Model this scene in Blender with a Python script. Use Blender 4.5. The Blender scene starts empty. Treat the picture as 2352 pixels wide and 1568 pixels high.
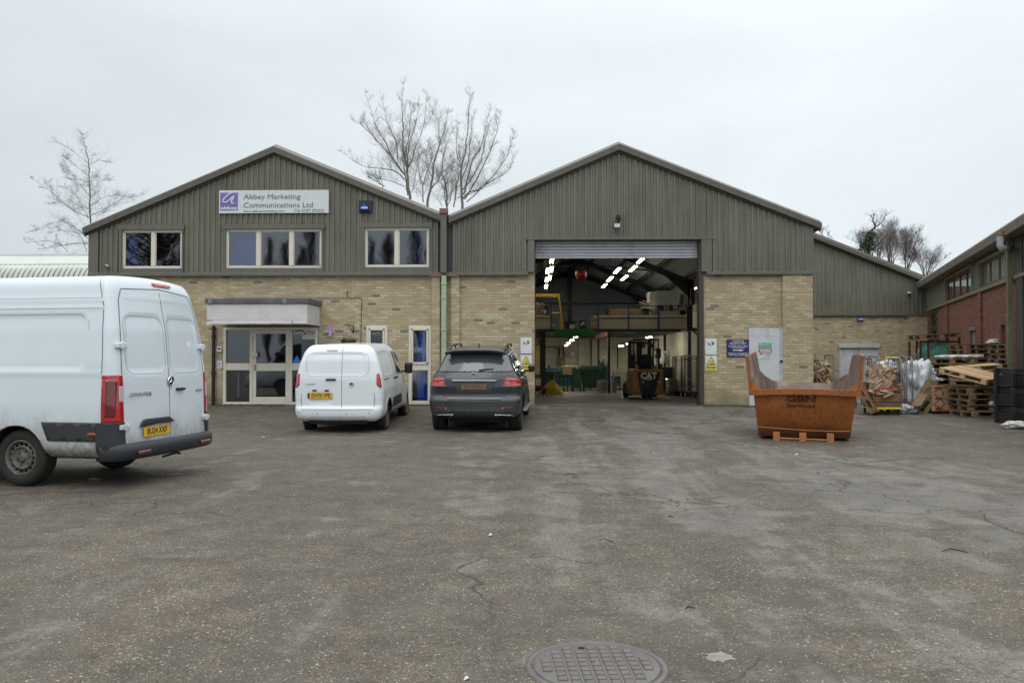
import bpy,bmesh,math,random
from mathutils import Vector,Matrix,noise
from mathutils.bvhtree import BVHTree
R=math.radians
random.seed(7)
S=bpy.context.scene
COL=S.collection

# ---------------------------------------------------------------- camera, sky, sun, exposure
F,CX,CY=1880.0,1176.0,784.0          # focal length and centre in the 2352 x 1568 reading of the photograph
EYE=Vector((0,0,1.58));YAW=R(1.49);PIT=math.atan(36/F)
cam=bpy.data.cameras.new('camera');camo=bpy.data.objects.new('camera',cam);COL.objects.link(camo)
cam.sensor_width=36;cam.lens=36*F/2352;cam.clip_end=800;cam.clip_start=.05
camo.location=EYE;camo.rotation_euler=(R(90)+PIT,0,YAW)
S.camera=camo
W=bpy.data.worlds.new('World');S.world=W;W.use_nodes=True
nt=W.node_tree;nt.nodes.clear()
def wn(t,**k):
    n=nt.nodes.new(t)
    for a,b in k.items():setattr(n,a,b)
    return n
SUN_EL,SUN_AZ=52,200
sky=wn('ShaderNodeTexSky',sky_type='NISHITA',sun_disc=False,sun_elevation=R(SUN_EL),sun_rotation=R(SUN_AZ),dust_density=3.0)
geo=wn('ShaderNodeTexCoord');sep=wn('ShaderNodeSeparateXYZ');nt.links.new(geo.outputs['Generated'],sep.inputs[0])
# overcast cloud: brightness grows towards the zenith, soft mottling
grad=wn('ShaderNodeValToRGB');nt.links.new(sep.outputs['Z'],grad.inputs[0])
e=grad.color_ramp.elements
e[0].position=0.0;e[0].color=(.70,.76,.80,1)
e[1].position=1.0;e[1].color=(1,1,1,1)
for p,c in ((.10,(.755,.83,.875,1)),(.22,(.81,.88,.92,1)),(.42,(.87,.93,.965,1)),(.7,(1,1,1,1))):
    q=e.new(p);q.color=c
mapn=wn('ShaderNodeMapping');nt.links.new(geo.outputs['Generated'],mapn.inputs[0]);mapn.inputs['Scale'].default_value=(1,1,2.6)
ns=wn('ShaderNodeTexNoise');nt.links.new(mapn.outputs[0],ns.inputs[0]);ns.inputs['Scale'].default_value=2.3;ns.inputs['Detail'].default_value=4
ns.inputs['Distortion'].default_value=.4
nr=wn('ShaderNodeMapRange');nt.links.new(ns.outputs['Fac'],nr.inputs[0]);nr.inputs[1].default_value=.3;nr.inputs[2].default_value=.7
nr.inputs[3].default_value=.93;nr.inputs[4].default_value=1.06
# the sky's low part is dimmer than overhead, as under any cloud layer
zr=wn('ShaderNodeMapRange');nt.links.new(sep.outputs['Z'],zr.inputs[0]);zr.inputs[1].default_value=.35;zr.inputs[2].default_value=.95
zr.inputs[3].default_value=10.5;zr.inputs[4].default_value=21.0
m1=wn('ShaderNodeMath',operation='MULTIPLY');nt.links.new(nr.outputs[0],m1.inputs[0]);nt.links.new(zr.outputs[0],m1.inputs[1])
# brighter towards the right of the view than the left
xr=wn('ShaderNodeMapRange');nt.links.new(sep.outputs['X'],xr.inputs[0]);xr.inputs[1].default_value=-.6;xr.inputs[2].default_value=.3
xr.inputs[3].default_value=.84;xr.inputs[4].default_value=1.02
m2=wn('ShaderNodeMath',operation='MULTIPLY');nt.links.new(m1.outputs[0],m2.inputs[0]);nt.links.new(xr.outputs[0],m2.inputs[1])
vm=wn('ShaderNodeVectorMath',operation='SCALE');nt.links.new(grad.outputs[0],vm.inputs[0]);nt.links.new(m2.outputs[0],vm.inputs['Scale'])
mx=wn('ShaderNodeMix',data_type='RGBA');mx.inputs['Factor'].default_value=.96
nt.links.new(sky.outputs[0],mx.inputs['A']);nt.links.new(vm.outputs[0],mx.inputs['B'])
bg=wn('ShaderNodeBackground');bg.inputs['Strength'].default_value=.1;nt.links.new(mx.outputs['Result'],bg.inputs[0])
wo=wn('ShaderNodeOutputWorld');nt.links.new(bg.outputs[0],wo.inputs[0])
sl=bpy.data.lights.new('sun','SUN');slo=bpy.data.objects.new('sun',sl);COL.objects.link(slo)
sl.energy=.6;sl.angle=R(40);sl.color=(1,.97,.93);slo.location=(-10,-10,30)
# sun_rotation turns the sky sun clockwise from +Y; the lamp points the same way
sd=Vector((math.sin(R(SUN_AZ))*math.cos(R(SUN_EL)),math.cos(R(SUN_AZ))*math.cos(R(SUN_EL)),math.sin(R(SUN_EL))))
slo.rotation_euler=(-sd).to_track_quat('-Z','Y').to_euler()
S.view_settings.view_transform='Standard';S.view_settings.look='None';S.view_settings.exposure=0.0;S.view_settings.gamma=1
try:
    S.cycles.use_denoising=True;S.cycles.max_bounces=7;S.cycles.transparent_max_bounces=12
    S.cycles.sample_clamp_indirect=4
except Exception:pass

# ---------------------------------------------------------------- reading the photograph: pixel + real depth -> point
_fw=Vector((-math.sin(YAW)*math.cos(PIT),math.cos(YAW)*math.cos(PIT),math.sin(PIT)))
_rt=Vector((math.cos(YAW),math.sin(YAW),0));_up=_rt.cross(_fw)
def ray(px,py):return _fw*F+_rt*(px-CX)+_up*(CY-py)
def P(px,py,Y):
    r=ray(px,py);return EYE+r*(Y/r.y)
def PZ(px,py,z):
    r=ray(px,py);return EYE+r*((z-EYE.z)/r.z)
def PX(px,Y,py=820):return P(px,py,Y).x
def PZv(py,Y,px=1176):return P(px,py,Y).z
def sst(a,b,x):
    t=min(1,max(0,(x-a)/(b-a)));return t*t*(3-2*t)
FY=22.25                                     # plane of the main front
def gh(x,y):                                  # height of the yard
    t=min(1,max(0,(y-16)/(FY-16))) ** 2.1
    return .278*t*(1-.72*sst(5.3,8.6,x))
def fl(y):return .278-.0242*(y-FY)      # the hall floor falls slightly to the back
def PG(px,py):
    r=ray(px,py);z=0.0
    for _ in range(12):
        p=EYE+r*((z-EYE.z)/r.z);z=gh(p.x,p.y)
    return p
def PF(px,py):
    r=ray(px,py);z=0.2
    for _ in range(30):
        p=EYE+r*((z-EYE.z)/r.z);z=z*.4+fl(p.y)*.6
    return p

# ---------------------------------------------------------------- objects
def tag(o,label=None,cat=None,group=None,kind=None):
    if label:o['label']=label
    if cat:o['category']=cat
    if group:o['group']=group
    if kind:o['kind']=kind
    return o
def thing(name,label,cat,loc=(0,0,0),rz=0,group=None):
    o=bpy.data.objects.new(name,None);COL.objects.link(o);o.empty_display_size=.2
    o.location=loc;o.rotation_euler=(0,0,rz);return tag(o,label,cat,group)
def origin(o):
    v=Vector((0,0,0))
    while o is not None:v+=o.location;o=o.parent
    return v
def linkmesh(name,me,mats,parent=None,loc=None):
    for m in (mats if isinstance(mats,(list,tuple)) else [mats]):me.materials.append(m)
    o=bpy.data.objects.new(name,me);COL.objects.link(o)
    if parent is not None:o.parent=parent
    if loc is not None:o.location=loc
    return o
class MB:
    def __init__(s):s.v=[];s.f=[];s.sm=[];s.mi=[]
    def add(s,vs,fs,sm=False,mi=0):
        b=len(s.v);s.v+=[Vector(v) for v in vs]
        for f in fs:s.f.append([b+i for i in f]);s.sm.append(sm);s.mi.append(mi)
        return s
    def box(s,x0,x1,y0,y1,z0,z1,mi=0,M=None):
        vs=[Vector((x,y,z)) for x in (x0,x1) for y in (y0,y1) for z in (z0,z1)]
        if M is not None:vs=[M @ v for v in vs]
        return s.add(vs,[(0,1,3,2),(4,6,7,5),(0,4,5,1),(2,3,7,6),(0,2,6,4),(1,5,7,3)],mi=mi)
    def cbox(s,c,sz,M=None,mi=0):
        c=Vector(c);h=Vector(sz)/2
        T=Matrix.Translation(c) @ (M.to_4x4() if M is not None else Matrix.Identity(4))
        return s.box(-h.x,h.x,-h.y,h.y,-h.z,h.z,mi,T)
    def prism(s,poly,ext,mi=0):             # closed 3D polygon swept along the vector ext
        n=len(poly);e=Vector(ext);vs=[Vector(p) for p in poly]+[Vector(p)+e for p in poly]
        s.add(vs,[tuple(range(n)),tuple(range(2*n-1,n-1,-1))]+[(i,n+i,n+(i+1) % n,(i+1) % n) for i in range(n)],mi=mi)
        return s
    def tube(s,pts,r,n=8,cap=True,sm=True,mi=0):
        pts=[Vector(p) for p in pts];m=len(pts)
        rs=r if isinstance(r,(list,tuple)) else [r]*m
        d0=(pts[1]-pts[0]).normalized()
        a=d0.orthogonal().normalized();rings=[]
        for i,p in enumerate(pts):
            d=(pts[min(i+1,m-1)]-pts[max(i-1,0)])
            if d.length<1e-9:d=d0.copy()
            d.normalize()
            a=a-d*a.dot(d)
            if a.length<1e-6:a=d.orthogonal()
            a.normalize();b=d.cross(a)
            rings.append([p+(a*math.cos(2*math.pi*k/n)+b*math.sin(2*math.pi*k/n))*rs[i] for k in range(n)])
        vs=[v for q in rings for v in q];fs=[]
        for i in range(m-1):
            for k in range(n):fs.append((i*n+k,i*n+(k+1) % n,(i+1)*n+(k+1) % n,(i+1)*n+k))
        s.add(vs,fs,sm,mi)
        if cap:
            s.add(rings[0],[tuple(range(n-1,-1,-1))],False,mi);s.add(rings[-1],[tuple(range(n))],False,mi)
        return s
    def lathe(s,prof,n=24,M=None,sm=True,mi=0):   # prof: (radius, height) pairs, about z
        m=len(prof);vs=[];fs=[]
        for r,z in prof:
            for k in range(n):
                v=Vector((r*math.cos(2*math.pi*k/n),r*math.sin(2*math.pi*k/n),z));vs.append(M @ v if M is not None else v)
        for i in range(m-1):
            for k in range(n):fs.append((i*n+k,i*n+(k+1) % n,(i+1)*n+(k+1) % n,(i+1)*n+k))
        return s.add(vs,fs,sm,mi)
    def cyl(s,a,b,r,n=16,mi=0):return s.tube([a,b],r,n,True,True,mi)
    def mesh(s,name,off=None,bevel=0):
        me=bpy.data.meshes.new(name)
        o=off if off is not None else Vector((0,0,0))
        me.from_pydata([v-o for v in s.v],[],s.f)
        for p,sm,mi in zip(me.polygons,s.sm,s.mi):p.use_smooth=sm;p.material_index=mi
        bm=bmesh.new();bm.from_mesh(me)
        if bevel:
            bmesh.ops.remove_doubles(bm,verts=bm.verts,dist=1e-5)
        bmesh.ops.recalc_face_normals(bm,faces=bm.faces)
        if bevel:
            es=[ed for ed in bm.edges if len(ed.link_faces)==2 and ed.calc_face_angle(0)>.6]
            bmesh.ops.bevel(bm,geom=es,offset=bevel,segments=1,affect='EDGES')
        bm.to_mesh(me);bm.free();me.update()
        return me
    # world=True: the vertices are in world space; the object sits at its parent's (unrotated) base
    def build(s,name,mats,parent=None,world=True,bevel=0,label=None,cat=None,group=None,kind=None):
        loc=None
        if world:
            if parent is not None:off=origin(parent)
            else:
                lo=Vector((min(v.x for v in s.v),min(v.y for v in s.v),min(v.z for v in s.v)));hi=Vector((max(v.x for v in s.v),max(v.y for v in s.v),0))
                off=Vector(((lo.x+hi.x)/2,(lo.y+hi.y)/2,lo.z));loc=off
                if kind=='structure':off=Vector((0,0,0));loc=None
        else:off=None
        me=s.mesh(name,off,bevel)
        o=linkmesh(name,me,mats,parent,loc)
        return tag(o,label,cat,group,kind)
def kids(o):return list(o.children)
def dup(o,loc=None,rz=None,label=None,parent=None,first=True):
    c=o.copy();COL.objects.link(c)
    if parent is not None:c.parent=parent
    for ch in kids(o):dup(ch,parent=c,first=False)
    if first:
        if loc is not None:c.location=loc
        if rz is not None:c.rotation_euler.z=rz
        if label:c['label']=label
    return c
FONT=None
def text(name,s,size,mat,M,parent=None,depth=.002,align='CENTER',bold=0,xs=1.0,world=True,sp=1.0):
    cu=bpy.data.curves.new(name,'FONT');cu.body=s;cu.size=size;cu.align_x=align;cu.align_y='CENTER'
    cu.extrude=depth;cu.offset=bold;cu.space_character=sp;cu.resolution_u=2
    t=bpy.data.objects.new(name,cu);COL.objects.link(t)
    dg=bpy.context.evaluated_depsgraph_get();me=bpy.data.meshes.new_from_object(t.evaluated_get(dg))
    bpy.data.objects.remove(t)
    off=origin(parent) if (world and parent is not None) else Vector((0,0,0))
    T=Matrix.Translation(-off) @ M @ Matrix.Diagonal((xs,1,1,1))
    me.transform(T);me.materials.clear()
    return linkmesh(name,me,mat,parent)
def front(x,y,z):                            # text plane facing -Y
    return Matrix.Translation((x,y,z)) @ Matrix.Rotation(R(90),4,'X')

# ---------------------------------------------------------------- materials
MATS={}
class NG:
    def __init__(s,name):
        s.m=bpy.data.materials.new(name);s.m.use_nodes=True;s.t=s.m.node_tree;s.t.nodes.clear()
        s.out=s.n('ShaderNodeOutputMaterial');s.b=s.n('ShaderNodeBsdfPrincipled');s.l(s.b.outputs[0],s.out.inputs[0])
    def n(s,t,**k):
        n=s.t.nodes.new(t)
        for a,b in k.items():setattr(n,a,b)
        return n
    def l(s,a,b):s.t.links.new(a,b)
    def put(s,v,sock):
        if hasattr(v,'is_output') or isinstance(v,bpy.types.NodeSocket):s.l(v,sock)
        elif isinstance(v,(tuple,list)):sock.default_value=(*v,1) if len(v)==3 and len(sock.default_value)==4 else v
        else:sock.default_value=v
    def math(s,op,a,b=0.0,c=None,clamp=False):
        n=s.n('ShaderNodeMath',operation=op,use_clamp=clamp);s.put(a,n.inputs[0]);s.put(b,n.inputs[1])
        if c is not None:s.put(c,n.inputs[2])
        return n.outputs[0]
    def noise(s,v,sc,det=3,rough=.5,dist=0,out='Fac'):
        n=s.n('ShaderNodeTexNoise');s.l(v,n.inputs['Vector']);n.inputs['Scale'].default_value=sc;n.inputs['Detail'].default_value=det
        n.inputs['Roughness'].default_value=rough;n.inputs['Distortion'].default_value=dist;return n.outputs[out]
    def vor(s,v,sc,feat='F1',out='Distance',rnd=1):
        n=s.n('ShaderNodeTexVoronoi',feature=feat);s.l(v,n.inputs['Vector']);n.inputs['Scale'].default_value=sc;n.inputs['Randomness'].default_value=rnd;return n.outputs[out]
    def rng(s,v,a,b,c=0.0,d=1.0,smooth=False):
        n=s.n('ShaderNodeMapRange');s.l(v,n.inputs[0])
        if smooth:n.interpolation_type='SMOOTHSTEP'
        for i,q in enumerate((a,b,c,d)):n.inputs[i+1].default_value=q
        return n.outputs[0]
    def mix(s,f,a,b,mode='MIX'):
        n=s.n('ShaderNodeMix',data_type='RGBA',blend_type=mode);s.put(f,n.inputs['Factor']);s.put(a,n.inputs['A']);s.put(b,n.inputs['B']);return n.outputs['Result']
    def ramp(s,v,stops,const=False):
        n=s.n('ShaderNodeValToRGB');s.l(v,n.inputs[0]);e=n.color_ramp.elements
        if const:n.color_ramp.interpolation='CONSTANT'
        e[0].position,e[0].color=stops[0][0],(*stops[0][1],1);e[1].position,e[1].color=stops[-1][0],(*stops[-1][1],1)
        for p,c in stops[1:-1]:q=e.new(p);q.color=(*c,1)
        return n.outputs[0]
    def scale(s,v,sc,loc=(0,0,0)):
        n=s.n('ShaderNodeMapping');s.l(v,n.inputs[0]);n.inputs['Scale'].default_value=sc;n.inputs['Location'].default_value=loc;return n.outputs[0]
    def pos(s,world=True):
        return s.n('ShaderNodeNewGeometry').outputs['Position'] if world else s.n('ShaderNodeTexCoord').outputs['Object']
    def bump(s,h,st=.3,d=.01):
        n=s.n('ShaderNodeBump');n.inputs['Strength'].default_value=st;n.inputs['Distance'].default_value=d;s.l(h,n.inputs['Height']);s.l(n.outputs[0],s.b.inputs['Normal']);return n
def mat(name,c,rough=.6,metal=0,var=.12,sc=3,bump=0,world=False,spec=None,dirt=None,dsc=2,dlo=.5,dhi=.75,coat=0,stretch=(1,1,1),bsc=40,trans=0):
    if name in MATS:return MATS[name]
    g=NG(name);p=g.scale(g.pos(world),stretch)
    nz=g.noise(p,sc,4,.6);k=g.rng(nz,.3,.7,1-var,1+var)
    col=g.mix(1.0,(*c,1),k,'MULTIPLY') if False else None
    vmn=g.n('ShaderNodeVectorMath',operation='SCALE');vmn.inputs[0].default_value=c;g.l(k,vmn.inputs['Scale']);col=vmn.outputs[0]
    if dirt is not None:
        d=g.rng(g.noise(p,dsc,6,.65,.3),dlo,dhi,0,1,True);col=g.mix(d,col,(*dirt,1))
        g.l(g.math('ADD',g.math('MULTIPLY',d,.25),rough,clamp=True),g.b.inputs['Roughness'])
    else:g.l(g.rng(g.noise(p,sc*2.3,3),.3,.7,max(0,rough-.06),min(1,rough+.06)),g.b.inputs['Roughness'])
    g.l(col,g.b.inputs['Base Color']);g.b.inputs['Metallic'].default_value=metal
    if spec is not None:g.b.inputs['Specular IOR Level'].default_value=spec
    if coat:g.b.inputs['Coat Weight'].default_value=coat;g.b.inputs['Coat Roughness'].default_value=.05
    if bump:g.bump(g.noise(p,bsc,3),bump,.01)
    MATS[name]=g.m;return g.m
def emis(name,c,st):
    g=NG(name);g.b.inputs['Base Color'].default_value=(*c,1);g.b.inputs['Emission Color'].default_value=(*c,1);g.b.inputs['Emission Strength'].default_value=st
    return g.m
def brick(name,cols,mortar,bw=.225,bh=.075,mw=.010,rough=.85,stain=(.2,.2,.12),stamt=.35,axis=(1,1),world=True):
    g=NG(name);p=g.pos(world);sp=g.n('ShaderNodeSeparateXYZ');g.l(p,sp.inputs[0])
    wob=g.noise(p,9,2)
    u0=g.math('ADD',g.math('MULTIPLY',sp.outputs[0],axis[0]),g.math('MULTIPLY',sp.outputs[1],axis[1]))
    z=g.math('ADD',sp.outputs[2],g.math('MULTIPLY',g.math('SUBTRACT',wob,.5),.006))
    v=g.math('DIVIDE',z,bh);row=g.math('FLOOR',v);fv=g.math('FRACT',v)
    par=g.math('MULTIPLY',g.math('MODULO',g.math('ABSOLUTE',row),2.0),.5)
    u=g.math('ADD',g.math('DIVIDE',u0,bw),par);c=g.math('FLOOR',u);fu=g.math('FRACT',u)
    cx=g.n('ShaderNodeCombineXYZ');g.l(c,cx.inputs[0]);g.l(row,cx.inputs[1])
    wnz=g.n('ShaderNodeTexWhiteNoise');g.l(cx.outputs[0],wnz.inputs['Vector'])
    def edge(f,w):
        a=g.rng(f,0,w,0,1,True);b=g.rng(f,1-w,1,1,0,True);return g.math('MULTIPLY',a,b)
    face=g.math('MULTIPLY',edge(fu,mw/bw*1.1),edge(fv,mw/bh*1.1))
    bc=g.ramp(wnz.outputs['Value'],cols,True)
    fine=g.noise(p,45,4,.7);kk=g.rng(fine,.25,.75,.78,1.2);sc=g.n('ShaderNodeVectorMath',operation='SCALE');g.l(bc,sc.inputs[0]);g.l(kk,sc.inputs['Scale'])
    col=g.mix(face,(*mortar,1),sc.outputs[0])
    big=g.noise(g.scale(p,(1,1,.45)),.55,5,.6,.5);st=g.rng(big,.5,.75,0,stamt,True)
    col=g.mix(st,col,(*stain,1))
    # damp and algae creeping up from the ground
    lowz=g.rng(g.math('ADD',sp.outputs[2],g.math('MULTIPLY',g.math('SUBTRACT',g.noise(p,2.2,4),.5),1.1)),.25,.85,.55,0,True)
    col=g.mix(lowz,col,(stain[0]*.55,stain[1]*.6,stain[2]*.5,1))
    g.l(col,g.b.inputs['Base Color']);g.b.inputs['Roughness'].default_value=rough
    h=g.math('ADD',face,g.math('MULTIPLY',fine,.35));g.bump(h,.7,.008)
    MATS[name]=g.m;return g.m

BUFF=brick('buff_brick',[(0,(.41,.34,.205)),(.16,(.44,.37,.24)),(.32,(.37,.305,.185)),(.46,(.47,.40,.27)),(.60,(.42,.345,.22)),(.74,(.51,.445,.31)),(.86,(.38,.32,.20)),(.955,(.42,.29,.16)),(.98,(.18,.17,.14))],
             (.30,.27,.20),stain=(.24,.21,.12),stamt=.22)
RED=brick('red_brick',[(0,(.165,.052,.030)),(.2,(.20,.064,.036)),(.4,(.14,.043,.027)),(.6,(.225,.076,.042)),(.8,(.17,.057,.034)),(.95,(.10,.034,.025))],(.22,.165,.13),stain=(.07,.03,.02),stamt=.35,axis=(1,0),world=False)
def cladmat(name,c,rough=.55,streak=.28):
    g=NG(name);p=g.pos();s=g.noise(g.scale(p,(5,5,.35)),1.6,5,.6);b=g.noise(p,.5,4,.6);f=g.noise(p,22,3)
    k=g.math('MULTIPLY',g.rng(s,.3,.7,1-streak,1+streak*.7),g.rng(b,.3,.7,.88,1.12))
    v=g.n('ShaderNodeVectorMath',operation='SCALE');v.inputs[0].default_value=c;g.l(k,v.inputs['Scale'])
    gm=g.rng(g.noise(g.scale(p,(2,2,.8)),1.3,5,.6),.55,.8,0,.35,True)
    col=g.mix(gm,v.outputs[0],(c[0]*.72,c[1]*.95,c[2]*.8,1))
    g.l(col,g.b.inputs['Base Color']);g.l(g.rng(f,.3,.7,rough-.08,rough+.12),g.b.inputs['Roughness']);g.bump(f,.05,.004);return g.m
OLIVE=cladmat('olive_cladding',(.150,.150,.113),.55,.26);OLIVE_TRIM=cladmat('olive_trim',(.120,.123,.100),.5,.12);VERGE=cladmat('verge_flashing',(.135,.128,.105),.5,.15)
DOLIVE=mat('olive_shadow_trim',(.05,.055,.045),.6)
CREAM=mat('cream_frame',(.66,.62,.53),.35,var=.05,dirt=(.38,.34,.26),dsc=3,dlo=.62,dhi=.9)
def glass(name,tint=(.55,.62,.66),add=.07,mul=1.5):
    g=NG(name);g.t.nodes.remove(g.b);tr=g.n('ShaderNodeBsdfTransparent');tr.inputs[0].default_value=(*tint,1)
    gl=g.n('ShaderNodeBsdfGlossy');gl.inputs['Roughness'].default_value=.02;gl.inputs[0].default_value=(.9,.94,1,1)
    fr=g.n('ShaderNodeFresnel');fr.inputs[0].default_value=1.5
    bp=g.n('ShaderNodeBump');bp.inputs['Strength'].default_value=.06;bp.inputs['Distance'].default_value=.05;g.l(g.noise(g.pos(),1.1,1),bp.inputs['Height']);g.l(bp.outputs[0],gl.inputs['Normal'])
    ms=g.n('ShaderNodeMixShader');g.l(g.math('ADD',g.math('MULTIPLY',fr.outputs[0],mul),add,clamp=True),ms.inputs[0]);g.l(tr.outputs[0],ms.inputs[1]);g.l(gl.outputs[0],ms.inputs[2]);g.l(ms.outputs[0],g.out.inputs[0]);return g.m
GLASS=glass('window_glass');GLASS2=glass('office_glass',(.60,.66,.72),.10,1.5)
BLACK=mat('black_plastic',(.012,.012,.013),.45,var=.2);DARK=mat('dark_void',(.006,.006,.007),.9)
RUBBER=mat('tyre_rubber',(.018,.017,.016),.85,var=.25,sc=8,dirt=(.05,.042,.032),dsc=6,dlo=.5,dhi=.8)
CHROME=mat('chrome',(.7,.7,.7),.12,1,var=.02);STEEL=mat('galvanised_steel',(.32,.33,.34),.45,.8,var=.15,dirt=(.16,.11,.08),dsc=8,dlo=.55,dhi=.85)
DSTEEL=mat('painted_dark_steel',(.016,.020,.028),.5,var=.2);WHITE=mat('white_sheet',(.66,.68,.70),.4,var=.05)
INK=mat('black_ink',(.02,.02,.022),.6,var=.05);SIGNW=mat('sign_white',(.66,.69,.70),.35,var=.04,dirt=(.5,.5,.46),dsc=5,dlo=.6,dhi=.9)
YEL=mat('sign_yellow',(.72,.62,.03),.35,var=.04);SRED=mat('sign_red',(.42,.035,.06),.4,var=.05);SGREEN=mat('sign_green',(.08,.36,.25),.4,var=.05)
NAVY=mat('sign_navy',(.012,.017,.12),.35,var=.08);PURP=mat('sign_purple',(.18,.15,.46),.4,var=.05)
LBLUE=mat('alarm_blue',(.03,.11,.42),.3,var=.08);DBLUE=mat('alarm_deep_blue',(.012,.02,.18),.3,var=.08)
AMBER=mat('plate_yellow',(.72,.44,.02),.35,var=.04)
# ================================================================ the yard
def ground_mat():
    g=NG('worn_gravelly_tarmac');p=g.pos();sp=g.n('ShaderNodeSeparateXYZ');g.l(p,sp.inputs[0])
    big=g.noise(p,.28,5,.6,.6);med=g.noise(p,1.1,5,.62,.3);fine=g.noise(p,9,4,.65)
    streak=g.noise(g.scale(p,(1.5,.16,1),(3.1,0,0)),1.0,4,.6,.35)
    # bitumen between the stones
    base=g.mix(g.rng(med,.3,.7),(.058,.053,.048,1),(.098,.090,.080,1))
    base=g.mix(g.rng(fine,.25,.75),base,(.17,.157,.14,1)) if False else g.mix(g.rng(fine,.3,.75,0,.5),base,(.135,.124,.108,1))
    # ochre silt
    base=g.mix(g.rng(g.noise(p,.7,5,.65,.8),.52,.72,0,.35,True),base,(.105,.076,.048,1))
    # stones: two sizes, random colours
    cols=[(0,(.085,.07,.055)),(.16,(.17,.13,.085)),(.3,(.22,.16,.095)),(.42,(.13,.10,.075)),(.54,(.27,.225,.165)),(.66,(.19,.11,.06)),(.75,(.21,.195,.17)),(.84,(.40,.36,.28)),(.945,(.62,.58,.50)),(.975,(.04,.038,.036))]
    def stones(sc,r0):
        q=g.n('ShaderNodeVectorMath',operation='ADD');nn=g.n('ShaderNodeTexNoise');g.l(p,nn.inputs['Vector']);nn.inputs['Scale'].default_value=sc*.6
        s2=g.n('ShaderNodeVectorMath',operation='SCALE');g.l(nn.outputs['Color'],s2.inputs[0]);s2.inputs['Scale'].default_value=.5/sc
        g.l(p,q.inputs[0]);g.l(s2.outputs[0],q.inputs[1])
        v=g.n('ShaderNodeTexVoronoi',feature='F1');g.l(q.outputs[0],v.inputs['Vector']);v.inputs['Scale'].default_value=sc
        s3=g.n('ShaderNodeSeparateColor');g.l(v.outputs['Color'],s3.inputs[0])
        rad=g.rng(s3.outputs[1],0,1,r0*.35,r0)
        return v.outputs['Distance'],g.ramp(s3.outputs[0],cols,True),s3.outputs[2],rad
    mac=g.math('MULTIPLY',g.rng(g.noise(p,2.4,6,.7,.5),.3,.7,.66,1.34),g.rng(g.noise(p,.5,4,.6,.3),.3,.7,.86,1.12))
    dens=g.math('ADD',g.math('MULTIPLY',g.rng(g.noise(p,.45,4,.6,.4),.35,.65,.72,1.0,True),g.rng(streak,.38,.66,1.0,.7,True)),0.0)
    d1,c1,k1,r1=stones(74,.62);on1=g.math('MULTIPLY',g.math('LESS_THAN',d1,r1),g.math('LESS_THAN',k1,g.math('MULTIPLY',dens,.80)))
    d2,c2,k2,r2=stones(150,.64);on2=g.math('MULTIPLY',g.math('LESS_THAN',d2,r2),g.math('LESS_THAN',k2,g.math('MULTIPLY',dens,.9)))
    base=g.mix(g.math('MULTIPLY',g.noise(p,45,3,.8),.35),base,(.16,.13,.09,1));col=g.mix(on2,base,c2);col=g.mix(on1,col,c1)
    # worn smooth grey patches, mostly on the drive to the shutter
    path=g.math('MULTIPLY',g.rng(g.math('ABSOLUTE',g.math('SUBTRACT',sp.outputs[0],g.math('ADD',1.4,g.math('MULTIPLY',sp.outputs[1],.10)))),1.2,4.6,1,0,True),g.rng(sp.outputs[1],5,9,.25,1,True))
    patch=g.math('ADD',g.math('ADD',g.math('MULTIPLY',streak,.55),g.math('MULTIPLY',med,.45)),g.math('MULTIPLY',g.math('SUBTRACT',g.noise(p,16,4,.8),.5),.14))
    worn=g.rng(g.math('ADD',patch,g.math('MULTIPLY',path,.085)),.54,.60,0,.66,True)
    wc=g.mix(fine,(.16,.158,.15,1),(.27,.26,.245,1))
    col=g.mix(g.math('MULTIPLY',worn,g.math('SUBTRACT',1.0,g.math('MULTIPLY',g.math('MAXIMUM',on1,g.math('MULTIPLY',on2,.6)),.8))),col,wc)
    # pale scuffs
    scf=g.rng(g.noise(g.scale(p,(.8,1.4,1),(5,2,0)),1.5,6,.7,.5),.62,.74,0,.45,True)
    col=g.mix(g.math('MULTIPLY',scf,g.math('SUBTRACT',1.0,g.math('MULTIPLY',on1,.6))),col,(.23,.22,.20,1))
    # damp darker areas
    damp=g.rng(g.noise(p,.33,5,.6,.7),.50,.70,0,.32,True);col=g.mix(damp,col,(.045,.042,.04,1))
    clus=g.rng(g.noise(g.scale(p,(1,1.5,1)),4.5,6,.75,.4),.58,.72,0,.55,True);col=g.mix(clus,col,(.042,.036,.030,1))
    vs_=g.n('ShaderNodeVectorMath',operation='MULTIPLY');g.l(col,vs_.inputs[0]);cb3=g.n('ShaderNodeCombineXYZ');[g.l(g.math('MULTIPLY',mac,k_),cb3.inputs[i_]) for i_,k_ in enumerate((.83,.855,.83))];g.l(cb3.outputs[0],vs_.inputs[1]);col=vs_.outputs[0]
    # cracks
    q=g.n('ShaderNodeVectorMath',operation='ADD');nn=g.n('ShaderNodeTexNoise');g.l(p,nn.inputs['Vector']);nn.inputs['Scale'].default_value=1.1;nn.inputs['Detail'].default_value=6
    s2=g.n('ShaderNodeVectorMath',operation='SCALE');g.l(nn.outputs['Color'],s2.inputs[0]);s2.inputs['Scale'].default_value=1.3;g.l(p,q.inputs[0]);g.l(s2.outputs[0],q.inputs[1])
    cr=g.vor(q.outputs[0],.42,'DISTANCE_TO_EDGE');cm=g.math('MULTIPLY',g.rng(cr,.002,.007,1,0),g.rng(g.math('ADD',g.noise(p,.3,4),g.math('MULTIPLY',path,.09)),.50,.60,0,1,True))
    col=g.mix(g.math('MULTIPLY',cm,.7),col,(.035,.032,.03,1))
    g.l(col,g.b.inputs['Base Color'])
    pud=g.rng(g.noise(g.scale(p,(1,1.8,1),(1.7,4.4,0)),.42,4,.6,.3),.655,.675,0,1,True)
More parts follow.
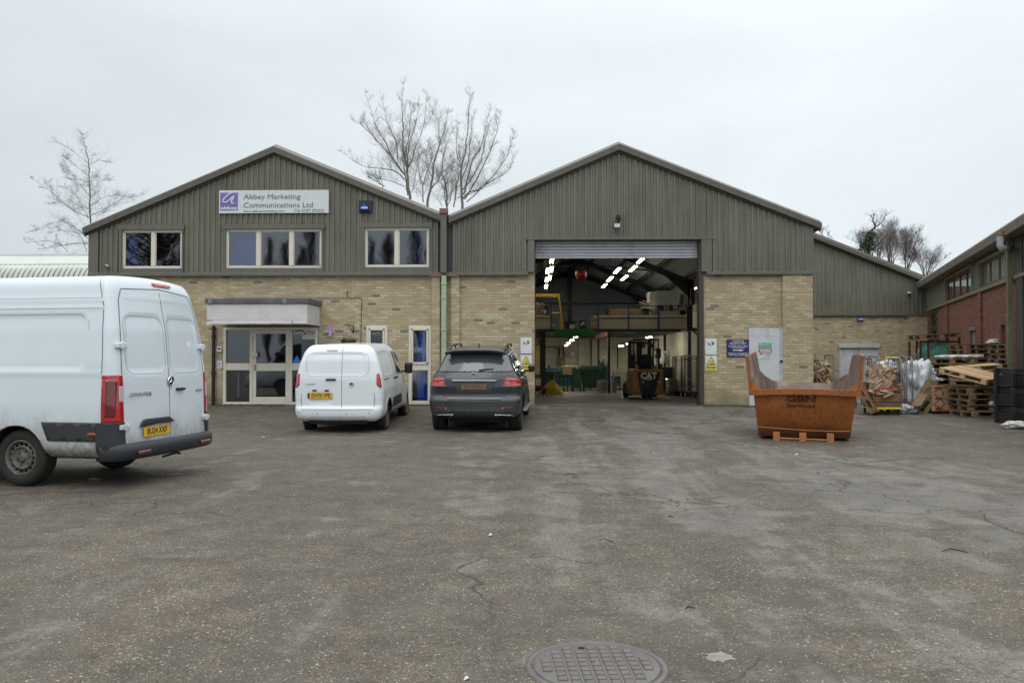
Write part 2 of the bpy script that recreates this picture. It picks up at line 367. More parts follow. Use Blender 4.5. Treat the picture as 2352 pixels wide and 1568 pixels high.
    rough=g.math('SUBTRACT',g.rng(fine,.3,.7,.62,.85),g.math('ADD',g.math('MULTIPLY',damp,.35),g.math('MULTIPLY',pud,.4)),clamp=True)
    g.l(rough,g.b.inputs['Roughness'])
    h=g.math('ADD',g.math('ADD',g.math('MULTIPLY',on1,g.math('SUBTRACT',.7,d1)),g.math('MULTIPLY',on2,g.math('MULTIPLY',g.math('SUBTRACT',.7,d2),.5))),g.math('SUBTRACT',g.math('MULTIPLY',fine,.5),g.math('MULTIPLY',cm,1.5)))
    h=g.math('MULTIPLY',h,g.math('SUBTRACT',1.0,g.math('MULTIPLY',pud,.9)))
    g.bump(h,.85,.016)
    return g.m
TARMAC=ground_mat()
def gz(x,y):return gh(x,y)+(noise.noise(Vector((x*.35,y*.35,0)))*.02*sst(0,3,abs(y-4.2)+1.5) if y<21.5 else 0)
def frange(a,b,d):
    n=max(1,round((b-a)/d));return [a+(b-a)*i/n for i in range(n+1)]
WXL,WXR=PX(1036,FY),PX(1867,FY)          # warehouse side walls
OXL=PX(206,FY)                              # office far corner
HALL_END=51.0
xs=sorted(set([-150,-90,-50,-30]+frange(-16,30,.5)+[40,60,100,150]+[WXR-.2,WXR-.1]))
ys=sorted(set([-150,-80,-40,-20,-8]+frange(-3,22,.5)+[22.34,22.44]+frange(23,60,1.5)+[51.5,51.6,80,110,160]))
mb=MB();vs=[];idx={}
for j,y in enumerate(ys):
    for i,x in enumerate(xs):
        inside=22.4<y<51.55 and OXL+.2<x<WXR-.15
        z=-.9 if inside else gh(x,y)
        if not inside and y<21.5:z+=(noise.noise(Vector((x*.35,y*.35,0)))*.02)*sst(0,3,abs(y-4.2)+1.5)
        vs.append((x,y,z))
nx=len(xs)
mb.add(vs,[(j*nx+i,j*nx+i+1,(j+1)*nx+i+1,(j+1)*nx+i) for j in range(len(ys)-1) for i in range(nx-1)],sm=True)
mb.build('ground',TARMAC,kind='structure')
FLOORM=mat('hall_concrete_floor',(.105,.10,.088),.6,var=.2,sc=1.2,dirt=(.06,.055,.048),dsc=.9,world=True)
mb=MB();mb.add([(WXL,FY-.02,.282),(WXR,FY-.02,.282),(WXR,51.2,fl(51.2)),(WXL,51.2,fl(51.2)),(WXL,FY-.02,-.1),(WXR,FY-.02,-.1)],[(0,1,2,3),(4,5,1,0)])
mb.build('hall_floor',FLOORM,kind='structure')

# ================================================================ wall and cladding builders
def cells(x0,x1,z0,z1,holes):
    bx=sorted(set([x0,x1]+[min(max(h[i],x0),x1) for h in holes for i in (0,1)]));out=[]
    for a,b in zip(bx,bx[1:]):
        if b-a<1e-6:continue
        m=(a+b)/2;iv=[(z0,z1)]
        for h in holes:
            if h[0]<m<h[1]:
                nv=[]
                for p,q in iv:
                    if h[3] <= p or h[2] >= q:nv.append((p,q));continue
                    if h[2]>p:nv.append((p,h[2]))
                    if h[3]<q:nv.append((h[3],q))
                iv=nv
        out+=[(a,b,p,q) for p,q in iv]
    return out
def wall(mb,x0,x1,z0,z1,holes,yf,yb):
    for a,b,p,q in cells(x0,x1,z0,z1,holes):mb.box(a,b,yf,yb,p,q)
    return mb
def corr(mb,x0,x1,zb,zt,holes,yf,per=.15,dep=.035,zf=None):
    prof=[];x=x0
    k=0
    while x<x1:
        for dx,d in ((0,0),(.32*per,0),(.44*per,1),(.86*per,1)):
            if x+dx<x1:prof.append((x+dx,d))
        x+=per
    prof.append((x1,0))
    def dep_at(xx):
        for (a,da),(b,db) in zip(prof,prof[1:]):
            if a <= xx <= b:return da+(db-da)*((xx-a)/max(1e-9,b-a))
        return 0
    xsx=sorted(set([p[0] for p in prof]+[h[i] for h in holes for i in (0,1) if x0<h[i]<x1]))
    for a,b in zip(xsx,xsx[1:]):
        if b-a<1e-5:continue
        m=(a+b)/2;ya=yf+dep*dep_at(a);yb2=yf+dep*dep_at(b)
        ta,tb=zt(a),zt(b)
        iv=[(zb,None)]
        hs=[h for h in holes if h[0]<m<h[1]]
        for h in sorted(hs,key=lambda h:h[2]):
            last=iv.pop()
            if h[2]>last[0]+1e-6:iv.append((last[0],h[2]))
            iv.append((h[3],None))
        for p,q in iv:
            qa,qb=(ta,tb) if q is None else (q,q)
            if qa <= p:continue
            mb.add([(a,ya,p),(b,yb2,p),(b,yb2,qb),(a,ya,qa)],[(0,1,2,3)])
    return mb
def line(p,q):
    def f(x):return p[1]+(q[1]-p[1])*(x-p[0])/(q[0]-p[0])
    return f
def verge(mb,a,b,y,h=.27):                 # bargeboard flashing along the slope a->b (x, z)
    sec=[(-h,-.05),(-h*.42,-.07),(0,.16),(0,.5),(-h,.5)]
    A=[(a[0],y+dy,a[1]+dz) for dz,dy in sec];B=[(b[0],y+dy,b[1]+dz) for dz,dy in sec];n=len(sec)
    mb.add(A+B,[tuple(range(n)),tuple(range(2*n-1,n-1,-1))]+[(i,n+i,n+(i+1) % n,(i+1) % n) for i in range(n)])
def xz(px,py,Y=FY):p=P(px,py,Y);return (p.x,p.z)
YV=FY-.10
def rect(px0,py0,px1,py1,Y=FY):
    a=P(px0,py1,Y);b=P(px1,py0,Y);return (a.x,b.x,a.z,b.z)

# ================================================================ office building
o_eL,o_rg,o_vl=xz(192,515,YV),xz(630,328,YV),xz(1022,489,YV)
off=thing('office_building','two storey buff brick and olive corrugated gable block with upper windows and the canopied entrance','building',((OXL+WXL)/2,FY+8,0))
W1=rect(275,520,423,627);W2=rect(514,518,744,627);W3=rect(831,515,990,627)
up1,up2,up3=rect(281,528,420,617),rect(519,526,740,616),rect(838,523,986,614)
zcb=xz(600,630)[1];ztl=lambda x:(line(o_eL,o_rg)(x) if x<o_rg[0] else line(o_rg,o_vl)(x))-.25
VX0,VX1=PX(1006,FY),PX(1040,FY)
EW=-.012
mb=corr(MB(),PX(228,FY),VX0,zcb+.03,ztl,[W1,W2,W3],FY-.035);mb.build('cladding',OLIVE,off)
d0=rect(510,748,730,931);sA=rect(840,748,889,928);sB=rect(938,748,990,928)
mb=wall(MB(),OXL,PX(991,FY),-.5,zcb+.1,[(d0[0],d0[1],-.6,d0[3]),(sA[0],sA[1],sA[2],sA[3]),(sB[0],sB[1],sB[2],sB[3])],FY+.06,FY+.3)
mb.box(PX(991,FY),PX(1010,FY),FY-.02,FY+.3,-.5,zcb+.025)          # pier by the valley
mb.box(PX(1010,FY),PX(1036,FY),FY+.10,FY+.3,-.5,zcb+.1)
mb.build('brick_wall',BUFF,off)
mb=MB();BK=FY+17                                                        # side, back, inner faces
mb.box(OXL,OXL+.25,FY+.301,BK,-.5,zcb+.1);mb.box(OXL+.25,WXL-.06,BK-.25,BK,-.5,zcb)
mb.build('side_wall',BUFF,off)
mb=MB();mb.box(OXL+.02,OXL+.12,FY+.06,BK,zcb+.1,o_eL[1]-.1)
mb.prism([(OXL+.02,BK-.2,zcb),(WXL-.06,BK-.2,zcb),(WXL-.06,BK-.2,o_vl[1]-.1),(o_rg[0],BK-.2,o_rg[1]-.1),(OXL+.02,BK-.2,o_eL[1]-.1)],(0,.1,0))
mb.build('rear_cladding',OLIVE,off)
mb=MB()
for a,b in ((o_eL,o_rg),(o_rg,o_vl)):
    mb.prism([(a[0],YV+.2,a[1]),(b[0],YV+.2,b[1]),(b[0],YV+.2,b[1]-.13),(a[0],YV+.2,a[1]-.13)],(0,17.3,0))
mb.build('roof',VERGE,off)
mb=MB();verge(mb,o_eL,o_rg,YV);verge(mb,o_rg,o_vl,YV);mb.build('verge_trim',VERGE,off)
mb=MB()
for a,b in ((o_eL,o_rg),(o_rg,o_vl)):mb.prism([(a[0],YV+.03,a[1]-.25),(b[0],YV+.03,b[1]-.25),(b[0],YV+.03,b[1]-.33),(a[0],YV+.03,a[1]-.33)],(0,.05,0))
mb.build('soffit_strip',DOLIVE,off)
mb=MB();mb.box(OXL-.05,VX1-.1,FY-.075,FY+.04,zcb-.055,zcb+.04);mb.build('drip_trim',OLIVE_TRIM,off,bevel=.012)
a=rect(206,518,228,625);mb=MB();mb.box(OXL-.04,a[1],FY-.05,FY+.1,zcb+.04,ztl(a[0])+.02)
for w,u in ((W1,up1),(W2,up2),(W3,up3)):
    mb.box(w[0]-.03,w[1]+.03,FY-.07,FY+.06,u[3],w[3]+.04)
    mb.box(w[0]-.0,u[0],FY-.065,FY+.06,zcb+.04,u[3]);mb.box(u[1],w[1],FY-.065,FY+.06,zcb+.04,u[3])
    mb.box(u[0],u[1],FY-.058,FY+.06,zcb+.04,u[2])
mb.build('window_surround',OLIVE_TRIM,off)
def fixings(name,parent,xs_,z_,y=FY-.062):
    mb=MB()
    for x in xs_:mb.cyl((x,y,z_(x) if callable(z_) else z_),(x,y+.012,z_(x) if callable(z_) else z_),.012,5)
    mb.build(name,BLACK,parent)
zr_=xz(600,512)[1]
fixings('fixing_row',off,[x for x in frange(PX(240,FY),VX0-.1,.3)],zr_,FY-.04)
def window(parent,r,splits,y,fw=.055,hb=(),gm=GLASS,name='window',fm=None):
    x0,x1,z0,z1=r;mb=MB();d=.07
    mb.box(x0,x1,y,y+d,z0,z0+fw);mb.box(x0,x1,y,y+d,z1-fw,z1)
    cx_=[x0]+[PX(s,y) for s in splits]+[x1]
    mb.box(x0,x0+fw,y,y+d,z0+fw,z1-fw);mb.box(x1-fw,x1,y,y+d,z0+fw,z1-fw)
    for s in cx_[1:-1]:mb.box(s-fw*.95,s+fw*.95,y-.004,y+d,z0+fw,z1-fw)
    for zz,t in hb:mb.box(x0+fw,x1-fw,y+.004,y+d,zz-t/2,zz+t/2)
    w=mb.build(name,fm or CREAM,parent,bevel=.006)
    for a,b in zip(cx_,cx_[1:]):MB().add([(a+.02,y+.035,z0+.02),(b-.02,y+.035,z0+.02),(b-.02,y+.035,z1-.02),(a+.02,y+.035,z1-.02)],[(0,1,2,3)]).build('glass',gm,w)
    # slim inner sashes
    for a,b in zip(cx_,cx_[1:]):
        q=MB();a2,b2=a+fw,b-fw
        for (u0,u1,v0,v1) in ((a2,a2+.018,z0+fw,z1-fw),(b2-.018,b2,z0+fw,z1-fw),(a2,b2,z0+fw,z0+fw+.018),(a2,b2,z1-fw-.018,z1-fw)):q.box(u0,u1,y+.018,y+.05,v0,v1)
        q.build('sash',CREAM if fm is None else fm,w)
    return w
window(off,up1,[350],FY-.0);window(off,up2,[592,668],FY-.0,gm=GLASS2);window(off,up3,[911],FY-.0,gm=GLASS2)
# ground floor slim windows
for r in (sA,sB):
    zm=xz(960,843)[1];w=window(off,r,[],FY+.03,.075,[(zm,.17)])
    x0,x1,z0,z1=r;mb=MB()
    zz=zm+.085
    for (u0,u1,v0,v1) in ((x0+.075,x0+.125,zz,z1-.075),(x1-.125,x1-.075,zz,z1-.075),(x0+.075,x1-.075,zz,zz+.05),(x0+.075,x1-.075,z1-.125,z1-.075)):mb.box(u0,u1,FY+.0,FY+.05,v0,v1)
    mb.build('casement',CREAM,w,bevel=.006)
    mb=MB();mb.box(x0-.0,x1+.0,FY+.02,FY+.1,-.4,z0-.001);mb.build('brick_apron',BUFF,off)
# entrance screen and door
ent=MB();x0,x1,z0,z1=rect(511,751,729,928);y=FY+.03;fw=.075
xd0,xd1=PX(576,FY),PX(667,FY);zm0,zm1=xz(600,850)[1],xz(600,834)[1]
ent.box(x0,x1,y,y+.09,z1-fw,z1);ent.box(x0,x1,y,y+.09,z0,z0+.06)
for x in (x0,xd0-.04,xd1-.04,x1-fw):ent.box(x,x+fw,y-.005,y+.09,z0+.06,z1-fw)
for a,b in ((x0+fw,xd0-.04),(xd1+.035,x1-fw)):ent.box(a,b,y,y+.08,zm0,zm1)
es=ent.build('entrance_screen',CREAM,off,bevel=.006)
for a,b in ((x0+.03,xd0-.02),(xd1+.01,x1-.03)):MB().add([(a,y+.05,z0+.05),(b,y+.05,z0+.05),(b,y+.05,z1-.03),(a,y+.05,z1-.03)],[(0,1,2,3)]).build('glass',GLASS,es)
dr=MB();a,b=xd0+.036,xd1-.041;zt=z1-fw-.004;sw=.10
dr.box(a,a+sw,y+.005,y+.06,z0+.065,zt);dr.box(b-sw,b,y+.005,y+.06,z0+.065,zt)
dr.box(a+sw,b-sw,y+.005,y+.06,z0+.065,z0+.20);dr.box(a+sw,b-sw,y+.005,y+.06,zt-.1,zt);dr.box(a+sw,b-sw,y+.005,y+.06,zm0-.02,zm1)
dd=dr.build('entrance_door',CREAM,off,bevel=.006)
g=MB();g.add([(a+.05,y+.03,z0+.1),(b-.05,y+.03,z0+.1),(b-.05,y+.03,zt-.05),(a+.05,y+.03,zt-.05)],[(0,1,2,3)]);g.build('glass',GLASS,dd)
h=MB();hx=a+.06;hz=xz(590,842)[1];h.lathe([(.001,-.035),(.075,-.03),(.085,0),(.075,.03),(.001,.035)],16,Matrix.Translation((hx+.03,y-.06,hz+.33)) @ Matrix.Rotation(R(90),4,'X'));h.box(hx-.02,hx+.03,y-.06,y+.01,hz+.28,hz+.38)
h.build('door_pull',CREAM,dd);h=MB();h.box(hx-.005,hx+.035,y-.03,y+.006,hz-.1,hz+.06);h.build('lock_plate',STEEL,dd,bevel=.008)
mb=MB();mb.box(x0-.06,x1+.06,FY-.05,FY+.12,z0-.05,z0-.002);mb.build('threshold',STEEL,off)
# canopy
YC=21.03;CAN=mat('canopy_fascia_paint',(.60,.58,.58),.55,var=.06,dirt=(.44,.40,.39),dsc=1.6,dlo=.55,dhi=.85,bump=.12)
c=rect(475,697,705.5,737,YC);mb=MB();mb.box(c[0],c[1],YC,FY+.055,c[2]+.01,c[3]);can=mb.build('canopy',CAN,off,bevel=.01)
mb=MB();mb.box(c[0]-.04,c[1]+.05,YC-.05,FY+.056,c[3]+.002,c[3]+.135);mb.build('roof_edge',mat('lead_grey_edge',(.09,.095,.105),.5,dirt=(.2,.21,.22),dsc=1.5),can,bevel=.012)
mb=MB()
for i in range(14):                                                            # split, peeling bottom strip of the fascia
    x_a=c[0]+(c[1]-c[0])*i/14;x_b=c[0]+(c[1]-c[0])*(i+1)/14-(.02 if i==11 else 0)
    dz=random.uniform(-.006,.006)-(.03 if i==0 else 0);t=random.uniform(0,.012)
    mb.add([(x_a,YC-.012-t,c[2]-.075+dz),(x_b,YC-.012,c[2]-.075+random.uniform(-.004,.004)),(x_b,YC-.006,c[2]+.015),(x_a,YC-.006,c[2]+.015+dz),(x_a,YC+.02,c[2]-.075+dz),(x_b,YC+.02,c[2]-.075)],[(0,1,2,3),(0,4,5,1)])
mb.box(c[1]-.004,c[1]+.012,YC,FY+.05,c[2]-.085,c[2]+.012);mb.build('drip_board',CAN,can)
mb=MB()
for px in (483,654):xx=PX(px,YC);mb.box(xx-.045,xx+.045,YC-.056,YC-.048,c[3]+.004,c[3]+.137)
mb.build('joint_clip',mat('pale_lead',(.20,.22,.25),.5),can)
# inside the office: floor slab, partition, dim fittings
INW=mat('office_inner_wall',(.22,.23,.24),.8,world=True);
mb=MB();mb.box(OXL+.3,VX0,FY+4.4,FY+4.5,-.4,o_vl[1]-.3);mb.box(OXL+.3,VX0,FY+.35,FY+4.4,3.0,3.15);mb.box(OXL+.3,VX0,FY+.35,FY+4.4,.2,.27);mb.box(OXL+.3,VX0,FY+.35,FY+4.4,5.1,5.14)
mb.box(PX(745,FY),PX(748,FY),FY+.31,FY+4.4,.27,3.0);mb.box(PX(500,FY),PX(504,FY),FY+.31,FY+4.4,.27,3.0)
mb.box(PX(470,FY),PX(472,FY),FY+.31,FY+4.4,3.15,5.75);mb.box(PX(790,FY),PX(792,FY),FY+.31,FY+4.4,3.15,5.75)
mb.build('inner_partition',INW,off)
# valley: hopper, grey and green downpipe
dp=thing('downpipe','square rainwater pipe between the gables, grey above, pale green below, rusty hopper','downpipe',(PX(1020,FY),FY-.1,.2))
GREENP=mat('pale_green_paint',(.34,.44,.28),.5,var=.08,dirt=(.25,.33,.2));RUST=mat('rusty_metal',(.20,.12,.09),.7,.3,var=.2)
r=rect(1013,492,1027,628);MB().box(r[0],r[1],FY-.16,FY-.04,r[2],r[3]).build('upper_pipe',OLIVE_TRIM,dp,bevel=.008)
r=rect(1014.5,634,1026,940);mb=MB();mb.box(r[0],r[1],FY-.13,FY-.03,r[2],r[3])
for zz in (r[3]-.25,r[3]-.62,r[3]-1.5,r[3]-2.4):mb.box(r[0]-.012,r[1]+.012,FY-.142,FY-.03,zz,zz+.06)
mb.build('lower_pipe',GREENP,dp,bevel=.006)
r=rect(1011,481,1030,493);mb=MB();mb.box(r[0],r[1],FY-.2,FY-.03,r[2],r[3]);mb.build('hopper',RUST,dp,bevel=.01)
r=rect(1012,627,1028,635);MB().box(r[0]-.3,r[1]+.3,FY-.085,FY-.076,r[2],r[3]-.02).build('rusty_bracket',RUST,dp)
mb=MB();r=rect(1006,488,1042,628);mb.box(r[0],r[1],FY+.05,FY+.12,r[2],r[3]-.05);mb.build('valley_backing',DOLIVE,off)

# ================================================================ warehouse
wh=thing('warehouse','large buff brick and olive corrugated gable hall with its roller shutter raised','building',(2.6,FY+14,0))
w_vl,w_rg,w_eR=xz(1031,490,YV),xz(1422,322,YV),xz(1886,503,YV)
wt=lambda x:(line(w_vl,w_rg)(x) if x<w_rg[0] else line(w_rg,w_eR)(x))
ztw=lambda x:wt(x)-.25
op=rect(1228,550,1610,932);ow=rect(1213,545,1634,630)
corr(MB(),VX1,PX(1849,FY),zcb+.03,ztw,[(ow[0],ow[1],-1,ow[3])],FY-.035).build('cladding',OLIVE,wh)
fd=rect(1722,752,1798,936)
mb=wall(MB(),PX(1055,FY),op[0],-.5,zcb+.1,[],FY+.06,FY+.3)
mb.box(PX(1036,FY),PX(1055,FY),FY-.02,FY+.3,-.5,zcb+.025);mb.build('brick_wall',BUFF,wh)
mb=wall(MB(),op[1],PX(1798,FY),-.5,zcb+.1,[(fd[0],fd[1],-.6,fd[3])],FY+.06,FY+.3);mb.box(PX(1798,FY),WXR,FY-.035,FY+.3,-.5,zcb+.025)
mb.build('brick_wall',BUFF,wh)
mb=MB();mb.box(WXR-.25,WXR,FY+.3,HALL_END,-.5,zcb+.1);mb.box(WXL-.05,WXL+.05,FY+.3,HALL_END,-.5,zcb+.1);mb.build('side_wall',BUFF,wh)
mb=MB();mb.box(WXR-.10,WXR-.02,FY+.06,HALL_END,zcb+.1,wt(WXR)-.1);mb.box(WXL-.03,WXL+.03,FY+.06,HALL_END,zcb+.1,wt(WXL)-.1);mb.build('upper_side_cladding',OLIVE,wh)
mb=MB()
for a,b in ((w_vl,w_rg),(w_rg,w_eR)):mb.prism([(a[0],YV+.2,a[1]),(b[0],YV+.2,b[1]),(b[0],YV+.2,b[1]-.12),(a[0],YV+.2,a[1]-.12)],(0,HALL_END-YV,0))
mb.build('roof',VERGE,wh)
mb=MB();verge(mb,w_vl,w_rg,YV);verge(mb,w_rg,w_eR,YV);mb.build('verge_trim',VERGE,wh)
mb=MB()
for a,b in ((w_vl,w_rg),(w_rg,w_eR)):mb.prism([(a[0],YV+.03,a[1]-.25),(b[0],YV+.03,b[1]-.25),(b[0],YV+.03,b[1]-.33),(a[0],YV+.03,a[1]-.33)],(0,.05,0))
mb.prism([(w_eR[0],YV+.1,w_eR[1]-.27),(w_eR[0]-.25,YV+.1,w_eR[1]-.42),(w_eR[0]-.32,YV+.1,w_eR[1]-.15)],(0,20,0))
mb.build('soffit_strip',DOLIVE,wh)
mb=MB();mb.box(VX1-.1,ow[0],FY-.075,FY+.04,zcb-.055,zcb+.04);mb.box(ow[1]-.15,WXR+.02,FY-.075,FY+.04,zcb-.055,zcb+.04);mb.build('drip_trim',OLIVE_TRIM,wh,bevel=.012)
mb=MB();mb.box(ow[0]-.05,ow[1]+.05,FY-.08,FY+.3,op[3],op[3]+.075);mb.box(ow[0],op[0],FY-.07,FY+.305,zcb+.04,op[3]);mb.box(op[1],ow[1],FY-.07,FY+.305,zcb+.04,op[3])
mb.box(PX(1849,FY),WXR+.02,FY-.055,FY+.06,zcb+.04,ztw(WXR)+.03);mb.build('opening_trim',OLIVE_TRIM,wh)
mb=MB();r=rect(1609,630,1616,930);mb.box(r[0]-.02,r[1],FY+.0,FY+.35,.2,op[3]);r=rect(1226,630,1230,930);mb.box(r[0],r[1],FY+.2,FY+.4,.2,op[3]);mb.build('shutter_guide',mat('brown_steel',(.07,.06,.055),.6,.4),wh)
# roller shutter: lowest slats hanging below the drum
sh=MB();s0=xz(1400,591)[1];zt_=op[3]-.003;z=s0+.06;ya=FY+.26;sx0,sx1=op[0]+.015,op[1]-.02
rows=[]
while z<zt_:
    z2=min(zt_,z+.085);sh.add([(sx0,ya,z),(sx1,ya,z),(sx1,ya-.016,z+.02),(sx0,ya-.016,z+.02),(sx1,ya-.016,z2-.012),(sx0,ya-.016,z2-.012),(sx1,ya,z2),(sx0,ya,z2)],[(0,1,2,3),(3,2,4,5),(5,4,6,7)]);z=z2
SHUT=mat('shutter_slats',(.42,.44,.47),.4,.35,var=.08,dirt=(.25,.25,.25),dsc=1.5,world=True)
so=sh.build('roller_shutter',SHUT,wh);mb=MB();mb.box(sx0,sx1,ya-.03,ya+.03,s0-.0,s0+.058);mb.build('bottom_rail',SHUT,so,bevel=.008)
# fire exit door
GREYD=mat('grey_door_paint',(.54,.58,.62),.5,var=.06,dirt=(.3,.32,.33),dsc=2)
mb=MB();mb.box(fd[0],fd[1]-.06,FY+.03,FY+.09,.15,fd[3]-.012);fdo=mb.build('fire_door',GREYD,wh,bevel=.006)
mb=MB();mb.box(fd[1]-.058,fd[1]+.0,FY+.005,FY+.1,.15,fd[3]);mb.build('door_jamb',mat('pale_frame',(.46,.49,.50),.5),wh)
mb=MB()
for i in range(9):mb.cyl((fd[1]-.09,FY+.022,.5+i*.23),(fd[1]-.09,FY+.03,.5+i*.23),.012,6)
for i in range(4):mb.cyl((fd[0]+.1+i*.2,FY+.022,fd[3]-.06),(fd[0]+.1+i*.2,FY+.03,fd[3]-.06),.012,6)
mb.build('stud',STEEL,fdo);MB().box(fd[1]-.075,fd[1]-.02,FY-.03,FY+.03,1.45,1.5).build('latch',BLACK,fdo)
fixings('fixing_row',wh,[x for x in frange(VX1+.3,PX(1849,FY)-.1,.3)],xz(1300,622)[1],FY-.04)
fixings('screw_row',wh,[x for x in frange(VX1+.3,PX(1849,FY)-.1,.3)],xz(1300,497)[1],FY-.04)
# inner hall: lining, purlins, frames, end wall
LIN=mat('roof_lining',(.50,.52,.50),.6,var=.12,sc=.7,world=True);ENDW=mat('gable_lining',(.20,.235,.24),.6,var=.08,world=True)
mb=MB()
for a,b in ((w_vl,w_rg),(w_rg,w_eR)):
    n=1
    q0=[(a[0],FY+.35,a[1]-.2),(b[0],FY+.35,b[1]-.2),(b[0],HALL_END,b[1]-.2),(a[0],HALL_END,a[1]-.2)]
    mb.add(q0,[(0,1,2,3)])
mb.build('roof_lining',LIN,wh)
ROOFL=mat('rooflight_sheet',(.55,.60,.58),.4,var=.1)
mb=MB();DG=MB()
for k,yy in enumerate(frange(FY+1,HALL_END-1,1.0)):
    for a,b in ((w_vl,w_rg),(w_rg,w_eR)):
        DG.add([(a[0],yy,a[1]-.206),(b[0],yy,b[1]-.206),(b[0],yy+.025,b[1]-.206),(a[0],yy+.025,a[1]-.206)],[(0,1,2,3)])
DG.build('lining_joints',DSTEEL,wh)
for yy in (25,31.5,40,47):
    for (a,b,t0,t1) in ((w_vl,w_rg,.35,.8),(w_rg,w_eR,.15,.5)):
        p=[a[0]+(b[0]-a[0])*t for t in (t0,t1)];q=[a[1]+(b[1]-a[1])*t-.212 for t in (t0,t1)]
        MB().add([(p[0],yy,q[0]),(p[1],yy,q[1]),(p[1],yy+.9,q[1]),(p[0],yy+.9,q[0])],[(0,1,2,3)]).build('rooflight',ROOFL,wh)
mb=MB()
for a,b,ts in ((w_vl,w_rg,(.12,.36,.6,.84)),(w_rg,w_eR,(.16,.4,.64,.86))):
    for t in ts:
        x_,z_=a[0]+(b[0]-a[0])*t,a[1]+(b[1]-a[1])*t-.2;MB().box(x_-.04,x_+.04,FY+.4,HALL_END-.1,z_-.17,z_).build('purlin',DSTEEL,wh)
for yy in (23.3,30.3,37.6,44.6,50.8):
    mb=MB()
    for a,b in ((w_vl,w_rg),(w_rg,w_eR)):
        eave=a if a is w_vl else b;ex=WXL+.12 if a is w_vl else WXR-.3
        def pt(x,dz):return (x,yy,wt(x)-dz)
        xa,xb=(ex,w_rg[0]) if a is w_vl else (w_rg[0],ex)
        mb.prism([pt(xa,.37),pt(xb,.37),pt(xb,.66),pt(xa,.66)],(0,.16,0))
        hx=ex+(1.3 if a is w_vl else -1.3);mb.prism([pt(ex,.6),pt(hx,.6),(ex,yy,wt(ex)-1.25)],(0,.12,0))
        mb.box(ex-.15,ex+.15,yy,yy+.16,fl(yy)-.3,wt(ex)-.36)
    mb.prism([(w_rg[0]-.9,yy,wt(w_rg[0]-.9)-.6),(w_rg[0],yy,w_rg[1]-.6),(w_rg[0]+.9,yy,wt(w_rg[0]+.9)-.6),(w_rg[0],yy,w_rg[1]-.95)],(0,.12,0));mb.build('portal_frame',DSTEEL,wh)
mb=MB();mb.tube([(w_rg[0],44.6,w_rg[1]-.8),(w_rg[0]+3.6,37.7,wt(w_rg[0]+3.6)-.5)],.05,6);mb.tube([(w_rg[0],44.6,w_rg[1]-.8),(w_rg[0]-3.6,37.7,wt(w_rg[0]-3.6)-.5)],.05,6)
mb.build('roof_brace',DSTEEL,wh)
zd=2.72                                                                       # mezzanine deck
BLOCK=mat('cream_blockwork',(.62,.58,.45),.8,var=.06,world=True)
cb=brick('cream_block',[(0,(.58,.54,.42)),(.4,(.62,.58,.45)),(.7,(.60,.55,.44))],(.5,.46,.37),.45,.225,.012,stain=(.45,.38,.28),stamt=.3)
mb=MB();mb.box(WXL+.06,WXR-.26,HALL_END-.2,HALL_END,-.6,zd+.3);mb.box(PX(1487,HALL_END-.4)-.35,PX(1487,HALL_END-.4),HALL_END-.4,HALL_END-.2,-.6,zd)
mb.box(PX(1329,HALL_END-.3),PX(1342,HALL_END-.3),HALL_END-.35,HALL_END-.2,-.6,zd)
mb.box(WXR-.32,WXR-.252,FY+.32,HALL_END-.2,-.5,3.6);mb.box(WXL+.052,WXL+.1,FY+.32,HALL_END-.2,-.5,3.6)
mb.build('inner_block_wall',cb,wh)
mb=MB();mb.prism([(WXL,HALL_END-.1,zd+.3),(WXR-.1,HALL_END-.1,zd+.3),(WXR-.1,HALL_END-.1,wt(WXR-.1)-.2),(w_rg[0],HALL_END-.1,w_rg[1]-.2),(WXL,HALL_END-.1,wt(WXL)-.2)],(0,.1,0))
for x in frange(WXL+.5,WXR-.6,1.0):mb.box(x,x+.02,HALL_END-.115,HALL_END-.1,zd+.3,wt(x)-.3)
mb.build('gable_lining',ENDW,wh)
mb=MB();xc=PX(1309,50.5);mb.box(xc-.12,xc+.12,50.55,50.75,zd,wt(xc)-.4);mb.box(WXL,WXR-.3,50.6,50.7,4.85,4.95);mb.build('gable_post',DSTEEL,wh)

# ================================================================ rear range with its single slope roof
RY=39.2
rr=thing('rear_range','further back olive clad building on buff brick with a falling roofline and pale double door','building',(15,RY+6,0))
rx0,rx1=WXR,PX(2131,RY);r_a,r_b=xz(1868,533,RY-.2),xz(2142,640,RY-.2)
rt=line(r_a,r_b);zrb=xz(2000,720,RY)[1]
corr(MB(),rx0,PX(2117,RY),zrb,lambda x:rt(x)-.24,[],RY-.035,.2,.035).build('cladding',OLIVE,rr)
dd_=rect(1929,794,2019,888,RY)
mb=wall(MB(),rx0,rx1,-.5,zrb,[(dd_[0],dd_[1],-.6,dd_[3])],RY+.06,RY+.3);mb.box(PX(2086,RY),rx1,RY-.02,RY+.06,-.5,zrb);mb.build('brick_wall',BUFF,rr)
mb=MB();xl=w_rg[0]+2.0;mb.prism([(rx0-4,RY-.2,rt(rx0-4)),(r_b[0],RY-.2,r_b[1]),(r_b[0],RY-.2,r_b[1]-.12),(rx0-4,RY-.2,rt(rx0-4)-.12)],(0,11.5,0));mb.build('roof',VERGE,rr)
mb=MB();verge(mb,(rx0,rt(rx0)),r_b,RY-.25,.3);mb.build('verge_trim',VERGE,rr)
mb=MB();mb.prism([(rx0,RY-.12,rt(rx0)-.28),(r_b[0],RY-.12,r_b[1]-.28),(r_b[0],RY-.12,r_b[1]-.38),(rx0,RY-.12,rt(rx0)-.38)],(0,.08,0));mb.build('soffit_strip',DOLIVE,rr)
